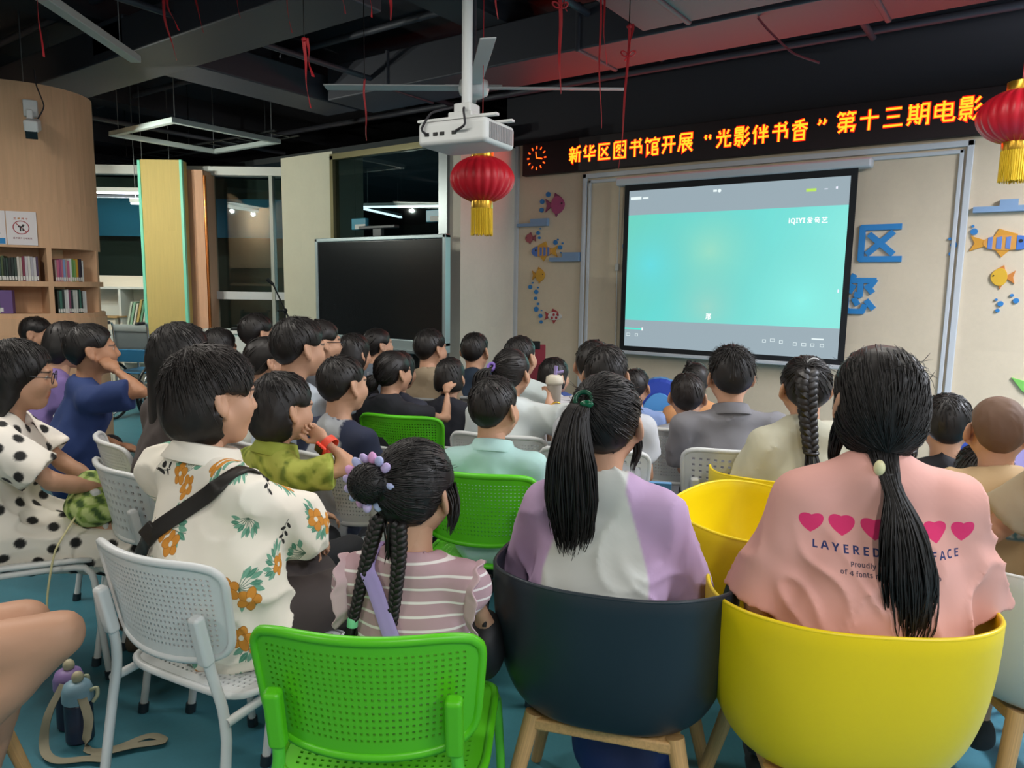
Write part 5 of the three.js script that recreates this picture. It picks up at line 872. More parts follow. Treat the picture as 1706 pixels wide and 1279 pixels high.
  if (S.hair) part('hair', hairGeo(S.hair, S.res || 'm').applyMatrix4(hm), S.hairMat || hairMat, t);
  // clothes
  const C = S.shirt || {}, e = C.e ?? 0.008, e2 = C.e2 ?? e + 0.006, cf = R.shirt * (C.cell || 1);
  {
    const reach = Math.max(...[arms.L, arms.R].map((a) => Math.max(Math.abs(a.E.x), Math.abs(a.S.x)))) + 0.14, zz = [arms.L, arms.R].flatMap((a) => [a.E.z, a.W.z]);
    const F = new Field([-reach, (C.hem ?? seat - 0.01) - 0.06, Math.min(-0.27 * Math.max(1, fat), ...zz.map((z) => z - 0.12))], [reach, Ny + 0.12, Math.max(N.z + 0.28, ...zz.map((z) => z + 0.12)) + 0.06], cf);
    torso(F, e, e2);
    if (C.skirt) for (const l of legs) F.cone(A3(l.H), 0.11 * k + e2, A3(l.K.clone().lerp(l.A, C.skirt)), 0.085 * k + e2, { k: 0.10 });
    const sl = C.sleeve ?? 0.55, sr = C.sr ?? 0.056;
    for (const a of [arms.L, arms.R]) {
      if (sl > 0) { const to = sl <= 1 ? a.S.clone().lerp(a.E, sl) : a.E; F.cone(A3(a.S), 0.049 * k + e, A3(to), sr * k + e, { k: 0.03, flat: sl <= 1 }); if (sl > 1) F.cone(A3(a.E), sr * k + e, A3(a.E.clone().lerp(a.W, sl - 1)), sr * 0.85 * k + e, { k: 0.02, flat: true }); }
    }
    if (sl <= 0) for (const a of [arms.L, arms.R]) F.cone(A3(a.S.clone().add(V(a.s * 0.055 * k, -0.02, 0))), 0.04 * k, A3(a.S.clone().add(V(a.s * 0.075 * k, -0.11 * k, 0.01))), 0.04 * k, { sub: true, k: 0.02 });
    const up = hc.clone().sub(N).normalize(); F.cone([N.x, Ny + 0.012 - (C.neck || 0), N.z + 0.012], 0.05 * hs, A3(N.clone().addScaledVector(up, 0.15)), 0.075 * hs, { sub: true, k: 0.01 });
    F.ball([N.x, Ny + 0.035, N.z + 0.05], 0.06 * hs, { sub: true, k: 0.015 });
    const wr = (C.wr ?? 0.0065) * 1.25, sd = (S.x * 37 + S.d * 11);
    F.mod((x, y, z, d) => { const tw = vn(x * 5 + sd, y * 5, z * 5) * 2; return Math.max(d, C.skirt ? -9 : (C.hem ?? seat - 0.01) - y) + wr * (vn(x * 9 + tw, y * 4 + sd, z * 9) * 0.7 + vn(x * 24, y * 11, z * 24 + sd) * 0.25 - 1.5 * Math.pow(1 - Math.abs(vn(x * 6.5 + y * 3.5 + sd, y * 4.5 - x * 3, z * 6.5 + tw * 0.5)), 5) - 1.1 * Math.pow(1 - Math.abs(vn(x * 11 - y * 6, y * 6 + x * 4 + sd, z * 11 + tw)), 6) * sst(Ny - 0.04, Ny - 0.2, y)); });
    const o = { smooth: 1 }; if (C.paint) o.color = C.paint({ SL, SR, N, k, arms, hipY, Ny, loc }); if (C.uv) o.uv = C.uv({ SL, SR, N, k, Ny, hipY });
    const g = F.mesh(o); if (C.after) C.after(g);
    const gm = part(C.name || 'shirt', g, C.mat || (o.color ? vmat(0.85) : fabric(C.col || '#cccccc')), t);
    S.topAt = (x) => { const p = g.attributes.position; let y = -9, z = 0; for (let i = 0; i < p.count; i++) if (Math.abs(p.getX(i) - x) < 0.012 && p.getY(i) > y) { y = p.getY(i); z = p.getZ(i); } return [y, z]; };
    S.back = (x, y) => { const p = g.attributes.position; let z = 9; for (let i = 0; i < p.count; i++) if (Math.abs(p.getX(i) - x) < 0.014 && Math.abs(p.getY(i) - y) < 0.014) z = Math.min(z, p.getZ(i)); return z < 9 ? z : -0.1; };
    if (C.collar) { const cg = lathe([[0.056, -0.012], [0.055, 0.018], [0.058, 0.03], [0.066, 0.026], [0.078, -0.004], [0.083, -0.016], [0.078, -0.018], [0.064, 0.012], [0.056, -0.012]].map(([a, b]) => [a * hs * (C.cw || 1), b * hs]), 28).scale(1.06, 1, 1).rotateX(0.28).translate(N.x, Ny + 0.022, N.z + 0.006); part('collar', cg, typeof C.collar === 'string' ? fabric(C.collar) : C.mat && !o.uv ? C.mat : fabric(C.col || '#cccccc'), t); }
    if (C.neckband) part('neckband', new THREE.TorusGeometry(0.062 * hs, 0.006, 8, 28).rotateX(Math.PI / 2).scale(1.08, 1, 1).rotateX(0.25).translate(N.x, Ny + 0.016, N.z + 0.01), fabric(C.neckband), t);
  }
  const P = S.pants || {};
  if (P !== 'none' && !C.skirt) {
    const F = new Field([-0.28 * k * fat, 0.03, -0.22 * fat], [0.28 * k * fat, hipY + 0.17 * k, 0.55 * k], R.body), L = P.len ?? 1, pe = 0.012;
    F.cone(hip, 0.094 * k * fat + 0.002, [0, hipY + 0.08 * k, 0], 0.086 * k * fat + 0.002, { w, s: 1.45, k: 0.04 });
    for (const l of legs) { const lf = (S.legFat || 1) * fat ** 0.5; if (L <= 0.5) F.cone(A3(l.H), 0.078 * k * lf + pe, A3(l.H.clone().lerp(l.K, L * 2)), 0.066 * k * lf + pe, { k: 0.04, flat: true }); else F.cone(A3(l.H), 0.078 * k * lf + pe, A3(l.K), 0.055 * k * lf + pe, { k: 0.04 }).cone(A3(l.K), 0.055 * k * lf + pe, A3(l.K.clone().lerp(l.A, (L - 0.5) * 2 * 0.94)), 0.045 * k * lf + pe, { k: 0.03, flat: true }); }
    F.mod((x, y, z, d) => d + 0.004 * vn(x * 14, y * 14 + S.x * 9, z * 14)); part(L <= 0.5 ? 'shorts' : 'trousers', F.mesh({}), fabric(P.col || '#23252b'), t);
  }
  if (S.shoes !== 'none') for (const l of legs) { const a = l.A, F = new Field([a.x - 0.07, a.y - 0.085, a.z - 0.1], [a.x + 0.07, a.y + 0.05, a.z + 0.24], 0.0125); F.cone([a.x, a.y - 0.03, a.z - 0.02], 0.038 * k, [a.x, a.y - 0.042, a.z + 0.13 * k], 0.033 * k, { w, s: 1.2, k: 0.02 }).cone([a.x, a.y, a.z - 0.01], 0.042 * k, [a.x, a.y - 0.03, a.z + 0.02], 0.042 * k, { k: 0.02 }); const base = a.y - 0.072; F.mod((x, y, z, d) => Math.max(d, base - y)); part('shoe', F.mesh({ smooth: 1 }), S.shoe || mat('#2c2e33', 0.7), t); }
  if (S.glasses) { const gl = []; for (const s of [-1, 1]) { gl.push(new THREE.TorusGeometry(0.023, 0.0016, 5, 20).scale(1.08, 0.85, 1).translate(s * 0.031, 0.002, 0.100), rod([s * 0.055, 0.006, 0.098], [s * 0.082, 0.012, -0.005], 0.0016)); } gl.push(rod([-0.007, 0.004, 0.102], [0.007, 0.004, 0.102], 0.0015)); part('glasses', join(gl).applyMatrix4(hm), mat('#23272c', 0.3), t); }
  return { t, arms, N, hc, hm, k, hipY, Ny, loc, body, root, turn, back: S.back, topAt: S.topAt };
}

// ---------------------------------------------------------------- chairs in the hall
perfChair('white perforated chair under the woman in the floral blouse', -0.72, 1.87, 27, 'white', 1);
perfChair('green perforated chair in the foreground under the striped girl', -0.25, 1.525, 3, 'green', 1);
perfChair('green perforated chair under the boy in the pale aqua shirt', -0.06, 2.66, 14, 'green', 1);
perfChair('green perforated chair under the girl with the low bun', -0.47, 3.72, 16, 'green', 1);
perfChair('white chair under the woman in the polka dot dress', -1.74, 2.58, 67, 'white', 1);
perfChair('empty white perforated chair between the polka dot and floral women', -1.40, 3.02, 50, 'white', 1);
perfChair('white chair under the boy in the navy shirt with a raised arm', -1.83, 3.45, 52, 'white', 1, null, false);
perfChair('white chair under the woman with long straight black hair', -1.17, 2.62, 42, 'white', 1, null, false);
perfChair('white perforated chair under the boy in the navy and grey raglan shirt', -0.53, 2.86, 24, 'white', 1);
perfChair('grey chair under the boy in the beige shirt', -0.45, 4.28, 25, 'grey', 1, null, false);
perfChair('grey chair under the man in the dark teal shirt', -0.20, 4.36, 14, 'grey', 1, null, false);
perfChair('white perforated chair under the girl holding a drink cup', 0.02, 3.30, 18, 'white', 1);
perfChair('white chair beside the ponytail girl under the boy with the white collar', 0.38, 3.05, 12, 'white', 1, null, false);
perfChair('white chair with a slatted back left of the man in grey', 0.79, 3.50, 8, 'white', 1);
perfChair('white chair under the man in the grey shirt', 0.93, 3.08, 6, 'white', 1, null, false);
perfChair('white chair under the girl in the olive green shirt', -0.70, 2.36, 38, 'white', 1, null, false);
perfChair('white chair under the tall boy in the pale blue shirt', -0.84, 3.02, 30, 'white', 1, null, false);
armChair('dark slate armchair with wooden legs under the lilac sleeve girl', 0.268, 1.73, 16, M.plasticD);
armChair('yellow armchair with wooden legs in the foreground under the pink shirt girl', 0.745, 1.575, 5, M.plasticY);
armChair('empty yellow armchair turned sideways left of the pink shirt girl', 0.80, 2.10, 128, M.plasticY);
armChair('yellow armchair under the braided girl in the cream shirt', 1.04, 2.66, 4, M.plasticY);
armChair('white armchair with wooden legs at the right edge', 1.42, 1.80, 5, M.plasticW);
armChair('yellow armchair at the left edge under the person with a bare knee', -1.52, 1.58, 78, M.plasticY);

// ---------------------------------------------------------------- people
// shirt prints
const tile = (draw, w, h) => canvasTex(w, h, draw, { repeat: true });
const pinkPrint = canvasTex(2048, 1024, (g, w, h) => {                  // 0.8 m x 0.4 m on the back
  g.fillStyle = '#dfa79c'; g.fillRect(0, 0, w, h); const X = (m) => w / 2 + m / 0.8 * w, Y = (m) => (0.4 - m) / 0.4 * h;
  const heart = (cx, cy, s) => { g.beginPath(); g.moveTo(cx, cy + s * 0.95); g.bezierCurveTo(cx - s * 1.5, cy + 0.1 * s, cx - s * 1.1, cy - s * 1.05, cx, cy - s * 0.55); g.bezierCurveTo(cx + s * 1.1, cy - s * 1.05, cx + s * 1.5, cy + 0.1 * s, cx, cy + s * 0.95); g.fill(); };
  g.fillStyle = '#e0336f'; for (const x of [-0.143, -0.086, -0.029, 0.029, 0.086, 0.143]) heart(X(x), Y(0.325), 62);
  g.fillStyle = '#2b3568'; g.font = 'bold 56px sans-serif'; g.textAlign = 'center'; 'LAYERED TYPEFACE'.split('').forEach((c, i) => g.fillText(c, X(-0.134 + i * 0.0178), Y(0.272)));
  g.fillStyle = '#5a4652'; g.font = 'bold 32px sans-serif'; g.fillText('Proudly layered typeface', X(0.0), Y(0.250)); g.fillText('of 4 fonts regular shadow drop', X(0), Y(0.234));
});
const floralPrint = canvasTex(2048, 1024, (g, w, h) => {                // 1.6 m round the body x 0.8 m
  g.fillStyle = '#ece7d9'; g.fillRect(0, 0, w, h); const P = w / 1.6;
  const leaf = (x, y, a, L, c) => { g.save(); g.translate(x, y); g.rotate(a); g.fillStyle = c; g.beginPath(); g.moveTo(0, 0); g.quadraticCurveTo(L * 0.5, -L * 0.36, L, 0); g.quadraticCurveTo(L * 0.5, L * 0.36, 0, 0); g.fill(); g.strokeStyle = '#7db09a'; g.lineWidth = 1.5; g.beginPath(); g.moveTo(0, 0); g.lineTo(L * 0.9, 0); g.stroke(); g.restore(); };
  const flower = (x, y, r) => { for (let i = 0; i < 5; i++) { const a = i * 1.2566 + x; g.fillStyle = '#d58f34'; g.beginPath(); g.ellipse(x + Math.cos(a) * r * 0.55, y + Math.sin(a) * r * 0.55, r * 0.56, r * 0.42, a, 0, 7); g.fill(); g.strokeStyle = '#b06f22'; g.lineWidth = 2; g.stroke(); } g.fillStyle = '#e6e2d4'; g.beginPath(); g.arc(x, y, r * 0.24, 0, 7); g.fill(); };
  const bunch = (x, y, s, fl2, k) => { g.strokeStyle = '#4a6a58'; g.lineWidth = 2; for (let i = 0; i < 9; i++) { const a = -1.25 + i * 0.31 + k * 0.9, L = s * (0.7 + 0.35 * ((i * 37) % 5) / 5); g.beginPath(); g.moveTo(x, y); g.lineTo(x + Math.cos(a) * L, y + Math.sin(a) * L); g.stroke(); leaf(x + Math.cos(a) * L * 0.55, y + Math.sin(a) * L * 0.55, a + 0.4, s * 0.55, i % 2 ? '#4f8c74' : '#6fa58d'); } for (let i = 0; i < fl2; i++) flower(x + (i - (fl2 - 1) / 2) * s * 0.75, y + (i % 2 ? 0.45 : 0.05) * s, s * 0.42); };
  const sprig = (x, y, s, a) => { g.save(); g.translate(x, y); g.rotate(a); g.strokeStyle = '#3a3a38'; g.lineWidth = 3; g.beginPath(); g.moveTo(0, 0); g.quadraticCurveTo(s * 0.2, -s * 0.5, 0, -s); g.stroke(); g.fillStyle = '#262624'; for (let i = 0; i < 5; i++) { g.beginPath(); g.ellipse((i % 2 ? 1 : -1) * s * 0.14, -s * (0.25 + i * 0.17), s * 0.16, s * 0.07, i % 2 ? -0.5 : 0.5, 0, 7); g.fill(); } g.restore(); };
  for (let i = 0; i < 12; i++) for (let j = 0; j < 6; j++) { const x = (i + (j % 2) * 0.5 + 0.15 * Math.sin(i * 7 + j * 3)) * w / 12, y = (j + 0.5 + 0.2 * Math.sin(i * 5 + j)) * h / 6, k = (i * 3 + j * 5) % 4; if (k === 0) bunch(x, y, 88, 2, i); else if (k === 1) sprig(x, y, 84, (i - j) * 0.5); else if (k === 2) bunch(x, y, 70, 0, j); else if (k === 3 && j % 2) bunch(x, y, 78, 1, i + j); }
});
const stripes = tile((g, w, h) => { g.fillStyle = '#b3939a'; g.fillRect(0, 0, w, h); g.fillStyle = '#e4ddda'; g.fillRect(0, h * 0.4, w, h * 0.19); }, 8, 64);
const greenLeafy = (x, y, z) => { const n = vn(x * 28, y * 28, z * 28) + 0.5 * vn(x * 60, y * 60, z * 60); return n > 0.45 ? lin('#5f6f1c') : n > 0.1 ? lin('#8f9a3a') : lin('#a7ad4c'); };
function dots(spacing, rad) {           // black dots scattered evenly over a garment
  return (g) => {
    const p = g.attributes.position, n = p.count, C = [], col = new Float32Array(n * 3), base = lin('#e6e1d6');
    for (let t = 0; t < 9000; t++) { const i = Math.floor(rnd() * n), x = p.getX(i), y = p.getY(i), z = p.getZ(i); let ok = true; for (const c of C) if ((c[0] - x) ** 2 + (c[1] - y) ** 2 + (c[2] - z) ** 2 < spacing * spacing) { ok = false; break; } if (ok) C.push([x, y, z]); }
    for (let i = 0; i < n; i++) { const x = p.getX(i), y = p.getY(i), z = p.getZ(i); let m = 9; for (const c of C) { const d = (c[0] - x) ** 2 + (c[1] - y) ** 2 + (c[2] - z) ** 2; if (d < m) m = d; } const b = sst(rad + 0.0025, rad - 0.0025, Math.sqrt(m)); for (let e = 0; e < 3; e++) col[i * 3 + e] = mix(base[e], 0.012, b); }
    g.setAttribute('color', new THREE.BufferAttribute(col, 3));
  };
}
const backUV = (W, H, y0) => ({ Ny }) => (x, y, z, nx, ny, nz) => (nz < 0.35 ? [0.5 - x / W, (y - (Ny - y0)) / H] : [0.01, 0.01]);
const SH = { short: { type: 'short' }, crop: { type: 'crop' } };

// a strap lying on the back of a garment from a to b (x, y)
function strapOn(P, a, b, w, th = 0.004) {
  const n = 22, [ty, tz] = P.topAt(a[0]), pts = [V(a[0] - 0.01, ty - 0.035, tz + 0.065), V(a[0], ty + 0.002, tz + 0.02)], zs = [], y0 = ty - 0.03;
  for (let i = 0; i <= n; i++) zs.push(P.back(mix(a[0], b[0], i / n), mix(y0, b[1], i / n)));
  for (let k = 0; k < 2; k++) for (let i = 1; i < n; i++) zs[i] = Math.min(zs[i], (zs[i - 1] + zs[i + 1]) / 2);
  for (let i = 0; i <= n; i += 2) pts.push(V(mix(a[0], b[0], i / n), mix(y0, b[1], i / n), zs[i] - 0.007));
  const c = new THREE.CatmullRomCurve3(pts), L = Math.hypot(b[0] - a[0], b[1] - y0), nx = -(b[1] - y0) / L, ny = (b[0] - a[0]) / L;
  return sheet((u, v) => { const p = c.getPoint(v), q = sst(0.05, 0.2, v); return [p.x + mix(1, nx, q) * (u - 0.5) * w, p.y + mix(0, ny, q) * (u - 0.5) * w, p.z]; }, 3, 48, th);
}
// --- foreground, right: girl in the pink printed shirt
{
  const P = person({ label: 'girl in a pink shirt printed with hearts, long low ponytail, seen from behind', x: 0.77, d: 1.52, top: 1.31, h: 8, hy: 4, hs: 0.98, sw: 0.142, seat: 0.47, lean: 3, res: 'n',
    hair: { type: 'bob', len: 0.10, vol: 0.003, tie: [0.012, -0.10, -0.11], side: 0.10, locks: 1.3, wisps: 26, tails: [{ pts: [[0.016, -0.085, -0.085], [0.016, -0.125, -0.118], [0.004, -0.19, -0.155], [-0.010, -0.30, -0.180], [-0.020, -0.40, -0.185], [-0.026, -0.505, -0.178]], r: [0.032, 0.014, 0.042, 0.052, 0.040, 0.010], n: 520, lr: 0.0025, wob: 0.012, min: 0.66, flat: 0.5 }, { pts: [[0.06, -0.03, 0.0], [0.075, -0.08, 0.005], [0.078, -0.15, 0.0]], r: [0.02, 0.016, 0.006], n: 60 }, { pts: [[-0.06, -0.03, -0.02], [-0.07, -0.09, -0.02], [-0.055, -0.14, -0.06]], r: [0.022, 0.014, 0.006], n: 26 }] },
    shirt: { e: 0.012, e2: 0.030, sleeve: 0.92, sr: 0.066, wr: 0.008, cell: 0.8, mat: fabric('#ffffff', { map: pinkPrint }), uv: backUV(0.8, 0.4, 0.405), neck: 0.0, hem: 0.44 }, pants: { col: '#30343f' }, arms: { L: { t: [0.12, 0.64, 0.22], pole: [0.6, -0.7, -0.5] }, R: { t: [-0.1, 0.64, 0.24] } } });
  part('hair_tie', new THREE.TorusGeometry(0.0155, 0.005, 8, 18).rotateX(1.2).translate(0.016, -0.123, -0.113).applyMatrix4(P.hm), mat('#1d1a1a', 0.6), P.t);
  part('hair_bead', new THREE.SphereGeometry(0.011, 12, 10).scale(1, 1.5, 1).translate(0.034, -0.115, -0.122).applyMatrix4(P.hm), mat('#e4dfb0', 0.4), P.t);
}
// --- girl with the high ponytail and lilac sleeves
{
  const grey = lin('#c4c8c2'), lil = lin('#b79cbf');
  const P = person({ label: 'girl with a high ponytail in a white shirt with lilac raglan sleeves', x: 0.23, d: 1.735, top: 1.215, h: 14, hy: -4, hs: 0.97, sw: 0.136, seat: 0.46, lean: 5, res: 'n',
    hair: { type: 'tied', vol: 0.004, tie: [0.035, 0.075, -0.085], locks: 1.5, wisps: 24, fluff: 0.001, tails: [{ pts: [[0.034, 0.066, -0.095], [0.045, 0.055, -0.135], [0.05, -0.02, -0.165], [0.048, -0.13, -0.165], [0.046, -0.24, -0.145], [0.052, -0.325, -0.125]], r: [0.02, 0.036, 0.058, 0.060, 0.048, 0.022], n: 560, lr: 0.0024, wob: 0.01, min: 0.66, flat: 0.6 }, { pts: [[-0.055, 0.0, -0.01], [-0.075, -0.05, 0.01], [-0.07, -0.12, 0.0]], r: [0.02, 0.012, 0.005], n: 22 }] },
    shirt: { e: 0.012, e2: 0.026, sleeve: 0.98, sr: 0.060, wr: 0.006, cell: 0.8, paint: ({ SL, SR, N }) => (x, y, z) => { const a = Math.abs(x - N.x), ln = 0.062 + clamp((N.y + 0.01 - y) / 0.19) * 0.062 + sst(N.y - 0.19, N.y - 0.42, y) * 0.02; const q = sst(ln - 0.004, ln + 0.004, a); return [0, 1, 2].map((i) => mix(grey[i], lil[i], q)); }, neckband: '#b79cbf' }, pants: { col: '#4a5a8a', len: 0.5 }, arms: { L: { t: [0.12, 0.60, 0.25] }, R: { t: [-0.12, 0.60, 0.25] } }, shoes: 'none' });
  part('hair_tie', new THREE.TorusGeometry(0.02, 0.006, 8, 18).rotateX(0.5).translate(0.037, 0.072, -0.105).applyMatrix4(P.hm), mat('#0f4a35', 0.3), P.t);
  part('hair_clip', new THREE.SphereGeometry(0.012, 12, 8).scale(1.4, 0.8, 0.6).translate(0.024, 0.066, -0.128).applyMatrix4(P.hm), mat('#0e5a3c', 0.2), P.t);
}
// --- girl with the bun and two braids in the striped top
{
  const P = person({ label: 'girl with a bun and two thin braids in a striped frill top', x: -0.21, d: 1.57, top: 1.08, h: 6, hy: -16, hp: 4, ht: 2, hs: 0.95, kid: 1, sw: 0.122, seat: 0.45, lean: 4, res: 'n',
    hair: { type: 'tied', vol: 0.006, tie: [0.05, 0.04, -0.085], locks: 1.6, wisps: 30, bun: { c: [0.056, 0.035, -0.122], r: [0.046, 0.045, 0.036] }, tails: [{ pts: [[-0.05, 0.03, 0.045], [-0.085, -0.02, 0.03], [-0.088, -0.09, 0.015]], r: [0.03, 0.014, 0.006], n: 34 }, { pts: [[0.0, -0.05, -0.095], [0.0, -0.1, -0.095], [0.002, -0.15, -0.1]], r: [0.03, 0.02, 0.01], n: 26 }],
      braids: [{ pts: [[0.042, -0.045, -0.085], [0.05, -0.10, -0.098], [0.062, -0.19, -0.11], [0.074, -0.285, -0.12]], r0: 0.017, r1: 0.0105, turns: 6, tuft: [[0.074, -0.28, -0.12], [0.078, -0.315, -0.122], [0.084, -0.36, -0.12]] }, { pts: [[-0.012, -0.05, -0.095], [-0.022, -0.10, -0.10], [-0.026, -0.19, -0.11], [-0.026, -0.29, -0.12]], r0: 0.017, r1: 0.0105, turns: 6, tuft: [[-0.026, -0.285, -0.12], [-0.028, -0.32, -0.122], [-0.030, -0.365, -0.12]] }] },
    shirt: { e: 0.012, e2: 0.018, sleeve: 0.22, sr: 0.06, wr: 0.004, cell: 0.8, mat: fabric('#ffffff', { map: stripes }), uv: () => (x, y, z) => [0.5, y / 0.0265], neck: 0.012 }, pants: { col: '#cfd0cc', len: 0.42 }, arms: { L: { t: [0.11, 0.60, 0.24], pole: [0.6, -0.4, -0.8] }, R: { t: [-0.11, 0.60, 0.24], pole: [-0.6, -0.4, -0.8] } } });
  for (const [x, z, c] of [[0.0745, -0.120, '#7fd6a0'], [-0.026, -0.120, '#e6e07a']]) part('braid_tie', lathe([[0.0085, -0.011], [0.0125, -0.009], [0.0125, 0.009], [0.0085, 0.011]], 14).translate(x, -0.287, z).applyMatrix4(P.hm), mat(c, 0.6), P.t);
  { // lilac scrunchie of little petals round the bun
    const petal = [mat('#cbb7e6', 0.7), mat('#e3a8d8', 0.7), mat('#b9bfe8', 0.7)];
    for (let i = 0; i < 16; i++) { const a = i / 16 * Math.PI * 2, g = new THREE.SphereGeometry(0.0135, 10, 8).scale(1.1, 0.8, 0.55).rotateZ(a).rotateX(rr(-0.6, 0.6)).translate(0.056 + Math.cos(a) * 0.055, 0.036 + Math.sin(a) * 0.054, -0.112 + rr(-0.006, 0.006)); part('scrunchie_petal', g.applyMatrix4(P.hm), petal[i % 3], P.t); }
    // frills on the shoulders
    for (const s of [-1, 1]) { const a = s > 0 ? P.arms.L : P.arms.R; part('frill', sheet((u, v) => { const th = mix(-0.7, 3.0, u), r = 0.050 + v * 0.018, wv = Math.sin(u * 34) * 0.0045 * (0.3 + v); return [a.S.x + s * (0.012 + v * 0.024 + wv) - s * 0.006 * Math.abs(Math.cos(th)), a.S.y - 0.02 + Math.sin(th) * r * 1.15 - v * 0.01 - (th < 0 || th > 2.4 ? 0.02 : 0), a.S.z - Math.cos(th) * r * 1.05]; }, 60, 5, 0.003), fabric('#c7aab0'), P.t); }
    // lilac shoulder strap across the back
    const st = strapOn(P, [P.N.x + 0.082, P.Ny + 0.0], [-0.085, P.hipY + 0.0], 0.034); part('shoulder_strap', st, fabric('#a795cf'), P.t);
  }
}
// --- woman in the floral blouse
{
  const P = person({ label: 'woman in a cream blouse with orange flowers and a black shoulder strap', x: -0.815, d: 1.96, top: 1.245, h: 38, hy: -8, hp: 3, hs: 1.12, sw: 0.195, seat: 0.45, lean: -1, side: 0.10, fat: 1.42, armFat: 1.3, legFat: 1.25, res: 'n', hairMat: hairBrown,
    hair: { type: 'bob', len: 0.125, vol: 0.007, ear: 1, side: 0.10, line: 0.02, locks: 1.8, wisps: 20, fluff: 0.002, spike: 0.006 },
    shirt: { e: 0.018, e2: 0.034, sleeve: 1.12, sr: 0.088, wr: 0.008, cell: 0.85, hem: 0.40, name: 'blouse', mat: fabric('#ffffff', { map: floralPrint }), uv: ({ N }) => (x, y, z) => [0.5 - Math.atan2(x, -(z - 0.06)) * 0.24 / 1.6, (y - 0.35) / 0.8], collar: true, cw: 1.15, col: '#e9e4d6' }, pants: { col: '#3a3230' },
    arms: { R: { t: [0.02, 0.66, 0.30], pole: [-1, -0.35, 0.0] }, L: { t: [0.02, 0.62, 0.30] } } });
  // black strap over the right shoulder to the left hip, lying on the blouse
  const A = [-0.105, P.Ny + 0.0], B = [0.215, P.hipY + 0.14], st = strapOn(P, A, B, 0.042, 0.006);
  part('shoulder_strap', st, mat('#17130f', 0.5), P.t); part('strap_slider', box(0.05, 0.05, 0.01, 0, 0, 0, 0.004).rotateZ(0.8).rotateY(0.35).translate(mix(A[0], B[0], 0.55), mix(A[1], B[1], 0.55), P.back(mix(A[0], B[0], 0.55), mix(A[1], B[1], 0.55)) - 0.008), mat('#1f1a16', 0.45), P.t);
}
// --- woman in the polka dot dress
{
  person({ label: 'woman with glasses in a white dress with black polka dots', x: -1.76, d: 2.58, top: 1.205, h: 66, hy: 0, hp: 6, hs: 1.04, sw: 0.185, seat: 0.45, lean: 9, fat: 1.2, armFat: 1.15, legFat: 1.15, res: 'n', glasses: true,
    hair: { type: 'long', len: 0.17, vol: 0.004, side: 0.10, line: 0.02, locks: 1.2 }, shirt: { name: 'dress', e: 0.012, e2: 0.02, sleeve: 0.72, sr: 0.078, wr: 0.008, cell: 0.7, skirt: 0.22, after: dots(0.066, 0.0185), mat: vmat(0.85), hem: 0.4 }, pants: 'none',
    legs: [{ k: [0.12, 0.51, 0.50], a: [0.10, 0.075, 0.40] }, { k: [-0.12, 0.51, 0.52], a: [-0.10, 0.075, 0.44] }], arms: { R: { t: [-0.10, 0.66, 0.36], pole: [-1, -0.6, -0.2], fine: 1, curl: 0.7 }, L: { t: [0.08, 0.62, 0.34] } }, shoe: mat('#4a3f30', 0.6) });
  const b = fl(-1.52, 2.60), t = thing('green_bag', 'green checkered cloth bag on the lap of the polka dot woman', 'bag', [b.x, 0.545, b.z], turnOf(66));
  const F = new Field([-0.19, -0.06, -0.16], [0.19, 0.2, 0.2], 0.008); F.ell([0, 0.06, 0], [0.15, 0.075, 0.11], { k: 0.02 }).ell([0.05, 0.1, -0.03], [0.08, 0.07, 0.06], { k: 0.03 }); F.mod((x, y, z, d) => d + 0.008 * vn(x * 22, y * 22, z * 22));
  part('cloth', F.mesh({ color: (x, y, z) => { const a = Math.sin(x * 95) * Math.sin(z * 95 + y * 60); return a > 0.35 ? lin('#3f5a2c') : a > -0.1 ? lin('#86a04e') : lin('#b9c982'); } }), vmat(0.85), t);
  part('cord', tube([[-0.12, 0.05, -0.06], [-0.17, -0.05, -0.12], [-0.18, -0.2, -0.15], [-0.18, -0.34, -0.16]], 0.004, 6, 20), mat('#d8d0a0', 0.7), t);
}
// --- bare knee at the left edge
person({ label: 'person with bare legs crossed at the left edge, only the knee in view', x: -1.50, d: 1.58, top: 1.22, h: 78, hs: 1, sw: 0.18, seat: 0.46, res: 'm', lean: 0, hair: { type: 'bob' }, shirt: { col: '#8d9aa8' }, pants: { col: '#c9b93a', len: 0.28 }, legFat: 1.3,
  legs: [{ k: [0.10, 0.56, 0.34], a: [0.12, 0.08, 0.20] }, { k: [-0.04, 0.585, 0.47], a: [-0.05, 0.25, 0.18] }] });
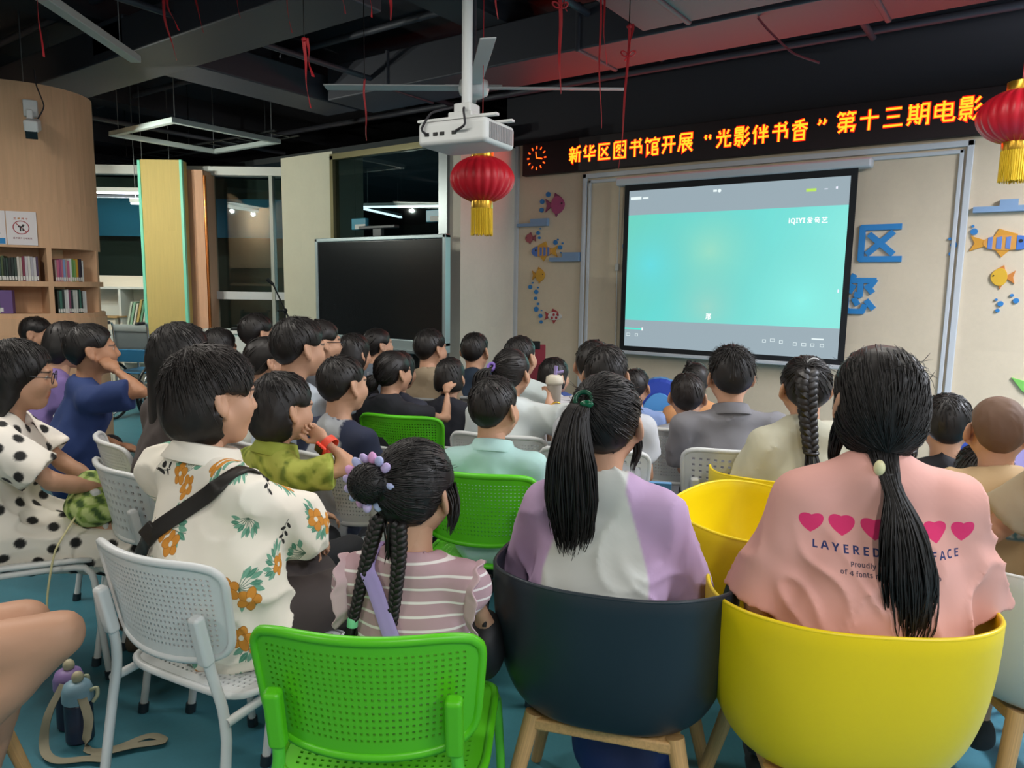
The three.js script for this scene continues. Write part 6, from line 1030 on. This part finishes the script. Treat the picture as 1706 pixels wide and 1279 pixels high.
// --- second row and beyond
const boy = (o) => person({ kid: 1, hs: 0.93, ...o }), girl = (o) => person({ kid: 1, hs: 0.93, ...o });
{
  const P = girl({ label: 'girl in an olive green shirt resting her chin on her fist, red smartwatch', x: -0.75, d: 2.36, top: 1.13, h: 42, hp: 6, hs: 0.98, seat: 0.45, sw: 0.15, hair: { type: 'bob', len: 0.14, vol: 0.005, ear: 1, side: 0.14, locks: 2, wisps: 8 },
    shirt: { name: 'shirt', e: 0.012, sleeve: 0.6, sr: 0.066, wr: 0.006, paint: () => greenLeafy, collar: '#8f9a3a' }, arms: { R: { at: [-0.61, 2.30, 0.925], elbow: [-0.45, 2.18, 0.76], fine: 1, curl: 1.5, pn: [0.3, 0.4, -0.8] }, L: { t: [0.08, 0.6, 0.25] } } });
  const a = P.arms.R, p = a.E.clone().lerp(a.W, 0.80), q = new THREE.Quaternion().setFromUnitVectors(V(0, 1, 0), a.W.clone().sub(a.E).normalize());
  const w = part('watch_strap', lathe([[0.0285, -0.012], [0.031, -0.012], [0.031, 0.012], [0.0285, 0.012], [0.0285, -0.012]], 28).applyQuaternion(q).translate(...A3(p)), mat('#e2543f', 0.5), P.t);
  const qq = q.clone(), fw = V(0, 0, -1).applyQuaternion(qq); part('watch_case', box(0.036, 0.042, 0.012, 0, 0, -0.036, 0.005).applyQuaternion(q).translate(...A3(p)), mat('#e8452f', 0.4), P.t); part('watch_screen', box(0.026, 0.032, 0.002, 0, 0, -0.043).applyQuaternion(q).translate(...A3(p)), mat('#2a0f14', 0.1), P.t);
}
boy({ label: 'boy in a pale aqua collared shirt with cropped hair', x: -0.06, d: 2.60, top: 1.10, h: 12, hy: -18, hs: 1.0, sw: 0.145, lean: 4, hair: { type: 'short', vol: 0.002, locks: 1.4 }, shirt: { e: 0.016, e2: 0.024, sleeve: 0.8, sr: 0.07, wr: 0.006, col: '#a9cfcb', collar: '#a9cfcb' } });
boy({ label: 'boy in a navy and grey raglan shirt', x: -0.65, d: 2.78, top: 1.15, h: 30, hy: -8, hs: 0.97, sw: 0.14, hair: SH.short, shirt: { e: 0.012, e2: 0.018, sleeve: 0.85, sr: 0.07, paint: ({ N }) => (x, y, z) => (Math.abs(x - N.x) > 0.06 + clamp((N.y - y) / 0.2) * 0.06 || (z > N.z + 0.02 && y > N.y - 0.05) ? lin('#232b44') : lin('#a4a8ac')), neckband: '#232b44' } });
boy({ label: 'tall boy in a pale blue shirt with undercut hair', x: -0.88, d: 3.0, top: 1.28, h: 38, hy: -6, hp: 2, hs: 1.06, sw: 0.155, hair: { type: 'short', vol: 0.006, locks: 1.6, spike: 0.008 }, shirt: { e: 0.014, e2: 0.02, sleeve: 0.85, sr: 0.068, col: '#aebccb' } });
boy({ chair: 'white chair under the boy with dark glasses', cc: 'white', label: 'boy with dark glasses just in front of the tall boy in pale blue', x: -0.93, d: 3.55, top: 1.245, h: 40, hy: -14, glasses: true, hair: { type: 'short', vol: 0.003 }, shirt: { col: '#6a7078' }, res: 'f' });
boy({ chair: 'white chair under the child behind the raglan shirt boy', cc: 'white', label: 'child with dark hair behind the raglan shirt boy, face hidden', x: -0.86, d: 3.95, top: 1.155, h: 34, hair: { type: 'bob', len: 0.09, vol: 0.004 }, shirt: { col: '#20232b' }, res: 'f', seat: 0.42 });
{
  const P = girl({ label: 'girl with a low side bun in a black top, arm raised to a chair back', x: -0.595, d: 3.62, top: 1.095, h: 26, hy: -14, sw: 0.135, seat: 0.44, hair: { type: 'tied', vol: 0.002, tie: [0.05, -0.045, -0.085], locks: 1.4, bun: { c: [0.058, -0.05, -0.105], r: [0.040, 0.046, 0.036] } }, shirt: { col: '#171a22', sleeve: 0.6, e: 0.010 }, arms: { R: { at: [-0.33, 3.66, 0.90], elbow: [-0.28, 3.55, 0.66], fine: 1, curl: 1.0, pn: [0, -0.2, 1], dir: [0.1, 0.75, 0.5] }, L: {} } });
  part('hair_clip', [box(0.006, 0.03, 0.012, 0.094, -0.03, -0.118, 0.002), box(0.006, 0.02, 0.012, 0.07, 0.0, -0.115, 0.002)].map((g) => g.applyMatrix4(P.hm)), mat('#b9bcc4', 0.2), P.t);
}
boy({ label: 'boy in a navy blue shirt holding his neck with a raised elbow', x: -1.90, d: 3.28, top: 1.225, h: 54, hy: -4, hp: -4, hs: 1.0, sw: 0.15, skin: '#a87a5c', lean: 10, hair: { type: 'short', vol: 0.003, locks: 1.3 }, shirt: { e: 0.012, e2: 0.02, col: '#1f3568', sleeve: 0.75 }, arms: { R: { at: [-1.78, 3.22, 1.035], elbow: [-1.52, 3.18, 0.98], curl: 0.8 }, L: {} } });
person({ label: 'woman with long straight black hair behind the floral blouse woman', x: -1.19, d: 2.62, top: 1.27, h: 46, hs: 1.0, sw: 0.16, hair: { type: 'long', len: 0.34, vol: 0.006, side: 0.02, locks: 1.6 }, shirt: { col: '#4a4240' } });
{
  const P = girl({ chair: 'white chair under the girl with the white scrunchie', cc: 'white', label: 'girl with a white scrunchie in her dark hair, left of the tall boy', x: -1.14, d: 3.38, top: 1.17, h: 42, hy: -14, res: 'f', hair: { type: 'tied', vol: 0.006, tie: [0.05, -0.05, -0.08], tails: [{ pts: [[0.05, -0.05, -0.09], [0.07, -0.1, -0.12], [0.08, -0.17, -0.12]], r: [0.02, 0.03, 0.012], n: 40 }] }, shirt: { col: '#b9bdb4' } });
  part('scrunchie', new THREE.TorusGeometry(0.028, 0.014, 8, 20).rotateX(0.7).rotateY(-0.5).translate(0.056, -0.056, -0.098).applyMatrix4(P.hm), mat('#b8c4bf', 0.7), P.t);
}
girl({ chair: 'white chair under the girl near the low white cabinet', cc: 'white', label: 'girl with smooth dark hair near the low white cabinet', x: -1.61, d: 3.99, top: 1.17, h: 44, hp: 6, res: 'f', hair: { type: 'bob', len: 0.08, vol: 0.003 }, shirt: { col: '#7d7f8c' } });
boy({ chair: 'white chair under the boy in front of the far window', cc: 'white', label: 'boy with dark hair in a grey shirt in front of the far window', x: -1.42, d: 4.05, top: 1.25, h: 42, res: 'f', hair: { type: 'short', vol: 0.004 }, shirt: { col: '#84838e' } });
person({ chair: 'white chair under the person in the lilac shirt', cc: 'white', label: 'person in a lilac shirt with black hair, behind the navy shirt boy', x: -2.36, d: 3.85, top: 1.20, h: 58, hp: 12, sw: 0.17, res: 'f', lean: 14, hair: { type: 'bob', len: 0.11, vol: 0.003 }, shirt: { col: '#75629a', e2: 0.025 } });
{
  const P = person({ chair: 'white chair under the man by the curved bookshelf', cc: 'white', label: 'man with a hand over his face by the curved bookshelf', x: -3.22, d: 4.92, top: 1.17, h: 60, hy: -18, hp: 8, hs: 0.98, res: 'm', skin: '#b08468', hair: { type: 'short', locks: 0.8 }, shirt: { col: '#8f938f' }, arms: { R: { t: [-0.05, 0.985, 0.20], pole: [-0.7, -0.8, 0.2], curl: 0.4, pn: [0.2, 0.2, -1], dir: [0.1, 1, 0.05], fine: 1 }, L: {} } });
  const a = P.arms.R, p = a.E.clone().lerp(a.W, 0.86), q = new THREE.Quaternion().setFromUnitVectors(V(0, 1, 0), a.W.clone().sub(a.E).normalize()); part('watch', lathe([[0.026, -0.011], [0.03, -0.011], [0.03, 0.011], [0.026, 0.011], [0.026, -0.011]], 20).applyQuaternion(q).translate(...A3(p)), mat('#1b1c20', 0.4), P.t);
}
girl({ chair: 'small grey chair under the girl in profile by the display', cc: 'grey', label: 'girl in profile with a short ponytail in front of the blank display', x: -0.85, d: 4.6, top: 1.15, h: 44, hy: -10, hp: -4, res: 'f', seat: 0.4, hair: { type: 'tied', tie: [0.0, -0.02, -0.1], tails: [{ pts: [[0, -0.02, -0.1], [0.02, -0.07, -0.13], [0.03, -0.13, -0.12]], r: [0.02, 0.03, 0.01], n: 30 }] }, shirt: { col: '#66727f' } });
boy({ label: 'boy in a beige shirt left of the display corner', x: -0.47, d: 4.19, top: 1.17, h: 26, hy: -16, hs: 0.96, res: 'm', seat: 0.42, hair: { type: 'short', vol: 0.003 }, shirt: { col: '#95866f', e: 0.014 } });
girl({ chair: 'small white chair under the child with pale hair clips', cc: 'white', label: 'small child with pale hair clips between two boys in front of the display', x: -0.58, d: 3.75, top: 1.08, h: 30, res: 'f', hs: 0.88, seat: 0.36, hair: { type: 'bob', len: 0.07, vol: 0.004 }, shirt: { col: '#2c2f3c' } });
person({ label: 'man with short hair in a dark teal shirt left of the lantern tassel', x: -0.22, d: 4.32, top: 1.15, h: 14, hy: -8, hs: 0.97, sw: 0.18, seat: 0.42, fat: 1.1, hair: { type: 'crop', vol: 0.002 }, shirt: { col: '#16283a', e: 0.014, e2: 0.02 } });
girl({ chair: 'small white chair under the child left of the man in teal', cc: 'white', label: 'small child with dark hair left of the man in dark teal', x: -0.32, d: 3.77, top: 1.05, h: 20, res: 'f', hs: 0.88, seat: 0.36, hair: { type: 'bob', len: 0.07, vol: 0.002 }, shirt: { col: '#252833' } });
{
  const P = girl({ label: 'girl with a purple-tied ponytail in a white shirt holding up a cup', x: 0.0, d: 3.20, top: 1.15, h: 14, hy: -14, sw: 0.14, seat: 0.44, hair: { type: 'tied', vol: 0.002, tie: [0.05, 0.04, -0.09], locks: 1.4, tails: [{ pts: [[0.05, 0.04, -0.1], [0.075, 0.02, -0.14], [0.085, -0.06, -0.15], [0.08, -0.14, -0.13]], r: [0.015, 0.04, 0.042, 0.02], n: 90 }] }, shirt: { col: '#c9d2d2', e: 0.014, e2: 0.022, sleeve: 0.9, sr: 0.07 }, arms: { R: { at: [0.165, 3.12, 0.905], elbow: [0.13, 2.98, 0.72], fine: 1, curl: 0.75, pn: [0.9, 0, 0.3], dir: [0, 0.9, 0.35] }, L: {} } });
  part('hair_tie', new THREE.TorusGeometry(0.018, 0.008, 8, 16).rotateX(0.6).translate(0.052, 0.042, -0.108).applyMatrix4(P.hm), mat('#7f62c0', 0.5), P.t);
  const a = P.arms.R, p = a.E.clone().lerp(a.W, 0.72), q = new THREE.Quaternion().setFromUnitVectors(V(0, 1, 0), a.W.clone().sub(a.E).normalize()); part('bracelet', new THREE.TorusGeometry(0.033, 0.003, 8, 30).rotateX(Math.PI / 2).applyQuaternion(q).translate(...A3(p)), M.gold, P.t);
  const c = fl(0.185, 3.15), t = thing('drink_cup', 'cream lidded drink cup with a lilac straw held up by the girl in white', 'cup', [c.x, 0.915, c.z], PSI);
  part('cup_body', lathe([[0, 0], [0.028, 0], [0.034, 0.085], [0.032, 0.085], [0.026, 0.004], [0, 0.004]], 24), new THREE.MeshPhysicalMaterial({ color: '#d8d0c4', transmission: 0.5, roughness: 0.3, thickness: 0 }), t); part('lid', lathe([[0, 0.085], [0.037, 0.085], [0.039, 0.095], [0.036, 0.118], [0.02, 0.126], [0, 0.127]], 24), mat('#cfc9b8', 0.5), t); part('straw', [rod([0.004, 0.12, 0], [0.006, 0.165, 0], 0.008), rod([0.006, 0.135, 0], [0.04, 0.142, 0], 0.006)], mat('#9d8fc6', 0.4), t);
}
boy({ chair: 'small white chair under the boy behind the cup', cc: 'white', label: 'boy with cropped hair in a pale shirt behind the cup', x: 0.045, d: 3.82, top: 1.165, h: 16, hy: -18, hs: 0.95, seat: 0.42, hair: { type: 'crop', vol: 0.003 }, shirt: { col: '#b9c4c2', e: 0.014 } });
girl({ chair: 'small white chair under the child right of the cup', cc: 'white', label: 'small child with short fluffy hair right of the cup', x: 0.245, d: 4.15, top: 1.02, h: 20, hy: -26, hs: 0.9, seat: 0.36, hair: { type: 'bob', len: 0.07, vol: 0.004, spike: 0.008 }, shirt: { col: '#c2c8cc', e: 0.014 } });
boy({ label: 'boy with a broad dark head of hair and a white collar behind the high ponytail', x: 0.38, d: 2.90, top: 1.195, h: 8, hy: -10, hs: 1.02, sw: 0.15, hair: { type: 'short', vol: 0.003, locks: 1.4 }, shirt: { col: '#b8bcc2', collar: '#d0d3d6' } });
person({ chair: 'white chair under the half hidden person', cc: 'white', label: 'person half hidden behind the boy with the white collar', x: 0.385, d: 3.42, top: 1.175, h: 10, hs: 1, res: 'f', seat: 0.42, hair: { type: 'short', vol: 0.004 }, shirt: { col: '#c9c9d0' } });
boy({ chair: 'small white chair under the boy beside the light blue sofa', cc: 'white', label: 'small boy with dark hair beside the light blue sofa panel', x: 0.68, d: 3.95, top: 0.99, h: 4, hy: -20, hs: 0.88, seat: 0.34, res: 'f', hair: { type: 'short' }, shirt: { col: '#7d93c0' } });
boy({ label: 'boy with brownish dark hair left of the man in grey', x: 0.855, d: 3.50, top: 1.02, h: 6, hy: -8, hs: 0.98, sw: 0.13, seat: 0.40, hairMat: hairBrown, hair: { type: 'short', vol: 0.003, spike: 0.006 }, shirt: { col: '#a9adb4' } });
girl({ chair: 'small white chair under the child with hair bunches', cc: 'white', label: 'small child with tiny hair bunches behind the man in grey', x: 1.00, d: 3.95, top: 1.03, h: 0, hs: 0.88, seat: 0.36, res: 'f', hair: { type: 'tied', tie: [0.05, 0.07, -0.03], bun: { c: [0.045, 0.115, -0.02], r: [0.02, 0.02, 0.02] } }, shirt: { col: '#c08a5c' } });
person({ label: 'man in a grey collared shirt with wavy black hair, seen from behind', x: 0.93, d: 3.08, top: 1.18, h: 0, hy: -4, hs: 1.05, sw: 0.20, seat: 0.44, lean: 8, fat: 1.1, hair: { type: 'short', vol: 0.008, locks: 2, spike: 0.014, fluff: 0.003 }, shirt: { col: '#78787d', e: 0.014, e2: 0.024, sleeve: 0.85, sr: 0.07, collar: true, wr: 0.006 } });
{
  const P = girl({ label: 'girl with a thick braid in a cream shirt', x: 1.055, d: 2.60, top: 1.19, h: -2, hy: -6, hs: 0.98, sw: 0.15, hair: { type: 'tied', vol: 0.004, tie: [0.02, 0.085, -0.07], locks: 1.6, wisps: 10, braids: [{ pts: [[0.025, 0.075, -0.095], [0.034, 0.02, -0.128], [0.028, -0.07, -0.140], [0.022, -0.15, -0.158], [0.018, -0.205, -0.170]], r0: 0.034, r1: 0.022, turns: 4.5, tuft: [[0.018, -0.195, -0.168], [0.016, -0.26, -0.182], [0.026, -0.34, -0.185]] }] }, shirt: { col: '#bdbca8', e: 0.02, e2: 0.03, sleeve: 0.95, sr: 0.085, wr: 0.007 } });
  part('hair_tie', new THREE.TorusGeometry(0.022, 0.006, 8, 18).rotateX(1.5).translate(0.018, -0.20, -0.169).applyMatrix4(P.hm), mat('#1a1618', 0.4), P.t);
  part('hair_clip', new THREE.TorusGeometry(0.02, 0.003, 6, 20, 2.4).rotateX(-0.5).translate(0.0, 0.105, -0.075).applyMatrix4(P.hm), mat('#c8ccd0', 0.2), P.t);
}
boy({ chair: 'white chair under the boy in the glittery black shirt', cc: 'white', label: 'boy in a glittery black shirt with short dark hair at the right', x: 1.565, d: 2.58, top: 1.065, h: 18, hy: -4, hs: 0.96, sw: 0.14, seat: 0.42, hair: { type: 'short', vol: 0.002, locks: 1.2 }, shirt: { e: 0.014, sleeve: 0.8, paint: () => (x, y, z, nx, ny, nz) => (nz < 0.2 && hsh(Math.round(x * 95), Math.round(y * 95), 5) > 0.93 && y < 0.74 ? [0.55, 0.58, 0.6] : [0.012, 0.013, 0.018]) } });
girl({ chair: 'small white chair under the child beside the toddler', cc: 'white', label: 'small child with dark hair low beside the toddler', x: 1.49, d: 2.24, top: 0.955, h: 18, hs: 0.92, seat: 0.34, hair: { type: 'bob', len: 0.08, vol: 0.005, spike: 0.008 }, shirt: { col: '#2b2224' } });
{ // toddler on an adult's lap at the right edge
  person({ label: 'adult at the right edge holding the toddler, mostly out of view', x: 1.50, d: 1.74, top: 1.30, h: 2, hs: 1, sw: 0.18, seat: 0.46, res: 'm', hair: { type: 'bob' }, shirt: { col: '#a89a80' }, pants: { col: '#9a9a72', len: 0.34 }, legFat: 1.2, arms: { L: { t: [0.16, 0.72, 0.30], pole: [0.9, -0.4, -0.2] }, R: {} } });
  person({ label: 'toddler with shaved hair in a beige shirt at the right edge', x: 1.345, d: 1.98, top: 1.145, h: 26, hy: 2, hs: 0.86, kid: 1, sw: 0.105, seat: 0.66, k: 0.60, res: 'n', hair: { type: 'crop', locks: 0 }, hairMat: mat('#6b5140', 0.75), shirt: { e: 0.014, e2: 0.024, sleeve: 0.9, sr: 0.09, paint: () => (x, y, z) => (x < -0.02 && y > 0.78 && y < 0.86 && z < 0 ? (Math.abs(Math.sin(x * 80)) < 0.3 || Math.abs(Math.sin(y * 80)) < 0.25 ? lin('#5f93a0') : lin('#c9d0cc')) : lin('#c7ab82')), neckband: '#2b3045' }, pants: { col: '#c7ab82', len: 0.3 }, shoes: 'none', legFat: 1.4, armFat: 1.2 });
}
// ---------------------------------------------------------------- things on the floor
{
  const bottle = (label, x, d, lidCol, bodyCol, s) => {
    const t = thing('water_bottle', label, 'bottle', fl(x, d), PSI); t.scale.setScalar(s);
    part('bottle_body', lathe([[0, 0], [0.036, 0], [0.04, 0.008], [0.04, 0.12], [0.036, 0.135], [0, 0.135]], 24), mat(bodyCol, 0.3), t); part('lid', lathe([[0.041, 0.13], [0.044, 0.135], [0.043, 0.165], [0.036, 0.185], [0.018, 0.195], [0, 0.196]], 24), mat(lidCol, 0.45), t);
    part('spout', new THREE.SphereGeometry(0.017, 14, 12).scale(1, 1.15, 1).translate(0.004, 0.206, 0), mat('#cfc6a6', 0.5), t); part('handle', tube([[0.042, 0.165, 0], [0.062, 0.172, 0], [0.064, 0.15, 0.004], [0.05, 0.13, 0.004]], 0.006, 6, 16), mat('#b9bfa0', 0.5), t);
  };
  bottle('water bottle with a pale blue lid standing on the floor at the left', -1.33, 2.10, '#8fb4c8', '#2a3148', 1.0); bottle('water bottle with a lilac lid standing behind the pale blue one', -1.40, 2.17, '#9d83c0', '#322a46', 1.0);
  const s = (pts, l) => solo('bottle_strap', l, 'strap', sheet((u, v) => { const c = new THREE.CatmullRomCurve3(pts.map((p) => fl(...p))), p = c.getPoint(v); const tg = c.getTangent(v), n = V(0, 1, 0).cross(tg); if (n.length() < 0.35) n.set(0.8, 0, 0.6); n.normalize().multiplyScalar((u - 0.5) * 0.026); return [p.x + n.x, p.y + n.y, p.z + n.z]; }, 2, 40, 0.003), mat('#8d8873', 0.8), null);
  s([[-1.31, 2.08, 0.17], [-1.27, 2.05, 0.1], [-1.26, 2.02, 0.02], [-1.19, 2.04, 0.012], [-1.11, 2.10, 0.015], [-1.06, 2.08, 0.012], [-1.14, 2.05, 0.014], [-1.24, 2.0, 0.012]], 'grey carrying strap lying on the floor beside the pale blue bottle');
  s([[-1.385, 2.12, 0.17], [-1.40, 2.06, 0.1], [-1.39, 2.02, 0.02], [-1.33, 1.98, 0.012], [-1.24, 1.99, 0.012], [-1.19, 1.985, 0.014]], 'grey carrying strap hanging down in front of the lilac bottle');
  // blue bag under the dark armchair
  const bg = thing('blue_bag', 'dark blue backpack on the floor under the dark armchair', 'bag', fl(0.33, 1.92), turnOf(10)); const F = new Field([-0.22, 0, -0.16], [0.22, 0.36, 0.16], 0.01); F.ell([0, 0.14, 0], [0.15, 0.14, 0.09], { k: 0.03 }).ell([0, 0.10, -0.07], [0.1, 0.08, 0.05], { k: 0.03 }); F.mod((x, y, z, d) => Math.max(d + 0.006 * vn(x * 14, y * 14, z * 14), 0.002 - y)); part('bag_body', F.mesh({}), mat('#17306b', 0.5), bg); part('carry_loop', tube([[-0.04, 0.27, 0.0], [-0.03, 0.31, 0], [0.03, 0.31, 0], [0.04, 0.27, 0]], 0.007, 6, 14), mat('#10204a', 0.6), bg);
  const bb = thing('black_bag', 'small black bag hanging on the left arm of the dark armchair', 'bag', fl(-0.055, 1.62, 0.50), PSI); const G = new Field([-0.1, -0.02, -0.1], [0.1, 0.26, 0.1], 0.008); G.ell([0, 0.08, 0], [0.05, 0.08, 0.07], { k: 0.02 }); G.mod((x, y, z, d) => d + 0.006 * vn(x * 20, y * 20, z * 20)); part('bag_body', G.mesh({}), mat('#0e0f12', 0.6), bb); part('strap', tube([[0, 0.15, -0.05], [0.01, 0.24, -0.02], [0.01, 0.24, 0.02], [0, 0.15, 0.05]], 0.005, 6, 16), mat('#0e0f12', 0.6), bb);
  // picture book held on the lap near the slatted chair
  const pb = thing('picture_book', 'small book with a blue cover picture between the ponytail girl and the slatted chair', 'book', fl(0.58, 2.75, 0.60), turnOf(10)); part('cover', box(0.085, 0.10, 0.012, 0, 0.05, 0, 0.003).rotateX(-0.5), mat('#5b93c6', 0.4), pb); part('cover_band', box(0.083, 0.03, 0.002, 0, 0.02, 0.0075).rotateX(-0.5), mat('#a87a80', 0.5), pb);
}
scene.traverse((o) => { if (o.isLight) o.castShadow = true; });
renderer.render(scene, camera);
